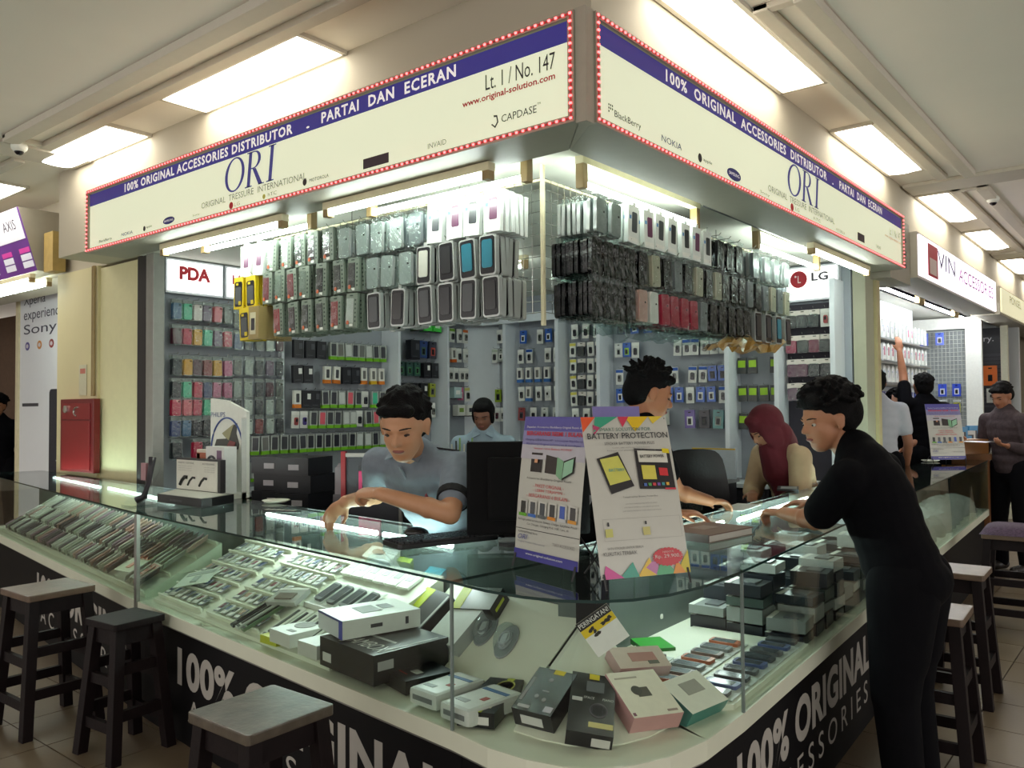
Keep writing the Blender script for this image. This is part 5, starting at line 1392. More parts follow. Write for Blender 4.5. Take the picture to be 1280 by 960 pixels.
boxpx('charger_puck', 'small rounded white charger on the corner deck', (777, 764), (800, 772), (808, 760), 0.64, 0.022, ((232, 234, 226), (222, 224, 216), (222, 224, 216)), bev=0.009, feats=(('t', 'dark_mark', 0.3, 0.7, 0.45, 0.6, (90, 92, 90)),), cat='charger')
# yellow warning card stuck up inside the rounded glass
pc = CAM + ray(753, 788) * 2.25
dv = Vector((CAM.x - pc.x, CAM.y - pc.y, 0)).normalized()
T = frame(pc, Vector((-dv.y, dv.x, 0)), (0, 0, 1), dv) @ Matrix.Rotation(0.62, 4, 'Z')
wc = thing('warning_card', 'square yellow and white warning card tilted inside the rounded glass', 'card')
wc.matrix_world = T
q = 0.052
MB().box(-q, q, -q * 1.02, q * 1.02, -0.002, 0).build('card', C(226, 228, 224), wc)
MB().box(-q, q, q * 0.12, q * 1.02, 0, 0.0006).build('yellow_field', C(222, 194, 20), wc)
MB().box(-q, q, q * 0.56, q * 1.02, 0.0006, 0.001).build('black_bar', C(24, 24, 26), wc)
lettering(wc, 'PERINGATAN!', C(230, 230, 226), Matrix.Translation((-q * 0.92, q * 0.66, 0.0008)), w=q * 1.84, h=q * 0.26)
hb = MB()
for k in range(9):
    rx = random.Random(k); x = rx.uniform(-q * 0.7, q * 0.8); yy = rx.uniform(-q * 0.05, q * 0.4)
    hb.prism([(x + q * rx.uniform(0.06, 0.2) * math.cos(a), yy + q * 0.1 * math.sin(a)) for a in [2 * PI * j / 8 for j in range(8)]], 0.0006, 0.0012)
hb.build('torn_print', C(34, 30, 22), wc)
# ------------------------------------------------------------------ right counter: phone dummies on a white board, stacked dark boxes
pb = thing('phone_board', 'white display board in the right counter holding flat phone packs', 'board')
b = MB(); b.prism([tuple(along(RA0, RA1, nR, s, w, 0)[:2]) for s, w in ((-0.42, 0.50), (0.0, 0.03), (0.78, 0.03), (0.78, 0.5), (0.2, 0.6))], ZD, ZD + 0.018)
b.build('board', m_deck, pb)
PC = [((96, 96, 98), 'grey'), ((104, 84, 74), 'brown'), ((84, 96, 140), 'blue'), ((120, 124, 124), 'silver'), ((66, 68, 72), 'charcoal'), ((176, 96, 60), 'orange')]
def flatR(s, w, z): 
    o = along(RA0, RA1, nR, s, w, z)
    return frame(o, (dR.x, dR.y, 0), (nR.x, nR.y, 0), (0, 0, 1))
for ri, w in enumerate((0.12, 0.29, 0.45)):
    n = (9, 9, 6)[ri]
    for i in range(n):
        s = (0.02, -0.12, -0.18)[ri] + i * 0.085
        c, nm = PC[(i * 2 + ri) % len(PC)]
        lay('phone_pack', flat('phone', (190, 196, 190), 0.078, 0.155, 0.004, c), flatR(s + 0.03, w, ZD + 0.019), '%s dummy phone in clear pack, %s in the %s row of the board' % (nm, ORD[i], ('front', 'middle', 'back')[ri]), 'phone pack', 'phone packs on the white board', r4.uniform(-0.06, 0.06))
DCOL = [((34, 36, 44), 'black'), ((44, 52, 60), 'slate'), ((130, 136, 134), 'grey'), ((34, 36, 44), 'black'), ((60, 76, 72), 'dark green'), ((180, 184, 180), 'silver')]
lv = [0.57] * 40
for i in range(30):
    col_i, lev = i % 10, i // 10
    s = 0.86 + col_i * 0.155; w = 0.13 + 0.16 * lev
    n_st = 2 + (i * 5) % 4
    z = ZD + 0.001
    for q in range(n_st):
        c, nm = DCOL[(i * 3 + q * 2) % len(DCOL)]
        th = 0.035 + 0.012 * ((i + q) % 3)
        T = flatR(s + 0.012 * math.sin(i * 2 + q), w, z)
        o = lay('case_carton', flat('bag', c, 0.135, 0.15, th, (90, 94, 98)), T, '%s case carton, %s up in stack %s of the %s stack row' % (nm, ORD[q], ORD[col_i], ('front', 'middle', 'back')[lev]), 'carton', 'stacked case cartons', 0.06 * math.sin(i + q * 2))
        z += th + 0.008
# far right counter: crumpled clear bags in heaps
for i in range(12):
    s = 0.15 + i * 0.26; w = 0.2
    o = along(RA1, RB1, nR2, s, w, ZD)
    b = MB(); rx = random.Random(50 + i)
    def fn(u, v):
        a = 2 * PI * u; ph = v * PI / 2
        r = 0.13 * math.cos(ph) ** 0.6 * (1 + 0.15 * math.sin(a * 3 + i)) + rx.uniform(-0.008, 0.008)
        return (r * math.cos(a), r * 1.1 * math.sin(a), 0.22 * math.sin(ph) * (0.8 + 0.1 * math.sin(i)) + rx.uniform(-0.01, 0.01))
    b.grid(fn, 16, 8)
    ob = b.build('bagged_goods', clear('bag_film_%d' % (i % 3), (206, 214, 206), 0.22, 0.14, bump=0.8, bscale=30, fresnel=False, cloud=0.5), None, loc=o)
    tag(ob, 'crumpled clear bag of goods, %s along the far right counter' % ORD[i], 'bag', 'bags in far right counter')
    g2 = MB().box(-0.07, 0.07, -0.06, 0.06, 0.002, 0.12).build('goods', C(*[(110, 108, 100), (150, 156, 146), (70, 72, 74), (60, 110, 140)][i % 4]), ob)
# ================================================================== things standing on the counters and behind them
m_blk = M('black_plastic', (20, 20, 24), 0.35, var=0.1)
m_acr = clear('acrylic', (240, 244, 244), 0.7, 0.03)
def on_left(s, w, z=ZG + 0.0005):
    return along(LA0, LA1, nL, s, w, z)
# ---- mini banners on X-stands
def banner(name, label, BL, BR, H, lean, z0=ZG + 0.03, kind=1):
    """BL, BR: ground points of the lower corners; leans back by `lean`"""
    BL = Vector((*BL, z0)); BR = Vector((*BR, z0))
    ex = (BR - BL); W = ex.length; ex.normalize()
    nrm_ = Vector((-ex.y, ex.x, 0))
    if nrm_.dot(BL) > 0: nrm_ = -nrm_          # towards the viewer side
    ey = (Vector((0, 0, H)) - nrm_ * lean); L = ey.length; ey.normalize()
    ez = ex.cross(ey)
    t = thing(name, label, 'banner', (0, 0, 0), 0, 'mini banner stands')
    t.matrix_world = frame(BL, ex, ey, ez)
    pan = MB(); 
    pan.grid(lambda u, v: (u * W, v * L, 0.006 * math.sin(PI * v) - 0.004), 2, 10)
    vs = len(pan.v)
    sheet = pan.build('sheet', M('banner_white', (198, 199, 192), 0.22, coat=0.3, var=0.02), t, smooth=True)
    def rect(x0, x1, y0, y1, col, nm='print', z=0.0028):
        b = MB(); b.add([(x0 * W, y0 * L, 0), (x1 * W, y0 * L, 0), (x1 * W, y1 * L, 0), (x0 * W, y1 * L, 0)], [(0, 1, 2, 3)])
        # follow the sheet's curve
        n = max(1, int((y1 - y0) * 10))
        b = MB(); b.grid(lambda u, v: ((x0 + (x1 - x0) * u) * W, (y0 + (y1 - y0) * v) * L, 0.006 * math.sin(PI * (y0 + (y1 - y0) * v)) - 0.004 + z), 1, n)
        return b.build(nm, C(*col, 0.25, 0.3), t, recalc=False)
    def quad(pts, col, z=0.004, nm='print'):
        b = MB(); b.add([(x * W, y * L, 0.006 * math.sin(PI * y) - 0.004 + z) for x, y in pts], [tuple(range(len(pts)))])
        return b.build(nm, C(*col, 0.25, 0.3), t, recalc=False)
    def words(s, x0, x1, y, h, col, z=0.0045, **k):
        zz = 0.006 * math.sin(PI * y) - 0.004 + z
        lettering(t, s, C(*col), Matrix.Translation((x0 * W, y * L, zz)), w=(x1 - x0) * W, h=h * L, **k)
    if kind == 1:
        rect(0, 1, 0.90, 1.0, (96, 92, 170)); rect(0, 1, 0.80, 0.90, (140, 138, 186)); rect(0, 1, 0.70, 0.80, (190, 188, 200)); rect(0, 1, 0, 0.065, (62, 60, 150))
        words('Dapatkan Accessories BlackBerry Original Resmi dari', 0.06, 0.95, 0.915, 0.018, (222, 220, 232))
        words('BERGARANSI RESMI 1 BULAN', 0.07, 0.94, 0.865, 0.03, (200, 40, 60), bold=0.02)
        words('Charging, USB & Stereo HF', 0.06, 0.5, 0.825, 0.018, (50, 50, 100)); words('accessories BlackBerry', 0.54, 0.95, 0.825, 0.018, (70, 60, 140))
        words('Blackberry Original accessories & mendapat', 0.08, 0.93, 0.795, 0.018, (60, 56, 130))
        words('"Garansi resmi Battery POWER"', 0.2, 0.82, 0.765, 0.018, (196, 50, 60))
        rect(0.18, 0.36, 0.61, 0.745, (34, 28, 34)); quad([(0.25, 0.675), (0.3, 0.675), (0.3, 0.70), (0.25, 0.70)], (220, 160, 120), 0.006)
        quad([(0.42, 0.61), (0.60, 0.605), (0.60, 0.72), (0.42, 0.735)], (46, 40, 42)); quad([(0.60, 0.605), (0.66, 0.575), (0.67, 0.70), (0.60, 0.72)], (70, 66, 66))
        quad([(0.60, 0.60), (0.69, 0.57), (0.70, 0.70), (0.60, 0.725)], (126, 178, 140), 0.0045); quad([(0.69, 0.57), (0.86, 0.625), (0.87, 0.735), (0.70, 0.70)], (30, 32, 34)); quad([(0.705, 0.585), (0.845, 0.632), (0.855, 0.722), (0.715, 0.69)], (150, 200, 170), 0.006)
        words('Accessories Blackberry Original Resmi', 0.14, 0.84, 0.555, 0.018, (50, 46, 50))
        words('- PAKET ORIGINAL -', 0.26, 0.74, 0.505, 0.024, (196, 50, 60)); words('- LEBIH TERJAMIN -', 0.26, 0.76, 0.47, 0.024, (196, 50, 60)); words('- BERGARANSI 6 BULAN -', 0.16, 0.84, 0.435, 0.024, (196, 50, 60))
        cc = [((44, 48, 46), (96, 170, 40)), ((80, 84, 90), (60, 110, 190)), ((70, 76, 84), (90, 96, 100)), ((60, 62, 66), (220, 140, 40)), ((60, 90, 180), (200, 204, 206)), ((60, 60, 64), (214, 150, 50))]
        for k, (a_, b_) in enumerate(cc):
            x = 0.06 + k * 0.155
            quad([(x, 0.30), (x + 0.125, 0.295), (x + 0.125, 0.41), (x, 0.415)], (206, 206, 200), 0.004); quad([(x + 0.025, 0.32), (x + 0.10, 0.318), (x + 0.10, 0.40), (x + 0.025, 0.402)], a_, 0.0055); quad([(x, 0.298), (x + 0.125, 0.295), (x + 0.125, 0.318), (x, 0.32)], b_, 0.0065)
        words('Berbagai pilihan accessories Battery, Charger, Earphone, Pouch', 0.05, 0.97, 0.262, 0.02, (50, 46, 50)); words('Car Charger, Charging Pod, USB, Case, dll', 0.2, 0.85, 0.236, 0.018, (50, 46, 50))
        rect(0.0, 1.0, 0.206, 0.21, (60, 56, 60)); words('Authorized Retail Store:', 0.06, 0.38, 0.18, 0.016, (60, 56, 60)); words('ORI', 0.06, 0.22, 0.135, 0.035, (70, 76, 150), shear=0.3); words('Original Tressure International', 0.06, 0.5, 0.11, 0.015, (110, 110, 130))
        words('TOKO ACCESSORIES', 0.62, 0.95, 0.13, 0.02, (120, 116, 116)); words('www.original-solution.com', 0.2, 0.78, 0.03, 0.02, (226, 226, 236))
    elif kind == 0:
        rect(0, 1, 0.88, 1.0, (120, 112, 180)); rect(0, 1, 0.0, 0.88, (70, 64, 84))
    elif kind == 2:
        tri = [((0, 1), (0.16, 1), (0, 0.9), (226, 90, 50)), ((0.16, 1), (0.42, 1), (0.12, 0.9), (60, 160, 130)), ((0.42, 1), (0.55, 1), (0.46, 0.93), (206, 60, 90)), ((0.5, 1), (0.78, 1), (0.6, 0.9), (226, 190, 40)), ((0.12, 0.95), (0.2, 0.93), (0.12, 0.88), (180, 70, 110)), ((0.78, 1), (0.95, 1), (0.82, 0.95), (226, 200, 70)),
               ((0.02, 0.0), (0.25, 0.0), (0.06, 0.08), (206, 70, 150)), ((0.2, 0.0), (0.42, 0.0), (0.36, 0.09), (60, 160, 140)), ((0.4, 0.0), (0.62, 0.0), (0.55, 0.11), (226, 190, 60)), ((0.5, 0.05), (0.62, 0.0), (0.66, 0.12), (190, 120, 170)), ((0.6, 0.0), (0.85, 0.0), (0.7, 0.10), (80, 170, 120)), ((0.84, 0.0), (1.0, 0.0), (1.0, 0.14), (206, 190, 40)), ((0.8, 0.0), (0.95, 0.0), (0.86, 0.08), (226, 150, 50))]
        for a_, b_, c_, col in tri:
            quad([a_, b_, c_], col, 0.0035)
        words('SMART SOLUTION FOR', 0.18, 0.78, 0.905, 0.022, (60, 110, 100)); words('BATTERY PROTECTION', 0.04, 0.97, 0.855, 0.038, (40, 40, 48), bold=0.01)
        words('STICKER BATTERY POWER PLUS', 0.22, 0.8, 0.815, 0.018, (70, 70, 76)); words('Cooler, safer and longer lasting battery', 0.3, 0.74, 0.79, 0.011, (130, 130, 130)); words('Protects your phone battery from swelling', 0.24, 0.8, 0.772, 0.011, (130, 130, 130))
        quad([(0.11, 0.73), (0.36, 0.77), (0.49, 0.55), (0.22, 0.505)], (34, 34, 40)); quad([(0.14, 0.725), (0.35, 0.745), (0.455, 0.59), (0.215, 0.56)], (206, 206, 100), 0.0055)
        words('BATTERY', 0.22, 0.40, 0.645, 0.018, (40, 150, 160), z=0.0075)
        quad([(0.55, 0.79), (0.96, 0.775), (0.965, 0.52), (0.55, 0.53)], (30, 30, 36)); quad([(0.58, 0.775), (0.92, 0.765), (0.92, 0.69), (0.58, 0.70)], (214, 214, 204), 0.0055); words('BATTERY POWER', 0.60, 0.88, 0.725, 0.02, (40, 40, 44), z=0.007, bold=0.02)
        quad([(0.60, 0.68), (0.76, 0.675), (0.76, 0.585), (0.60, 0.59)], (214, 206, 90), 0.0055); quad([(0.80, 0.66), (0.90, 0.655), (0.90, 0.605), (0.80, 0.61)], (206, 50, 60), 0.0055); quad([(0.87, 0.785), (0.95, 0.78), (0.95, 0.75), (0.87, 0.755)], (226, 206, 40), 0.007)
        for k in range(6):
            quad([(0.60 + k * 0.052, 0.565), (0.635 + k * 0.052, 0.564), (0.635 + k * 0.052, 0.545), (0.60 + k * 0.052, 0.546)], [(80, 110, 180), (90, 160, 90), (200, 70, 80), (120, 90, 170), (70, 150, 160), (220, 170, 70)][k], 0.0055)
        quad([(0.84, 0.53), (0.965, 0.527), (0.965, 0.515), (0.84, 0.518)], (206, 60, 80), 0.0055)
        words('Tempel sticker Battery Power Plus', 0.34, 0.74, 0.475, 0.013, (110, 110, 112))
        for k in range(3):
            words('pada baterai handphone anda sebelum pemakaian', 0.36 - 0.02 * k, 0.72 + 0.02 * k, 0.435 - k * 0.022, 0.010, (140, 140, 140))
        for (x0, x1, y0, y1) in ((0.08, 0.96, 0.352, 0.354), (0.08, 0.96, 0.222, 0.224), (0.08, 0.084, 0.222, 0.354), (0.956, 0.96, 0.222, 0.354)):
            quad([(x0, y0), (x1, y0), (x1, y1), (x0, y1)], (170, 170, 166))
        quad([(0.10, 0.245), (0.18, 0.245), (0.18, 0.295), (0.10, 0.295)], (196, 196, 110)); quad([(0.13, 0.31), (0.15, 0.31), (0.15, 0.335), (0.13, 0.335)], (50, 50, 54)); quad([(0.52, 0.245), (0.60, 0.245), (0.60, 0.295), (0.52, 0.295)], (196, 190, 120)); quad([(0.55, 0.31), (0.57, 0.31), (0.57, 0.33), (0.55, 0.33)], (60, 60, 64))
        words('SATU STICKER UNTUK SEMUA', 0.1, 0.5, 0.17, 0.014, (120, 120, 120)); words('KUALITAS TERBAIK', 0.05, 0.42, 0.135, 0.022, (90, 90, 92))
        st_ = []
        for k in range(48):
            a_ = 2 * PI * k / 48; r_ = 1.0 if k % 2 else 0.9
            st_.append((0.76 + 0.18 * r_ * math.cos(a_), 0.105 + 0.058 * r_ * math.sin(a_)))
        quad(st_, (196, 36, 52), 0.005, 'price_burst')
        words('HANYA', 0.70, 0.83, 0.128, 0.013, (240, 200, 200), z=0.0065); words('Rp. 29.900,-', 0.61, 0.92, 0.092, 0.028, (240, 220, 220), z=0.0065)
    # stand
    leg = MB()
    leg.tube([(0.02 * W, 0.01 * L, -0.006), (0.5 * W, 0.42 * L, -0.03), (0.98 * W, 0.99 * L, -0.006)], 0.003, 6)
    leg.build('cross_pole', m_blk, t)
    leg = MB(); leg.tube([(0.98 * W, 0.01 * L, -0.006), (0.5 * W, 0.42 * L, -0.03), (0.02 * W, 0.99 * L, -0.006)], 0.003, 6)
    leg.build('cross_pole', m_blk, t)
    inv = t.matrix_world.inverted()
    for xx in (0.2, 0.8):
        foot = BL + ex * (W * xx) - nrm_ * (lean + 0.10); foot.z = ZG + 0.004
        b = MB(); b.tube([Vector((0.5 * W, 0.42 * L, -0.03)), inv @ foot], 0.003, 6); b.build('back_leg', m_blk, t)
    for xx in (0.03, 0.97):
        foot = BL + ex * (W * xx) + nrm_ * 0.012; foot.z = ZG + 0.003
        b = MB(); b.tube([Vector((xx * W, 0.03 * L, 0.0)), inv @ foot], 0.0035, 6); b.build('front_foot', m_blk, t)
    return t
banner('banner_stand', 'small white banner with purple top and rows of phone packs', (2.045, 1.655), (1.955, 1.35), 0.44, 0.05, kind=1)
banner('banner_stand', 'small white banner about battery protection with red price burst', (1.905, 1.235), (2.15, 1.095), 0.44, 0.12, kind=2)
banner('banner_stand', 'banner with purple top edge peeking out behind the battery banner', (2.19, 1.42), (2.33, 1.33), 0.47, 0.06, kind=0)
# ---- monitor seen from behind, keyboard, mouse
mo = thing('monitor', 'large black computer monitor seen from behind on the counter', 'monitor', (2.405, 1.875, ZG), math.radians(-48))
MB().box(-0.225, 0.225, -0.02, 0.02, 0.035, 0.375).build('casing', M('monitor_black', (6, 6, 9), 0.75, spec=0.2), mo, bevel=0.012)
MB().box(-0.15, 0.15, -0.05, -0.02, 0.09, 0.32).build('rear_bulge', M('black_plastic_rear', (7, 7, 10), 0.75, spec=0.2), mo, bevel=0.015)
MB().box(-0.21, 0.21, 0.0201, 0.022, 0.05, 0.36).build('screen', C(30, 34, 40, 0.1), mo)
MB().box(-0.03, 0.03, -0.01, 0.012, 0.004, 0.06).build('stand_neck', m_blk, mo)
MB().cbox(-0.11, 0.11, -0.08, 0.08, 0.0005, 0.012, 0.03).build('stand_foot', m_blk, mo)
kb = thing('keyboard', 'black computer keyboard lying on the left counter glass', 'keyboard', (2.24, 2.155, ZG + 0.001), math.radians(-18))
MB().cbox(-0.21, 0.21, -0.075, 0.075, 0, 0.018, 0.012).build('tray', m_blk, kb, bevel=0.004)
km = MB().box(-0.0078, 0.0078, -0.0078, 0.0078, 0, 0.007).mesh('key', C(38, 38, 42, 0.4))
for r_ in range(6):
    for c_ in range(20):
        if r_ == 0 and 3 < c_ < 10: continue
        obj('key', km, kb, (-0.195 + c_ * 0.0205, -0.058 + r_ * 0.023, 0.018))
MB().box(-0.11, 0.02, -0.066, -0.05, 0.018, 0.025).build('space_bar', C(38, 38, 42, 0.4), kb)
ms = thing('computer_mouse', 'small black computer mouse beyond the keyboard', 'mouse', (2.30, 2.35, ZG + 0.0005), 0.4)
e = MB(); e.ell((0, 0, 0.008), (0.03, 0.052, 0.026), 16, 8); e.v = [(x, y, max(z, 0)) for x, y, z in e.v]; e.build('shell', M('mouse_black', (24, 24, 28), 0.25), ms, smooth=True)
e = MB(); e.cyl((-0.004, 0.03, 0.032), (0.004, 0.03, 0.032), 0.007); e.build('wheel', C(90, 90, 94), ms)
# ---- label strip, ledger, papers
def slab(name, label, x, y, z, sx, sy, sz, rz, col, cat, parts=()):
    t = thing(name, label, cat, (x, y, z), rz)
    MB().box(-sx / 2, sx / 2, -sy / 2, sy / 2, 0, sz).build('body', C(*col), t, bevel=min(0.002, sz / 3))
    for (nm, x0, x1, y0, y1, c) in parts:
        MB().box(x0, x1, y0, y1, sz, sz + 0.0012).build(nm, C(*c), t)
    return t
p = atz(352, 637, ZG + 0.01)
slab('label_strip', 'black and white label strip lying on the glass before the clerk', p.x, p.y, ZG + 0.0005, 0.20, 0.035, 0.008, math.radians(-72), (40, 42, 40), 'strip', [('white_field', -0.09 + k * 0.03, -0.072 + k * 0.03, -0.013, 0.013, (206, 206, 196)) for k in range(6)])
p = atz(884, 660, ZG + 0.03)
lb = thing('ledger_book', 'thick brown covered ledger book on the right counter', 'book', (p.x, p.y, ZG + 0.0005), math.radians(-8))
MB().box(-0.15, 0.145, -0.105, 0.105, 0.003, 0.026).build('pages', C(206, 204, 196), lb)
MB().box(-0.153, 0.15, -0.109, 0.109, 0.026, 0.03).build('front_cover', C(112, 84, 72), lb)
MB().box(-0.153, 0.15, -0.109, 0.109, 0, 0.003).build('rear_cover', C(112, 84, 72), lb)
MB().box(-0.156, -0.150, -0.109, 0.109, 0, 0.03).build('spine', C(80, 60, 56), lb)
MB().box(-0.05, 0.05, -0.02, 0.05, 0.03, 0.031).build('cover_label', C(150, 130, 120), lb)
p = atz(925, 634, ZG)
slab('paper_sheet', "white receipt sheet on the glass under the clerk's fingers", p.x, p.y, ZG + 0.0005, 0.28, 0.12, 0.002, math.radians(5), (226, 228, 226), 'paper')
p = atz(985, 612, ZG)
slab('phone_pouch', 'dark phone pouch on the glass between woman and man', p.x, p.y, ZG + 0.0005, 0.20, 0.12, 0.012, math.radians(20), (40, 42, 46), 'pouch', [('clear_film', -0.08, 0.06, -0.05, 0.04, (150, 156, 158))])
p = atz(1010, 603, ZG)
slab('paper_sheet', 'white papers by the jacket sleeve on the right counter', p.x, p.y, ZG + 0.0005, 0.24, 0.12, 0.003, math.radians(10), (214, 216, 214), 'paper')
for k, (x, y, l) in enumerate(((80, 577, 'far left by the red cabinet'), (345, 628, "by the clerk's elbow"), (1163, 577, 'on the far right counter'))):
    p = atz(x, y, ZG)
    t = thing('paper_dish', 'small round pale dish on the counter %s' % l, 'dish', (p.x, p.y, ZG + 0.0005), 0, 'pale dishes')
    MB().lathe([(0.0, 0.0), (0.05, 0.0), (0.075, 0.012), (0.072, 0.014), (0.048, 0.004), (0, 0.004)], n=20).build('bowl', C(222, 220, 206), t, smooth=True)
# ---- plastic cups behind the ledger
for k, (x, y) in enumerate(((858, 640), (872, 638))):
    p = atz(x, y, ZG)
    t = thing('clear_cup', 'clear plastic cup beside the writing hand, %s one' % ('left', 'right')[k], 'cup', (p.x, p.y, ZG + 0.0005), 0, 'clear cups')
    MB().lathe([(0.024, 0), (0.03, 0.08), (0.029, 0.08), (0.022, 0.003)], n=16).build('wall', m_acr, t, smooth=True)
# ---- counter-top display stand with white board
ds = thing('counter_display', 'black counter display with white picture board at left', 'display stand', (2.29, 4.10, ZG + 0.0005), RZX)
# local: x right (-Y), y into (+X)
MB().prism([(-0.235, 0.0), (0.205, 0.0), (0.205, 0.06), (0.13, 0.235), (-0.4, 0.235)], 0, 0.045).build('base', m_blk, ds)
MB().prism([(-0.225, 0.004), (0.195, 0.004), (0.195, 0.058), (0.125, 0.198), (-0.385, 0.198)], 0.045, 0.047).build('base_top', C(190, 190, 180), ds)
MB().box(-0.40, 0.05, 0.203, 0.235, 0.047, 0.225).build('board_back', m_blk, ds)
MB().box(-0.395, 0.025, 0.199, 0.203, 0.05, 0.215).build('board_face', C(222, 222, 212), ds)
def dtxt(s, x0, x1, z, h, col):
    lettering(ds, s, C(*col), frame((x0, 0.1985, z), (1, 0, 0), (0, 0, 1), (0, -1, 0)), w=x1 - x0, h=h)
dtxt('MADE FOR  YOUR PHONE', -0.375, -0.21, 0.195, 0.009, (60, 60, 60)); dtxt('ACCESSORIES', -0.12, 0.0, 0.195, 0.009, (60, 60, 60))
for k in range(3):
    dtxt('charge and listen in every car', -0.375, -0.23, 0.178 - k * 0.012, 0.006, (150, 150, 146)); dtxt('on the road', -0.10, 0.0, 0.178 - k * 0.012, 0.006, (150, 150, 146))
g = MB()
for k, x in enumerate((-0.35, -0.27, -0.15)):
    g.tube([(x, 0.197, 0.075), (x + 0.02, 0.197, 0.10), (x + 0.05, 0.197, 0.12), (x + 0.075, 0.197, 0.118)], (0.011, 0.006, 0.007)[k], 6)
g.build('gadget_pictures', C(30, 30, 32), ds)
lettering(ds, 'accessories', C(90, 90, 96), frame((-0.1, -0.0008, 0.015), (1, 0, 0), (0, 0, 1), (0, -1, 0)), w=0.12, h=0.016)
# ---- tall white headphone stand with boxes in front
ps = thing('headphone_stand', 'tall white headphone display stand with sloping top', 'display stand', (2.66, 4.22, ZG + 0.0005), RZX)
MB().xzprism([(-0.27, 0.0), (0.10, 0.0), (0.10, 0.485), (0.03, 0.51), (-0.1, 0.55), (-0.27, 0.565)], 0.04, 0.06).build('board', C(222, 224, 216), ps)
MB().box(-0.25, 0.10, -0.105, 0.04, 0.0, 0.03).build('tray', C(206, 208, 200), ps)
MB().box(0.092, 0.10, 0.01, 0.04, 0.0, 0.45).build('side_wing', C(206, 208, 204), ps)
lettering(ps, 'PHILIPS', C(70, 90, 140), frame((-0.265, 0.0392, 0.455), (1, 0, 0), (0, 0, 1), (0, -1, 0)), w=0.15, h=0.028)
arc = MB(); pts = [(-0.26 + 0.165 * (1 - math.cos(a_)) , 0.25 + 0.20 * math.sin(a_)) for a_ in [PI * k / 24 for k in range(25)]]
pts = [(x, z) for x, z in pts] + [(0.07, 0.1)]
arc.tube([(x, 0.037, z) for x, z in pts], 0.005, 6); arc.build('blue_arch', C(60, 80, 140), ps)
pic = MB(); pic.xzprism([(-0.23, 0.27), (0.02, 0.27), (0.03, 0.30), (0.0, 0.36), (0.01, 0.42), (-0.05, 0.40), (-0.12, 0.36), (-0.1, 0.33), (-0.2, 0.325)], 0.036, 0.039); pic.build('scene_picture', C(56, 56, 52), ps)
pic = MB(); pic.xzprism([(-0.14, 0.36), (-0.02, 0.415), (-0.05, 0.36), (-0.07, 0.32), (-0.11, 0.34)], 0.034, 0.036); pic.build('face_picture', C(150, 146, 110), ps)
pic = MB(); pic.xzprism([(-0.1, 0.275), (-0.02, 0.275), (0.0, 0.31), (-0.06, 0.32)], 0.033, 0.036); pic.build('red_picture', C(120, 50, 50), ps)
def stbox(name, label, x, y, z, sx, sy, sz, col, feats, rz=RZX, cat='box', bev=0.0):
    t = thing(name, label, cat, (x, y, z), rz)
    MB().box(-sx / 2, sx / 2, -sy / 2, sy / 2, 0, sz).build('carton', C(*col, 0.35), t, bevel=bev)
    for (nm, x0, x1, z0, z1, c) in feats:
        MB().box(x0 * sx, x1 * sx, -sy / 2 - 0.0012, -sy / 2, z0 * sz, z1 * sz).build(nm, C(*c), t)
    return t
hb_ = stbox('headphone_box', 'white headphone box with headband picture on the stand tray', 2.60, 4.215, ZG + 0.032, 0.18, 0.08, 0.26, (222, 224, 222), [('violet_square', 0.12, 0.38, 0.68, 0.92, (120, 90, 120)), ('orange_star', -0.5, -0.38, 0.28, 0.48, (214, 130, 40))])
hd = MB(); hd.tube([(-0.05 + 0.055 * math.cos(a_) + 0.02, -0.042, 0.13 + 0.075 * math.sin(a_)) for a_ in [PI * 1.15 - 1.3 * PI * k / 16 for k in range(17)]], 0.007, 6); hd.build('headband_picture', C(60, 58, 64), hb_)
stbox('earphone_pack', 'red and yellow earphone pack beside the headphone box', 2.60, 4.385, ZG + 0.032, 0.13, 0.03, 0.24, (206, 196, 180), [('red_window', -0.4, 0.4, 0.12, 0.6, (130, 40, 44)), ('orange_head', -0.45, 0.45, 0.66, 0.92, (170, 90, 60)), ('yellow_flash', -0.45, -0.2, 0.7, 0.9, (220, 180, 50))], bev=0.008)
# ---- clear curved acrylic phone holder
p = atz(183, 632, ZG)
ah = thing('acrylic_holder', 'clear curved acrylic holder with a dark cable phone at counter joint', 'holder', (p.x, p.y + 0.03, ZG + 0.0005), RZX)
a = MB(); a.grid(lambda u, v: ((u - 0.5) * 0.15 * (1 - 0.25 * v), 0.07 - 0.14 * (1 - v) ** 2, 0.012 + 0.26 * v - 0.01 * math.sin(PI * v)), 4, 12); a.build('curved_sheet', m_acr, ah, smooth=True)
MB().box(-0.06, 0.06, -0.09, 0.06, 0, 0.008).build('foot', m_acr, ah)
a = MB(); a.tube([(0.02, -0.05, 0.03), (0.045, -0.02, 0.05), (0.05, 0.0, 0.12), (0.04, 0.02, 0.2), (0.035, 0.03, 0.25)], [0.02, 0.018, 0.014, 0.016, 0.02], 8); a.build('dark_handset', C(44, 42, 50, 0.3), ah, smooth=True)
MB().box(-0.03, 0.02, 0.0, 0.014, 0.13, 0.22).build('pink_card', C(170, 130, 136), ah)
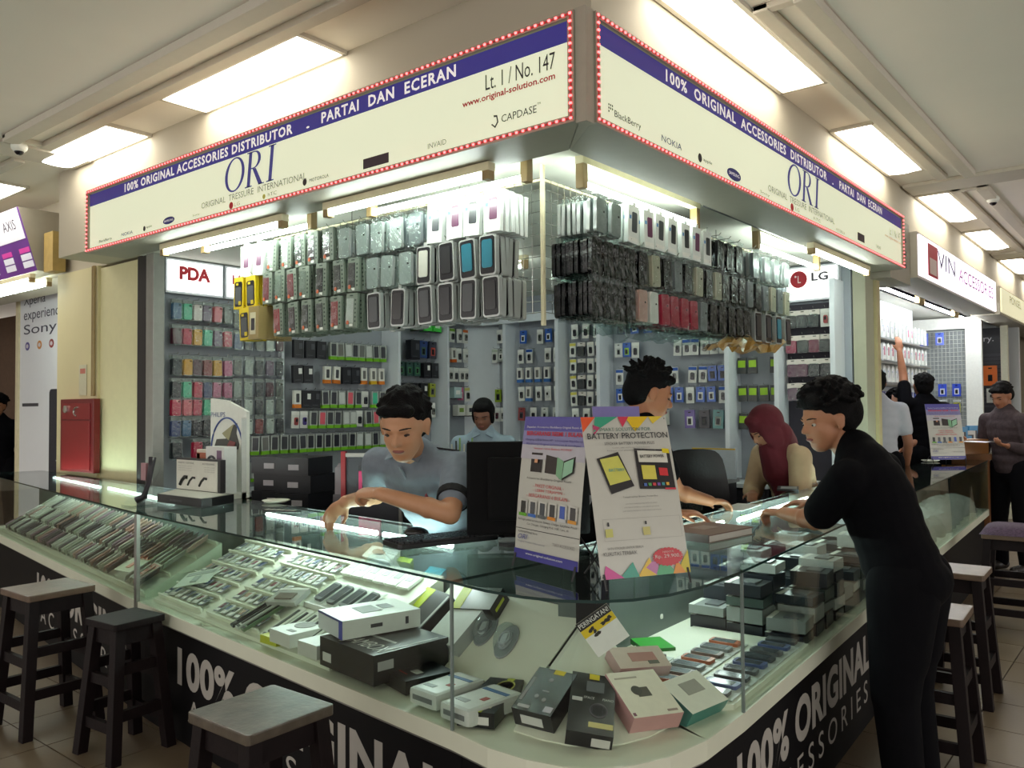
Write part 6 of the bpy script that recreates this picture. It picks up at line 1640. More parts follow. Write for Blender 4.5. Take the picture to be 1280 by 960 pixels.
# ---- behind the counter: stack of black boxes, red framed stand, chair, desk clutter
MB_ = MB
tb = thing('stock_table', 'low dark stock table behind the left counter', 'table', (3.50, 4.72, 0))
MB().box(-0.3, 0.3, -0.26, 0.26, 0.56, 0.60).build('table_top', m_lowcab, tb)
for sx in (-0.27, 0.27):
    for sy in (-0.23, 0.23):
        MB().box(sx - 0.02, sx + 0.02, sy - 0.02, sy + 0.02, 0, 0.56).build('leg', m_lowcab, tb)
for c_ in range(2):
    for k in range(5):
        t = stbox('black_stock_box', 'black stock box with white label, %s up in the %s stack' % (ORD[k], ('left', 'right')[c_]), 3.45 + 0.02 * (k % 2), 4.86 - 0.27 * c_, 0.601 + k * 0.116, 0.25, 0.30, 0.114, (24, 24, 30), [('white_label', -0.2 + 0.1 * (k % 3), 0.12 + 0.1 * (k % 3), 0.3, 0.62, (196, 190, 196))], rz=math.radians(-70), cat='box')
        t['group'] = 'black stock boxes'
rs = thing('red_frame_stand', 'display stand with red post and silver frame behind the clerk', 'display stand', (2.98, 3.38, 0), math.radians(-60))
MB().box(-0.17, -0.145, -0.015, 0.015, 0, 1.27).build('red_post', C(150, 24, 34), rs)
MB().box(-0.145, 0.16, -0.012, 0.012, 1.24, 1.26).build('top_rail', m_alu, rs)
MB().box(0.15, 0.165, -0.012, 0.012, 0, 1.25).build('post', m_alu, rs)
MB().box(-0.145, 0.15, 0.0, 0.01, 0.7, 1.235).build('panel', C(60, 62, 70), rs)
MB().box(-0.19, 0.19, -0.12, 0.12, 0, 0.015).build('foot', m_blk, rs)
pk_ = thing('pink_case', 'bright pink case hanging in the red framed stand', 'case', (2.955, 3.36, 1.06), math.radians(-60))
MB().box(-0.06, 0.06, -0.03, -0.008, 0, 0.11).build('body', C(206, 50, 110), pk_, bevel=0.006)
MB().box(-0.06, 0.06, -0.032, -0.006, 0.11, 0.14).build('black_header', C(30, 28, 34), pk_)
gp = thing('grey_bin', 'tall grey bin of pouches left of the red post', 'bin', (3.05, 3.68, 0), math.radians(-60))
MB().box(-0.06, 0.06, -0.05, 0.05, 0.0, 1.02).build('bin', C(96, 92, 98), gp, bevel=0.01)
for k in range(3):
    MB().box(-0.05, 0.05, -0.04 + 0.025 * k, -0.03 + 0.025 * k, 0.95, 1.17 + 0.01 * k).build('pouch', C(150, 144, 150), gp)
ch = thing('office_chair', 'black padded chair behind the right counter', 'chair', (4.42, 2.36, 0), math.radians(140))
MB().cbox(-0.22, 0.22, -0.22, 0.22, 0.62, 0.70, 0.06).build('seat', M('black_leather', (10, 10, 13), 0.45, bump=0.1, spec=0.3), ch, bevel=0.02)
b = MB(); b.grid(lambda u, v: ((u - 0.5) * 0.46 * (1 - 0.25 * v ** 3), 0.22 + 0.05 * (1 - (2 * u - 1) ** 2) + 0.04 * v, 0.72 + 0.54 * v - 0.06 * v * (2 * u - 1) ** 4), 12, 10)
b.grid(lambda u, v: ((u - 0.5) * 0.46 * (1 - 0.25 * v ** 3), 0.27 + 0.05 * (1 - (2 * u - 1) ** 2) + 0.04 * v, 0.72 + 0.54 * v - 0.06 * v * (2 * u - 1) ** 4), 12, 10)
b.build('backrest', M('black_leather', (10, 10, 13), 0.45, bump=0.1, spec=0.3), ch, smooth=True)
MB().cyl((0, 0, 0.06), (0, 0, 0.62), 0.028).build('column', m_chrome, ch)
for k in range(5):
    a_ = 2 * PI * k / 5
    MB().tube([(0, 0, 0.1), (0.28 * math.cos(a_), 0.28 * math.sin(a_), 0.03)], 0.02, 6).build('leg', m_blk, ch)
# back bench: papers, white board, black bins with labels
bn = thing('back_desk', 'dark desk with grey top behind the right counter', 'desk', (5.55, 3.0, 0), RZX)
MB().box(-0.75, 0.45, -0.25, 0.25, 0.94, 0.97).build('desk_top', C(140, 142, 146), bn)
MB().box(-0.73, 0.43, -0.20, 0.24, 0, 0.94).build('body', m_lowcab, bn)
for k in range(3):
    d_ = MB().box(-0.70 + k * 0.38, -0.36 + k * 0.38, -0.215, -0.20, 0.55, 0.90).build('drawer', M('cabinet_door', (48, 46, 52), 0.45), bn)
    MB().box(-0.58 + k * 0.38, -0.46 + k * 0.38, -0.217, -0.215, 0.74, 0.82).build('drawer_label', C(200, 196, 206), d_)
slab('paper_pile', 'pile of white papers on the back desk beside the chair', 5.48, 3.25, 0.9705, 0.20, 0.16, 0.10, 0.2, (206, 206, 198), 'paper')
slab('paper_pile', 'low stack of white cards on the back desk', 5.45, 2.98, 0.9705, 0.14, 0.12, 0.06, 0.1, (214, 214, 206), 'paper')
wbd = stbox('white_sheet_board', 'white sheet board leaning on the back desk', 5.65, 2.68, 0.9705, 0.34, 0.02, 0.22, (176, 186, 196), [('yellow_edge', -0.5, 0.5, 0.95, 1.0, (196, 160, 40))])
# kraft organiser beside the woman at the back
kr = thing('kraft_organiser', 'brown cardboard organiser with tools near the seated woman', 'box', (3.86, 3.52, 1.0205), math.radians(-50))
MB().box(-0.09, 0.09, -0.07, 0.07, 0, 0.19).build('carton', C(146, 100, 50), kr)
for k in range(7):
    MB().cyl((-0.07 + k * 0.023, 0.02 * math.sin(k * 2), 0.12), (-0.075 + k * 0.026, 0.03 * math.sin(k * 2), 0.25 + 0.02 * (k % 3)), 0.006, n=6).build('tool', C(*[(190, 196, 180), (40, 44, 40), (120, 160, 80)][k % 3]), kr)
dk_ = thing('inner_desk', 'plain inner work desk in the middle of the shop', 'desk', (3.98, 3.50, 0), 0)
MB().box(-0.40, 0.40, -0.45, 0.50, 0.98, 1.02).build('desk_top', C(150, 140, 126), dk_)
MB().box(-0.36, 0.36, -0.40, 0.45, 0, 0.98).build('body', m_lowcab, dk_)
stbox('wood_tray', 'brown wooden tray on the inner desk', 3.93, 3.74, 1.0205, 0.30, 0.22, 0.09, (120, 84, 56), [], rz=math.radians(-50))
stbox('pink_note_block', 'pink note block standing on the wooden tray', 3.93, 3.76, 1.1115, 0.10, 0.06, 0.09, (226, 84, 110), [], rz=math.radians(-50))
for k in range(6):
    t = thing('earphone_bundle', 'coiled white earphone bundle, %s on the inner desk heap' % ORD[k], 'earphones', (4.28 - 0.09 * (k % 3), 3.93 - 0.10 * (k // 3) - 0.03 * (k % 3), 1.0205), 0.5 * k, 'earphone bundles')
    b = MB()
    for q in range(3):
        b.tube([((0.05 + 0.008 * q) * math.cos(a_), 0.03 * math.sin(a_), 0.06 + 0.05 * math.sin(a_ + q) + 0.02 * q) for a_ in [2 * PI * j / 14 for j in range(15)]], 0.004, 5)
    b.build('coiled_cable', C(206, 206, 200), t)
# ================================================================== people
tmp_scene = bpy.data.scenes.new('shape_workshop')
def solid(mb, mats, voxel, smooth_it=4, name='body', mask=None):
    """merge overlapping shapes into one continuous surface"""
    me = mb.mesh('raw', [bpy.data.materials.new('x')] if False else mats, recalc=False)
    o = bpy.data.objects.new('raw', me); tmp_scene.collection.objects.link(o)
    r = o.modifiers.new('r', 'REMESH'); r.mode = 'VOXEL'; r.voxel_size = voxel; r.use_smooth_shade = True
    if smooth_it:
        s = o.modifiers.new('s', 'SMOOTH'); s.factor = 0.5; s.iterations = smooth_it
    vl = tmp_scene.view_layers[0]; vl.update()
    ev = o.evaluated_get(vl.depsgraph)
    out = bpy.data.meshes.new_from_object(ev)
    out.name = name
    bpy.data.objects.remove(o)
    out.materials.clear()
    for m in (mats if isinstance(mats, (list, tuple)) else [mats]):
        out.materials.append(m)
    out.polygons.foreach_set('use_smooth', [True] * len(out.polygons))
    out.polygons.foreach_set('material_index', [0] * len(out.polygons))
    return out
def cap(mb, p0, p1, r0, r1, n=12):
    p0, p1 = Vector(p0), Vector(p1)
    mb.cyl(p0, p1, r0, r1, n=n)
    mb.ell(p0, (r0, r0, r0), n, 8); mb.ell(p1, (r1, r1, r1), n, 8)
def basis(f, up=(0, 0, 1)):
    f = Vector(f).normalized(); up = Vector(up)
    l = up.cross(f).normalized(); u = f.cross(l)
    return f, l, u
def rotm(f, l, u):      # local x = left, y = back(-f)... columns: l, -f, u
    return Matrix((l, -f, u)).transposed()
def hand(mb, wrist, d, pn, side, curl=0.5, sc=1.0, thumb=1.0):
    """palm from wrist along d, palm facing pn; side=+1 thumb on +lateral"""
    d = Vector(d).normalized(); pn = Vector(pn); pn = (pn - d * pn.dot(d)).normalized()
    lat = d.cross(pn) * side
    w = Vector(wrist)
    R = Matrix((lat, -pn, d)).transposed()
    mb.ell(w + d * 0.048 * sc, (0.040 * sc, 0.016 * sc, 0.054 * sc), 14, 10, R=R)
    for k, (off_, ln) in enumerate(((0.029, 0.070), (0.010, 0.078), (-0.009, 0.072), (-0.027, 0.056))):
        a = w + d * (0.088 - 0.004 * abs(k - 1)) * sc + lat * off_ * sc
        c1 = curl * 0.9 + 0.04 * k; c2 = c1 + curl * 1.0
        d1 = (d * math.cos(c1) + pn * math.sin(c1)).normalized(); d2 = (d * math.cos(c2) + pn * math.sin(c2)).normalized()
        c3 = c2 + curl * 0.7; d3 = d * math.cos(c3) + pn * math.sin(c3)
        b = a + d1 * ln * 0.46 * sc; c = b + d2 * ln * 0.32 * sc; e = c + d3 * ln * 0.22 * sc
        cap(mb, a, b, 0.0088 * sc, 0.008 * sc, 8); cap(mb, b, c, 0.008 * sc, 0.0075 * sc, 8); cap(mb, c, e, 0.0075 * sc, 0.0062 * sc, 8)
    t0 = w + d * 0.028 * sc + lat * 0.030 * sc
    t1 = t0 + (d * 0.7 + lat * 0.6 + pn * 0.35 * thumb).normalized() * 0.038 * sc
    t2 = t1 + (d * 0.9 + lat * 0.15 + pn * 0.45 * thumb).normalized() * 0.03 * sc
    cap(mb, t0, t1, 0.0115 * sc, 0.0095 * sc, 8); cap(mb, t1, t2, 0.0095 * sc, 0.0075 * sc, 8)
def head_shape(mb, c, f, sc=1.0, up=(0, 0, 1)):
    f, l, u = basis(f, up); R = rotm(f, l, u); c = Vector(c)
    def P(x, y, z): return c + (l * x + f * y + u * z) * sc
    E_ = lambda p, r: mb.ell(p, tuple(q * sc for q in r), 18, 12, R=R)
    E_(P(0, -0.012, 0.025), (0.076, 0.094, 0.088))       # skull
    E_(P(0, 0.028, -0.03), (0.062, 0.062, 0.075))        # face
    E_(P(0, 0.045, -0.078), (0.040, 0.036, 0.034))       # chin, jaw
    E_(P(0.03, 0.052, -0.025), (0.026, 0.026, 0.026)); E_(P(-0.03, 0.052, -0.025), (0.026, 0.026, 0.026))   # cheeks
    E_(P(0, 0.075, 0.018), (0.050, 0.014, 0.012))        # brow
    cap(mb, P(0, 0.082, 0.008), P(0, 0.100, -0.022), 0.008 * sc, 0.012 * sc, 8)     # nose
    E_(P(0.010, 0.090, -0.026), (0.008, 0.009, 0.007)); E_(P(-0.010, 0.090, -0.026), (0.008, 0.009, 0.007))
    E_(P(0, 0.080, -0.050), (0.024, 0.012, 0.007)); E_(P(0, 0.079, -0.060), (0.020, 0.012, 0.007))          # lips
    for s in (-1, 1):
        E_(P(0.078 * s, -0.006, -0.005), (0.008, 0.018, 0.031)); E_(P(0.082 * s, -0.012, 0.006), (0.007, 0.014, 0.018))
        E_(P(0.078 * s, -0.0, -0.026), (0.007, 0.010, 0.012))
    return P, R, f, l, u
def face_parts(root, P, f, l, u, sc, lids=True, lip=(132, 72, 66), hair=(14, 12, 14)):
    for s in (-1, 1):
        b = MB(); Rm = rotm(f, l, u)
        b.ell(P(0.031 * s, 0.0735, -0.001), (0.013 * sc, 0.006 * sc, 0.0042 * sc if lids else 0.0065 * sc), 12, 8, R=Rm); b.build('eye', C(190, 180, 172, 0.2) if not lids else C(60, 40, 36, 0.3), root, smooth=True)
        b = MB(); b.ell(P(0.031 * s, 0.0785, -0.002), (0.0058 * sc, 0.003 * sc, 0.0036 * sc), 10, 6, R=Rm); b.build('pupil', C(16, 12, 12, 0.1), root, smooth=True)
        b = MB(); b.tube([P((0.014 + 0.012 * k) * s, 0.0865 - 0.0025 * k * k * 0.8, 0.020 + 0.003 * math.sin(k)) for k in range(4)], [0.002 * sc, 0.003 * sc, 0.003 * sc, 0.0015 * sc], 6); b.build('eyebrow', C(*hair, 0.8), root)
    b = MB(); b.ell(P(0, 0.0855, -0.055), (0.021 * sc, 0.0085 * sc, 0.0075 * sc), 14, 8, R=rotm(f, l, u)); b.build('lips', C(*lip, 0.4), root, smooth=True)
def hair_shape(mb, P, R, sc, style='short', seed=1):
    E_ = lambda p, r: mb.ell(p, tuple(q * sc for q in r), 18, 12, R=R)
    E_(P(0, -0.022, 0.045), (0.083, 0.094, 0.083)); E_(P(0, -0.055, 0.0), (0.078, 0.062, 0.075))
    E_(P(0.06, -0.03, 0.03), (0.026, 0.045, 0.045)); E_(P(-0.06, -0.03, 0.03), (0.026, 0.045, 0.045))
    r_ = random.Random(seed)
    if style in ('short', 'spiky', 'bushy'):
        n = {'short': 60, 'spiky': 70, 'bushy': 240}[style]; ln = {'short': 0.016, 'spiky': 0.036, 'bushy': 0.045}[style]
        for k in range(n):
            th = r_.uniform(0, 2 * PI); ph = r_.uniform(0.12, 1.45)
            x, y, z = math.cos(ph) * math.cos(th), math.cos(ph) * math.sin(th), math.sin(ph)
            if y > 0.55 and z < 0.55: continue
            p = P(0.076 * x, -0.022 + 0.088 * y, 0.045 + 0.078 * z); q = P((0.076 + ln) * x * 1.02, -0.022 + (0.088 + ln) * y, 0.045 + (0.078 + ln) * z - 0.008)
            cap(mb, p, q, (0.014 if style != 'bushy' else 0.010) * sc, 0.0065 * sc, 6)
        for s in (-1, 0, 1):
            E_(P(0.034 * s, 0.058, 0.075), (0.032, 0.024, 0.020))
    if style == 'bushy':
        E_(P(0, -0.04, 0.065), (0.094, 0.10, 0.088)); E_(P(0, -0.08, 0.02), (0.082, 0.058, 0.08)); E_(P(0, 0.042, 0.08), (0.07, 0.042, 0.04))
    if style == 'tied':
        E_(P(0, 0.02, 0.075), (0.068, 0.065, 0.04)); E_(P(0.066, 0.0, 0.0), (0.02, 0.04, 0.07)); E_(P(-0.066, 0.0, 0.0), (0.02, 0.04, 0.07)); E_(P(0, -0.1, -0.03), (0.04, 0.035, 0.07))
def torso(mb, pel, neck, f, infl=0.0, k=1.0, low=0.0):
    pel, neck = Vector(pel), Vector(neck)
    u = (neck - pel).normalized(); l = Vector((0, 0, 1)).cross(Vector(f)).normalized(); l = (l - u * l.dot(u)).normalized(); ff = l.cross(u)
    R = Matrix((l, -ff, u)).transposed(); L = (neck - pel).length
    prof = ((-0.02, 0.155, 0.115), (0.14, 0.152, 0.115), (0.30, 0.146, 0.110), (0.46, 0.154, 0.112), (0.62, 0.168, 0.116), (0.76, 0.172, 0.108), (0.88, 0.150, 0.09), (0.97, 0.095, 0.07))
    for t, wx, wy in prof:
        mb.ell(pel + u * (L * t), ((wx + infl) * k, (wy + infl) * k, 0.115 * k + infl * 0.5), 18, 10, R=R)
    if low:
        mb.ell(pel - u * low, ((0.162 + infl) * k, (0.125 + infl) * k, 0.11), 18, 10, R=R)
    return l, u
SKIN = {}
def skin(c):
    if c not in SKIN: SKIN[c] = M('skin_%d' % c[0], c, 0.5, var=0.05, scale=12, bump=0.03)
    return SKIN[c]
def person(label, J, shirt, pants, sk=(178, 128, 96), style='short', voxel=0.008, lids=False, sleeve=0.62, cuff=None, lod=1, collar=None, face=True, hairc=(8, 7, 9), scarf=None, longsleeve=False, hands=True, hsc=1.0, bulk=1.0, low=0.0):
    """J: joints in world metres. head, face dir, facing dir, neck, pelvis, shoulders/elbows/wrists/hand dirs (left, right), hips..ankles"""
    base = Vector((J['pel'][0], J['pel'][1], 0))
    root = thing('person', label, 'person', base)
    inv = Matrix.Translation(-base)
    def B(): 
        m = MB(); m.T = inv; return m
    f = Vector(J['f']).normalized()
    body = B()
    P, R, hf, hl, hu = head_shape(body, J['head'], J['hf'], hsc)
    neck = Vector(J['neck'])
    cap(body, neck - Vector((0, 0, 0.02)), P(0, -0.02, -0.06), 0.056, 0.052)
    l, u = torso(body, J['pel'], neck, f, -0.012, bulk)
    shm = B(); torso(shm, J['pel'], neck, f, 0.008, bulk, low)
    cap(shm, neck - u * 0.02, neck + u * 0.02, 0.072, 0.062)
    pm = B(); fl_ = B()
    for sd in ('L', 'R'):
        S, E_, W_ = Vector(J['s' + sd]), Vector(J['e' + sd]), Vector(J['w' + sd])
        cap(body, S, E_, 0.046, 0.040); cap(body, E_, W_, 0.040, 0.027)
        m_ = E_ + (W_ - E_) * 0.3; body.ell(m_, (0.041, 0.041, 0.041), 10, 8)
        cap(body, neck - u * 0.05, S, 0.05, 0.048)
        if hands:
            hd_ = J.get('h' + sd, (W_ - E_)); pn = J.get('p' + sd, (0, 0, -1))
            hand(body, W_, hd_, pn, J.get('t' + sd, 1 if sd == 'L' else -1), J.get('c' + sd, 0.45))
        else:
            body.ell(W_ + (W_ - E_).normalized() * 0.05, (0.035, 0.035, 0.035))
        cap(shm, neck - u * 0.045, S, 0.062 * bulk, 0.066 * bulk)
        end = E_ if longsleeve else S + (E_ - S) * sleeve
        cap(shm, S, end, 0.066 * bulk, 0.060 * bulk)
        if longsleeve: cap(shm, E_, E_ + (W_ - E_) * 0.86, 0.060, 0.045)
        H_, K_, A_ = Vector(J['hip' + sd]), Vector(J['kn' + sd]), Vector(J['an' + sd])
        cap(body, H_, K_, 0.075, 0.052); cap(body, K_, A_, 0.052, 0.036)
        fd = Vector((f.x, f.y, 0)).normalized()
        cap(body, A_ - Vector((0, 0, 0.03)), A_ + fd * 0.14 - Vector((0, 0, 0.04)), 0.036, 0.028)
        cap(pm, H_ + Vector((0, 0, 0.04)), K_, 0.104 * bulk, 0.076 * bulk); cap(pm, K_, A_, 0.072 * bulk, 0.062 * bulk)
        cap(pm, H_ + Vector((0, 0, 0.05)) - fd * 0.03, K_ + (H_ - K_) * 0.4 - fd * 0.015, 0.10 * bulk, 0.084 * bulk)
        s_ = B(); cap(s_, A_ - fd * 0.03 - Vector((0, 0, 0.035)), A_ + fd * 0.16 - Vector((0, 0, 0.045)), 0.045, 0.036)
        s_.v = [(x, y, max(z, 0.002)) for x, y, z in s_.v]
        s_.build('shoe', C(30, 26, 26, 0.4), root, smooth=True)
        if cuff is not None:
            c_ = B(); c_.cyl(end - (end - S).normalized() * 0.006, end + (end - S).normalized() * 0.024, 0.0635, 0.0625, n=20); c_.build('sleeve_cuff', cuff, root, smooth=False)
    pm.ell(Vector(J['pel']) + Vector((0, 0, -0.03)), (0.155 * bulk, 0.112 * bulk, 0.15), 18, 10, R=Matrix((l, -f, Vector((0, 0, 1)))).transposed())
    obj('body', solid(body, [skin(sk)], voxel, 5, 'body'), root)
    obj('shirt', solid(shm, [shirt], max(voxel, 0.010), 6, 'shirt'), root)
    obj('trousers', solid(pm, [pants], 0.014, 6, 'trousers'), root)
    if scarf is None:
        hm = B(); hair_shape(hm, P, R, hsc, style, int(abs(base.x) * 100))
        obj('hair', solid(hm, [M('hair_black', hairc, 0.75, spec=0.15, var=0.2, scale=60, bump=0.5, bscale=150)], max(voxel * 0.8, 0.006), 2, 'hair'), root)
    if collar is not None:
        for s in (-1, 1):
            c_ = B()
            a = neck + u * 0.05 + l * (0.045 * s) + f * 0.03; b = neck + u * 0.012 + l * (0.02 * s) + f * 0.088; d_ = neck - u * 0.015 + l * (0.075 * s) + f * 0.092; e = neck + u * 0.035 + l * (0.078 * s) + f * 0.02
            c_.add([a, b, d_, e] + [q + f * 0.006 + u * 0.004 for q in (a, b, d_, e)], [(0, 1, 2, 3), (7, 6, 5, 4), (0, 4, 5, 1), (1, 5, 6, 2), (2, 6, 7, 3), (3, 7, 4, 0)])
            c_.build('collar', collar, root)
    if face:
        def PP(x, y, z): return P(x, y, z) - base
        face_parts(root, PP, hf, hl, hu, hsc, lids, hair=hairc)
    return root, P, l, u, f, base, B
def stand_legs(J, pel, f, w=0.10):
    f = Vector(f); f.z = 0; f.normalize(); l = Vector((0, 0, 1)).cross(f)
    for sd, s in (('L', 1), ('R', -1)):
        h = Vector(pel) + l * (w * s) - Vector((0, 0, 0.06))
        J['hip' + sd] = h; J['kn' + sd] = Vector((h.x, h.y, h.z * 0.54)) + f * 0.02 + l * 0.01 * s; J['an' + sd] = Vector((h.x, h.y, 0.085)) - f * 0.01 + l * 0.02 * s
m_grey = M('grey_shirt', (118, 128, 140), 0.9, var=0.1, scale=30, bump=0.7, bscale=11)
m_kcuff = M('black_trim', (16, 16, 20), 0.8)
m_blue = M('pale_blue_shirt', (146, 166, 180), 0.85, var=0.06, scale=20, bump=0.2, bscale=14)
m_kshirt = M('black_shirt', (6, 6, 11), 0.9, var=0.1, bump=0.3, bscale=12, spec=0.12)
m_ktrou = M('dark_trousers', (8, 8, 13), 0.9, var=0.1, bump=0.3, bscale=12, spec=0.12)
m_tee = M('white_tee', (186, 190, 200), 0.85, var=0.05, bump=0.2, bscale=12)
m_jack = M('beige_jacket', (186, 162, 130), 0.9, var=0.1, scale=10, bump=0.9, bscale=13)
m_scarf = M('maroon_scarf', (88, 18, 32), 0.85, var=0.15, scale=10, bump=0.4, bscale=14)
m_plaid = M('dark_plaid', (58, 46, 50), 0.85, var=0.35, scale=40, bump=0.2)
# 1: clerk in grey shirt leaning over the left counter
J = dict(head=(2.165, 2.275, 1.435), hf=(-0.85, -0.42, -0.40), f=(-0.98, -0.19, 0), neck=(2.30, 2.36, 1.305), pel=(2.66, 2.46, 0.93),
         sL=(2.36, 2.175, 1.265), eL=(2.20, 2.075, 1.115), wL=(2.075, 2.31, 1.185), hL=(-0.30, 0.9, 0.02), pL=(0.3, 0.2, -0.9), cL=1.15, tL=-1,
         sR=(2.29, 2.56, 1.275), eR=(2.44, 2.74, 1.12), wR=(2.235, 2.70, 1.115), hR=(-0.25, 0.75, -0.62), pR=(-0.45, -0.35, -0.8), cR=0.6, tR=-1)
stand_legs(J, J['pel'], J['f'])
r1, P1_, l1, u1, f1, b1, B1_ = person('clerk in grey shirt with black sleeve cuffs leaning over the left counter', J, m_grey, m_ktrou, sk=(190, 140, 106), style='short', voxel=0.006, lids=True, cuff=m_kcuff, collar=m_grey, hsc=1.13, bulk=1.06)
b = B1_(); nk = Vector(J['neck'])
b.tube([nk - u1 * 0.04 + f1 * 0.125, nk - u1 * 0.2 + f1 * 0.132, nk - u1 * 0.3 + f1 * 0.125], 0.006, 6); b.build('button_placket', M('grey_placket', (122, 132, 142), 0.85), r1)
b = B1_(); b.box(-0.005, 0.005, -0.005, 0.005, -0.03, 0.03); b.v = [tuple(Vector(v) + (nk - b1) + b1 + f1 * 0.128 + l1 * 0.07 - u1 * 0.17) for v in b.v]; b.build('pen', C(150, 40, 60), r1)
b = B1_(); b.tube([Vector(J['sL']) + Vector((0, 0, 0.068)), Vector(J['sL']) * 0.5 + nk * 0.5 + Vector((0, 0, 0.058))], 0.004, 6); b.build('shoulder_strap', m_kcuff, r1)
# 2: woman in pale blue at the back
c2 = atx(604, 519, 4.68)
f2 = Vector((-0.8, -0.6, 0))
def simple_J(head, hf, f, lean=0.06, H=1.62, drop=0.0):
    """upright figure under a given head position"""
    head = Vector(head); f = Vector(f).normalized(); l = Vector((0, 0, 1)).cross(f)
    neck = head - f * 0.035 - Vector((0, 0, 0.155)); pel = neck - f * lean - Vector((0, 0, 0.47))
    J = dict(head=head, hf=hf, f=f, neck=neck, pel=pel)
    for sd, s in (('L', 1), ('R', -1)):
        S = neck + l * (0.185 * s) - Vector((0, 0, 0.06)); J['s' + sd] = S
        E_ = S + l * (0.05 * s) - Vector((0, 0, 0.27)) - f * 0.02; J['e' + sd] = E_
        J['w' + sd] = E_ + f * 0.10 - Vector((0, 0, 0.23)) - l * 0.01 * s
        J['p' + sd] = -l * s
        J['c' + sd] = 0.4
    stand_legs(J, pel, f)
    return J, l
J, l = simple_J(c2, (-0.75, -0.35, -0.35), f2)
for sd, s in (('L', 1), ('R', -1)):
    J['w' + sd] = J['e' + sd] + f2 * 0.22 - l * 0.06 * s + Vector((0, 0, 0.02)); J['p' + sd] = (0, 0, -1)
person('woman in pale blue collared shirt standing at the back of the shop', J, m_blue, m_ktrou, sk=(132, 90, 70), style='tied', voxel=0.009, collar=m_blue, lids=True)
# 3: clerk behind the banners, writing
c3 = CAM + ray(812, 492) * 3.65
f3 = Vector((0.25, -0.97, 0)).normalized()
J, l = simple_J(c3, (0.66, -0.62, -0.30), f3, lean=0.16)
J['eL'] = J['sL'] + Vector((0.06, -0.02, -0.27)); J['wL'] = Vector((3.60, 1.73, 1.055)); J['hL'] = (0.75, -0.25, -0.10); J['pL'] = (0, -0.1, -1); J['cL'] = 0.35; J['tL'] = 1
J['eL'] = (J['sL'] + J['wL']) * 0.5 + Vector((0.02, 0.04, -0.10))
J['eR'] = J['sR'] + Vector((-0.03, 0.02, -0.28)); J['wR'] = J['eR'] + Vector((0.08, -0.2, 0.0)); J['pR'] = (0, 0, -1)
person('clerk with spiky black hair writing behind the battery banner', J, m_kshirt, m_ktrou, sk=(168, 112, 80), style='spiky', voxel=0.0065, lids=True, hsc=1.06)
# 4: woman in maroon head scarf and beige jacket
c4 = CAM + ray(957, 535) * 5.15
f4 = Vector((-0.80, 0.45, 0)).normalized()
l4 = Vector((0, 0, 1)).cross(f4)
J = dict(head=c4, hf=(-0.62, 0.50, -0.60), f=f4, neck=c4 + Vector((0.13, -0.03, -0.13)), pel=c4 + Vector((0.50, -0.02, -0.50)))
nk4 = J['neck']
for sd, s in (('L', 1), ('R', -1)):
    J['s' + sd] = nk4 + l4 * (0.18 * s) + Vector((0.03, 0, -0.05))
J['eL'] = J['sL'] + Vector((-0.06, -0.02, -0.23)); J['wL'] = J['eL'] + Vector((-0.24, 0.02, -0.01)); J['pL'] = (0, 0, -1)
J['eR'] = J['sR'] + Vector((-0.04, 0.05, -0.24)); J['wR'] = J['eR'] + Vector((-0.24, -0.10, 0.01)); J['pR'] = (0, 0, -1)
stand_legs(J, J['pel'], f4)
r4_, P4, l4b, u4, ff4, b4, B4_ = person('woman in maroon head scarf and beige jacket bending over the right counter', J, m_jack, m_ktrou, sk=(176, 128, 100), voxel=0.008, longsleeve=True, scarf=True, lids=True, hsc=1.08, bulk=1.12)
sm = B4_()
Rm = rotm(*basis(J['hf']))
sm.ell(P4(0, -0.022, 0.028), (0.102, 0.116, 0.114), 18, 12, R=Rm); sm.ell(P4(0, 0.01, -0.115), (0.082, 0.078, 0.07), 18, 12, R=Rm)
for s in (-1, 1):
    sm.ell(P4(0.068 * s, 0.018, -0.03), (0.034, 0.066, 0.10), 12, 10, R=Rm)
sm.ell(P4(0, 0.045, 0.085), (0.07, 0.04, 0.035), 14, 10, R=Rm)
dn = Vector((0, 0, -1))
a0 = P4(0, 0.04, -0.12)
cap(sm, a0, a0 + dn * 0.14 + Vector((0.06, -0.02, 0)), 0.085, 0.105); cap(sm, a0 + dn * 0.12 + Vector((0.05, -0.03, 0)), a0 + dn * 0.30 + Vector((0.10, -0.05, 0)), 0.10, 0.07)
cap(sm, P4(0, -0.04, -0.08), nk4 + Vector((0.06, 0.0, 0.02)), 0.09, 0.10)
obj('head_scarf', solid(sm, [m_scarf], 0.008, 5, 'head_scarf'), r4_)
# 5: man in black leaning on the right counter, back half turned to the viewer
J = dict(head=(3.44, 1.085, 1.455), hf=(-0.72, 0.62, -0.22), f=(-0.42, 0.90, 0), neck=(3.47, 0.97, 1.30), pel=(3.44, 0.80, 0.86),
         sL=(3.27, 0.955, 1.235), eL=(3.325, 1.12, 1.045), wL=(3.40, 1.305, 1.05), hL=(0.30, 0.85, 0.0), pL=(0, 0, -1), cL=0.9, tL=-1,
         sR=(3.64, 0.93, 1.25), eR=(3.85, 1.12, 1.09), wR=(3.90, 1.36, 1.045), hR=(-0.35, 0.85, -0.05), pR=(0, 0, -1), cR=0.35, tR=1)
for kk_ in list(J):
    if kk_[0] in 'snep' and kk_ not in ('pL', 'pR') or kk_ == 'head':
        J[kk_] = Vector(J[kk_]) + (Vector((-0.055, 0.03, -0.015)) if kk_ not in ('eL', 'eR') else Vector((-0.03, 0.02, 0)))
stand_legs(J, J['pel'], (0.0, 1.0, 0), w=0.095)
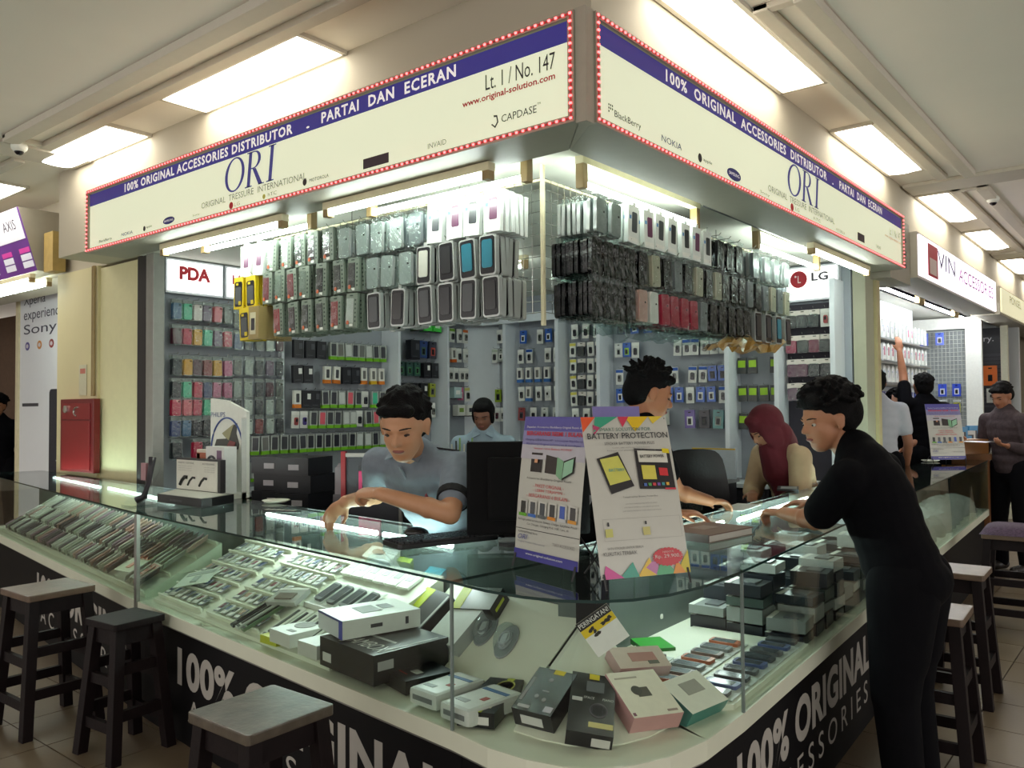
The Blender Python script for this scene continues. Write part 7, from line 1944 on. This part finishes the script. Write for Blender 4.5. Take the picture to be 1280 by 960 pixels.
r5, P5, l5, u5, f5, b5, B5_ = person('man in black shirt and trousers leaning on the right counter', J, m_kshirt, m_ktrou, sk=(170, 118, 88), style='bushy', voxel=0.006, sleeve=0.78, hsc=1.08, bulk=1.17, low=0.03)
# 6-8: people by the next booth
c6 = CAM + ray(1094, 480) * 6.9
J, l = simple_J(c6, (0.9, 0.3, 0), (0.85, 0.35, 0)); person('man in white t-shirt seen from behind beyond the pillar', J, m_tee, m_ktrou, sk=(150, 100, 74), voxel=0.012, face=False)
c8 = CAM + ray(1123, 505) * 7.9
J, l = simple_J(c8, (-0.85, -0.35, -0.1), (-0.75, -0.5, 0)); J['eL'] = J['sL'] + Vector((-0.05, -0.05, -0.22)); J['wL'] = Vector(c8) + Vector((-0.11, 0.02, -0.05)); J['hL'] = (0.1, -0.2, 1); J['pL'] = (0.6, 0.3, 0)
J['eR'] = J['sR'] + Vector((-0.10, -0.02, -0.24)); J['wR'] = Vector(c8) + Vector((-0.13, 0.10, -0.12)); J['hR'] = (0.1, -0.3, 1); J['pR'] = (0.6, -0.3, 0)
person('dark haired person in black holding a hand to the face', J, m_kshirt, m_ktrou, sk=(176, 126, 98), style='bushy', voxel=0.010, longsleeve=True)
c7 = CAM + ray(1153, 482) * 7.75
J, l = simple_J(c7, (0.8, 0.6, 0.25), (0.75, 0.66, 0))
J['eL'] = Vector(c7) + Vector((-0.02, 0.16, 0.10)); J['wL'] = Vector(c7) + Vector((-0.02, 0.19, 0.33)); J['hL'] = (0.0, 0.05, 1); J['pL'] = (0.8, 0.2, 0)
J['sL'] = J['sL'] + Vector((0, 0, 0.05))
J['eR'] = J['sR'] + Vector((-0.16, 0.10, -0.24)); J['wR'] = J['eR'] + Vector((-0.18, 0.16, -0.12))
person('man in black polo seen from behind, reaching up to the shelves', J, m_kshirt, m_ktrou, sk=(164, 110, 80), voxel=0.010, face=False, style='short')
# 9: man in dark plaid shirt reading at the right edge
c9 = CAM + ray(1252, 495) * 7.4
f9 = Vector((-0.80, 0.45, 0)).normalized()
J, l = simple_J(c9, (-0.72, 0.35, -0.35), f9)
for sd, s in (('L', 1), ('R', -1)):
    J['w' + sd] = J['e' + sd] + f9 * 0.23 - l * 0.05 * s + Vector((0, 0, 0.05)); J['p' + sd] = (0, 0, 1); J['c' + sd] = 0.6
person('man in dark plaid shirt reading a leaflet at the right edge', J, m_plaid, m_ktrou, sk=(160, 108, 80), voxel=0.010, longsleeve=True, style='short', lids=True)
lf = thing('leaflet', 'white leaflet held by the man in plaid', 'leaflet', (J['wL'] + J['wR']) / 2 + f9 * 0.10 + Vector((0, 0, 0.03)), math.atan2(f9.y, f9.x))
MB().grid(lambda u, v: ((u - 0.5) * 0.16, (v - 0.5) * 0.24, 0.01 * math.sin(3 * u)), 3, 3).build('sheet', C(206, 206, 210), lf)
# 10: passer-by at the far left edge
c10 = CAM + ray(-3, 508) * 9.5
J, l = simple_J(c10, (-0.5, -0.8, -0.1), (-0.5, -0.8, 0)); person('dark haired person half cut off at the left edge', J, m_kshirt, m_ktrou, voxel=0.012, style='bushy', longsleeve=True)
bpy.data.scenes.remove(tmp_scene)
# ================================================================== the neighbouring booths
# ---- left: purple sign, poster wall
m_purple = M('purple_print', (92, 44, 128), 0.35, var=0.35, scale=2.2, emis=0.12, ecol=(130, 50, 160))
ls = thing('purple_sign', 'tilted purple lightbox sign of the booth at far left', 'sign')
y0, y1 = 7.27, 10.5
zt_, zb_ = 3.15, 2.65
Xt, Xb = 2.66, 2.81
b = MB(); b.add([(Xb, y1, zb_), (Xb, y0, zb_), (Xt, y0, zt_), (Xt, y1, zt_), (Xt + 0.32, y1, zb_), (Xt + 0.32, y0, zb_), (Xt + 0.32, y0, zt_), (Xt + 0.32, y1, zt_)], [(0, 1, 2, 3), (5, 4, 7, 6), (1, 5, 6, 2), (4, 0, 3, 7), (0, 4, 5, 1), (3, 2, 6, 7)])
b.m = [0, 1, 1, 1, 1, 1]
b.build('box', [m_purple, m_case], ls)
ev = (Vector((Xt, 0, zt_)) - Vector((Xb, 0, zb_))); eL = ev.length; ev.normalize()
TS_ = frame((Xb, y0, zb_), (0, -1, 0), ev, Vector((0, -1, 0)).cross(ev))
def lrect(u0, u1, v0, v1, col, nm='print', e=0.0):
    m = MB(); m.T = TS_; m.box(u0, u1, v0, v1, 0.001, 0.003); m.build(nm, M('lit_print_%d_%d' % (col[0], col[2]), col, 0.4, var=0.03, emis=e) if e else C(*col), ls)
lrect(-0.62, -0.03, 0.27, 0.52, (206, 206, 216), 'white_tab', 0.25)
lettering(ls, 'AXIS', C(50, 40, 60), TS_ @ Matrix.Translation((-0.40, 0.36, 0.004)), w=0.26, h=0.08)
for k in range(4):
    u = -0.22 - k * 0.36
    lrect(u, u + 0.20, 0.16, 0.20, (196, 60, 150), 'pink_bar', 0.2); lrect(u, u + 0.20, 0.10, 0.15, (206, 190, 216), 'price_line', 0.2); lrect(u, u + 0.20, 0.04, 0.09, (206, 190, 216), 'price_line', 0.2)
batten((2.80, 7.35, 2.58), (2.80, 8.7, 2.58), 'tube light under the purple sign at far left', up=0.05)
batten((2.93, 7.35, 2.56), (2.93, 8.7, 2.56), 'second tube light under the purple sign at far left', up=0.05)
tr_ = MB().box(2.84, 2.94, 7.05, 7.22, 2.63, 2.95)
tag(tr_.build('wood_block', M('yellow_wood', (176, 150, 90), 0.5, var=0.1)), 'yellowish wooden block beside the purple sign', 'block')
po = thing('poster_panel', 'tall white phone poster behind the cream column', 'poster', (3.62, 9.0, 0), RZX)
Yp = lambda x, y: -(atx(x, y, 3.62).y - 9.0)
ux0, ux1 = Yp(25, 450), 1.75
MB().box(ux0, ux1, 0, 0.03, 0, 2.9).build('panel', M('poster_white', (216, 218, 222), 0.4, var=0.01, emis=0.05), po)
MB().box(ux0 - 0.07, ux0, -0.02, 0.05, 0, 2.9).build('edge_post', m_cream, po)
Zp = lambda x, y: atx(x, y, 3.62).z
for s_, yy, x1_, full in (('Xperia', 384, 112, 0), ('experience', 403, 150, 0), ('Sony', 421, 71, 0)):
    u0 = Yp(30, yy); u1 = Yp(x1_, yy) if x1_ < 100 else u0 + (0.55 if x1_ == 112 else 0.98)
    lettering(po, s_, C(52, 54, 74), frame((u0, -0.001, Zp(40, yy)), (1, 0, 0), (0, 0, 1), (0, -1, 0)), w=u1 - u0, h=0.135 if s_ != 'Xperia' else 0.13)
for k, c in enumerate(((90, 80, 150), (196, 130, 60), (150, 60, 60))):
    u = Yp(34.5 + 15 * k, 433); z = Zp(34, 433)
    m = MB(); m.xzprism([(u + 0.055 * math.cos(2 * PI * q / 18), z + 0.045 * math.sin(2 * PI * q / 18)) for q in range(18)], -0.003, 0); m.build('round_badge', C(*c), po)
    m = MB(); m.xzprism([(u + 0.03 * math.cos(2 * PI * q / 12), z + 0.022 * math.sin(2 * PI * q / 12)) for q in range(12)], -0.005, -0.003); m.build('badge_centre', C(206, 200, 206), po)
m = MB(); m.xzprism(rr(0.62, 0.95, 0.05, 4, Yp(62, 500) + 0.31, Zp(62, 520) - 0.2), -0.004, 0); m.build('phone_picture', C(40, 46, 60, 0.2), po)
MB().box(Yp(28, 500), Yp(48, 500), -0.002, 0, Zp(40, 508), Zp(40, 504)).build('caption_line', C(60, 60, 70), po)
# shelf wall at the far left edge
struct(MB().box(5.2, 5.3, 8.6, 16, 0, 3.0).build('wall_far_left', M('brown_wall', (120, 96, 80), 0.7, var=0.1)))
struct(MB().box(-6, 5.2, 17.9, 18.0, 0, 3.25).build('wall_end_left', M('end_wall', (178, 168, 148), 0.7, var=0.05)))
fs = thing('wall_shelf', 'dark shelves with small goods at the far left edge', 'shelf', (5.0, 11.0, 0), RZX)
for k in range(5):
    MB().box(-2.5, 1.5, -0.02, 0.18, 0.4 + k * 0.4, 0.43 + k * 0.4).build('shelf_board', m_lowcab, fs)
rx = random.Random(3)
for k in range(30):
    o = MB().box(-0.06, 0.06, -0.05, 0.05, 0, rx.uniform(0.1, 0.28)).build('shelf_box', C(*rx.choice([(200, 60, 60), (220, 200, 60), (200, 200, 200), (60, 60, 70), (120, 90, 70)])), None, loc=(5.08, 9.8 + (k % 10) * 0.22, 0.432 + (k // 10) * 0.4 + 0.4), rotz=RZX)
    tag(o, 'small shelf box, %s on the %s shelf at far left' % (ORD[k % 10], ORD[k // 10]), 'box', 'boxes on far left shelves')
gl = thing('globe_lamp', 'round white lamp glowing at the far left edge', 'lamp', (4.4, 11.6, 2.05))
m = MB(); m.ell((0, 0, 0), (0.14, 0.14, 0.14)); m.build('globe', emit('globe_glow', (255, 252, 244), 3.0), gl, smooth=True)
MB().cyl((0, 0, 0.13), (0, 0, 1.2), 0.008).build('cord', m_blk, gl)
# ---- right: next booth with white lit sign
vs_ = thing('white_lit_sign', 'white lit sign with dark and pink letters over the next booth', 'sign')
X0, X1, zb2, zt2 = aty(1148, 310, 1.60).x, aty(1245, 380, 1.60).x, 0, 0
zt2 = aty(1148, 289, 1.60).z; zb2 = aty(1148, 346, 1.60).z
MB().box(X0, X1, 1.61, 1.90, zb2, zt2).build('case', m_case, vs_)
MB().box(X0 + 0.02, X1 - 0.02, 1.595, 1.61, zb2 + 0.02, zt2 - 0.02).build('lit_face', M('lit_face_white', (246, 240, 250), 0.3, var=0.01, emis=1.0), vs_)
def vtxt(s, x0, x1, z, h, col, **k):
    lettering(vs_, s, C(*col), frame((aty(x0, 320, 1.594).x, 1.594, z), *FACE_Y), w=aty(x1, 350, 1.594).x - aty(x0, 320, 1.594).x, h=h, **k)
hz = zt2 - zb2
vtxt('VIN', 1172, 1194, zb2 + hz * 0.42, hz * 0.40, (70, 60, 110))
vtxt('ACCESSORIES', 1198, 1241, zb2 + hz * 0.38, hz * 0.34, (196, 110, 190))
bx0 = aty(1160, 320, 1.594).x; bx1 = aty(1172, 325, 1.594).x
MB().box(bx0, bx1, 1.592, 1.595, zb2 + 0.05, zt2 - 0.05).build('red_logo_panel', C(190, 60, 76), vs_)
MB().box(bx0 + 0.05, bx1 - 0.05, 1.590, 1.592, zb2 + 0.07, zb2 + hz * 0.55).build('logo_figure', C(220, 200, 196), vs_)
v2 = thing('cream_lit_sign', 'cream lit sign at the right edge beyond the white one', 'sign')
X2 = aty(1251, 380, 1.60).x
MB().box(X2, X2 + 5.5, 1.61, 1.90, zb2 + 0.02, zt2 - 0.02).build('case', m_case, v2)
MB().box(X2 + 0.03, X2 + 5.45, 1.595, 1.61, zb2 + 0.05, zt2 - 0.04).build('lit_face', M('lit_face_cream', (236, 232, 196), 0.3, var=0.02, emis=0.45), v2)
for k in range(3):
    lettering(v2, ('PONSEL', 'ACCESSORIES', 'SERVICE')[k], C(150, 150, 130), frame((X2 + 0.6 + k * 1.4, 1.594, zb2 + hz * (0.55 - 0.15 * k)), *FACE_Y), w=0.9, h=0.09)
jb = thing('grey_panel_box', 'grey box with vents between the two lit signs', 'box')
MB().box(6.50, X0 - 0.02, 1.66, 1.9, 2.44, 2.92).build('body', m_case, jb)
for k in range(3):
    MB().box(6.6, 6.95, 1.655, 1.66, 2.56 + 0.1 * k, 2.59 + 0.1 * k).build('vent', C(90, 84, 84), jb)
# booth shell
struct(MB().box(6.66, 16, 1.92, 6.0, 2.62, 2.68).build('ceiling_next', M('shop_ceiling', (226, 226, 214), 0.6, var=0.02)))
struct(MB().box(6.66, 20, 5.0, 5.1, 0, 2.62).build('wall_next_back', m_wallw))
struct(MB().box(12.9, 13.0, 1.7, 5.0, 0, 2.62).build('wall_next_side', m_wallw))
struct(MB().box(16, 16.1, -8, 6.0, 0, 3.25).build('wall_end_right', M('end_wall', (178, 168, 148), 0.7, var=0.05)))
for k, (a, bb, yy) in enumerate(((7.3, 8.7, 1.98), (8.9, 10.3, 1.98), (10.5, 11.9, 1.98), (7.6, 9.0, 3.0), (9.4, 10.8, 3.0))):
    batten((a, yy, 2.50), (bb, yy, 2.50), 'tube light in the next booth, %s from the pillar' % ORD[k], emit('tube_light_next', (246, 250, 255), TUBE_E * 2.2), up=0.115)
# merchandise rack facing the aisle
TN = wallT((7.95, 2.45, 0), 'y')
nr = thing('wall_rack', 'white back panel of goods in the next booth', 'rack', (7.95, 2.46, 0))
MB().box(0, 2.6, 0, 0.03, 0.9, 2.6).build('panel', m_wallw, nr)
for z in (1.62, 1.87, 2.09, 2.32):
    MB().box(0, 2.55, -0.2, 0, z - 0.185, z - 0.17).build('shelf_board', m_alu, nr)
rx = random.Random(9)
def nrow(z, cols, rn, n=16, kind='wbox', sc=1.0):
    for i in range(n):
        c = rx.choice(cols)
        hang(kind, c, (220, 220, 216), TN, (0.08 + i * 0.155, -0.15, z), '%s, %s in the %s of the next booth' % ({'wbox': 'white boxed phone case', 'full': 'blue accessory pack', 'pouch': 'coloured phone case pouch'}[kind], ORD[i], rn), 'packs in the next booth', sc, rx.uniform(-0.05, 0.05), 'phone case')
nrow(2.33, [(190, 60, 100), (200, 200, 206), (160, 160, 166)], 'top row')
nrow(2.10, [(180, 70, 100), (120, 160, 120), (200, 200, 206)], 'second row')
nrow(1.88, [(200, 200, 206), (190, 190, 196)], 'third row')
nrow(1.63, [(40, 70, 190)], 'blue row', kind='full')
nrow(1.42, [(40, 120, 120), (60, 60, 70), (200, 80, 90), (206, 200, 70), (206, 206, 206)], 'lowest row', kind='pouch')
# grid panel and posts farther on
gp_ = thing('grid_panel', 'white wire grid panel in the next booth', 'rack', (11.6, 2.36, 0), RZX)
w_ = MB()
for i in range(13):
    w_.cyl((-0.28 + i * 0.045, 0, 1.3), (-0.28 + i * 0.045, 0, 2.42), 0.004, n=4)
for i in range(22):
    w_.cyl((-0.28, 0, 1.3 + i * 0.053), (0.26, 0, 1.3 + i * 0.053), 0.004, n=4)
tag(w_.build('wires', C(170, 176, 170), gp_, recalc=False), kind='stuff')
MB().box(-0.34, -0.28, -0.02, 0.05, 0, 2.55).build('post', C(226, 228, 220), gp_); MB().box(0.26, 0.44, -0.02, 0.05, 0, 2.55).build('post', C(226, 228, 220), gp_); MB().box(-0.34, 0.44, -0.03, 0.05, 2.44, 2.58).build('head_board', C(226, 228, 220), gp_)
MB().box(-0.30, 0.30, 0.05, 0.08, 0.9, 2.45).build('backing', C(150, 156, 156), gp_)
TG = Matrix.Translation((11.57, 2.36, 0)) @ Matrix.Rotation(RZX, 4, 'Z')
for k, (u, z, kd, c) in enumerate(((-0.2, 2.40, 'full', (40, 80, 200)), (-0.02, 2.40, 'full', (40, 80, 200)), (-0.2, 1.75, 'full', (40, 70, 190)), (0.0, 1.75, 'full', (40, 70, 190)), (0.16, 1.75, 'full', (40, 70, 190)), (-0.2, 1.55, 'pouch', (206, 206, 206)), (0.0, 1.55, 'pouch', (206, 200, 70)), (0.16, 1.55, 'pouch', (220, 206, 40)))):
    hang(kd, c, (210, 210, 220), TG, (u, -0.02, z), '%s pack on the white grid panel, %s one' % ({'full': 'blue', 'pouch': 'coloured'}[kd], ORD[k]), 'packs on the grid panel', 1.25, 0, 'accessory pack')
bp = thing('slat_panel', 'black slatted display panel with white lettering at right', 'display panel', (12.5, 2.07, 0), RZX)
MB().box(-0.22, 0.22, 0, 0.04, 0.9, 2.50).build('board', C(48, 48, 56), bp)
sl = MB().box(-0.21, 0.21, -0.012, 0, 0, 0.035).mesh('slat', C(66, 66, 74))
for k in range(14):
    obj('slat', sl, bp, (0, 0, 1.45 + k * 0.052))
MB().box(-0.30, -0.22, -0.03, 0.06, 0, 2.55).build('post', C(220, 222, 214), bp); MB().box(0.22, 0.30, -0.03, 0.06, 0, 2.55).build('post', C(214, 214, 190), bp)
lettering(bp, 'BlackBerry.', C(236, 236, 240), frame((-0.42, -0.004, 2.30), (1, 0, 0), (0, 0, 1), (0, -1, 0)), w=0.56, h=0.10)
TBp = Matrix.Translation((12.48, 2.07, 0)) @ Matrix.Rotation(RZX, 4, 'Z')
hang('full', (170, 190, 190), (170, 190, 190), TBp, (-0.10, -0.02, 2.02), 'pale grey folder case on the black slatted panel', 'cases on the slatted panel', 2.1, 0, 'case')
hang('full', (226, 116, 50), (226, 116, 50), TBp, (0.10, -0.02, 2.0), 'orange folder case on the black slatted panel', 'cases on the slatted panel', 2.1, 0, 'case')
for k in range(2):
    hang('card', (200, 200, 196), WHITE, TBp, (-0.10 + 0.2 * k, -0.02, 1.70), 'white card low on the black slatted panel, %s one' % ('left', 'right')[k], 'cases on the slatted panel', 1.4, 0, 'case')
# far counter end, cardboard box, banner on far counter
we = thing('wooden_end', 'brown wooden end frame of the far right counter', 'frame')
for (a, bb, c, d) in ((1.36, 1.42, 0.0, 1.0), (1.71, 1.77, 0.0, 1.0)):
    MB().box(8.37, 8.46, a, bb, c, d).build('upright', M('brown_wood', (122, 78, 42), 0.5, var=0.2, scale=9), we)
MB().box(8.37, 8.46, 1.34, 1.79, 1.0, 1.05).build('top_rail', M('brown_wood', (122, 78, 42), 0.5, var=0.2, scale=9), we)
MB().box(8.40, 8.43, 1.42, 1.71, 0.0, 1.0).build('panel', M('brown_wood_panel', (104, 64, 36), 0.5, var=0.2, scale=9), we)
cbx = stbox('cardboard_box', 'brown cardboard box on the far right counter end', 8.30, 1.58, 1.051, 0.36, 0.22, 0.13, (150, 104, 60), [], rz=math.radians(-40))
cbx.location = (8.42, 1.57, 1.051)
banner('banner_stand', 'small white banner on the far right counter', (7.66, 1.66), (7.88, 1.44), 0.47, 0.08, kind=1)
# goods on the next booth's counter
nc = thing('next_counter', 'next booth counter with glass front at right', 'counter', (9.6, 1.9, 0))
MB().box(-0.6, 1.8, -0.25, 0.25, 0, 0.9).build('body', C(150, 146, 140), nc); MB().box(-0.6, 1.8, -0.26, -0.25, 0.6, 0.98).build('front_glass', m_glass, nc); MB().box(-0.62, 1.82, -0.27, 0.27, 0.98, 1.0).build('top', C(190, 196, 196), nc)
for k in range(8):
    stbox('phone_box', 'upright phone box on the next counter, %s from left' % ORD[k], 9.2 + k * 0.2, 1.80, 1.001, 0.14, 0.05, 0.16 + 0.05 * (k % 3), rx.choice([(206, 206, 200), (60, 140, 190), (206, 50, 80), (70, 72, 76), (200, 200, 120)]), [('window', -0.3, 0.3, 0.3, 0.8, (60, 64, 70))], rz=math.radians(-30))['group'] = 'boxes on the next counter'
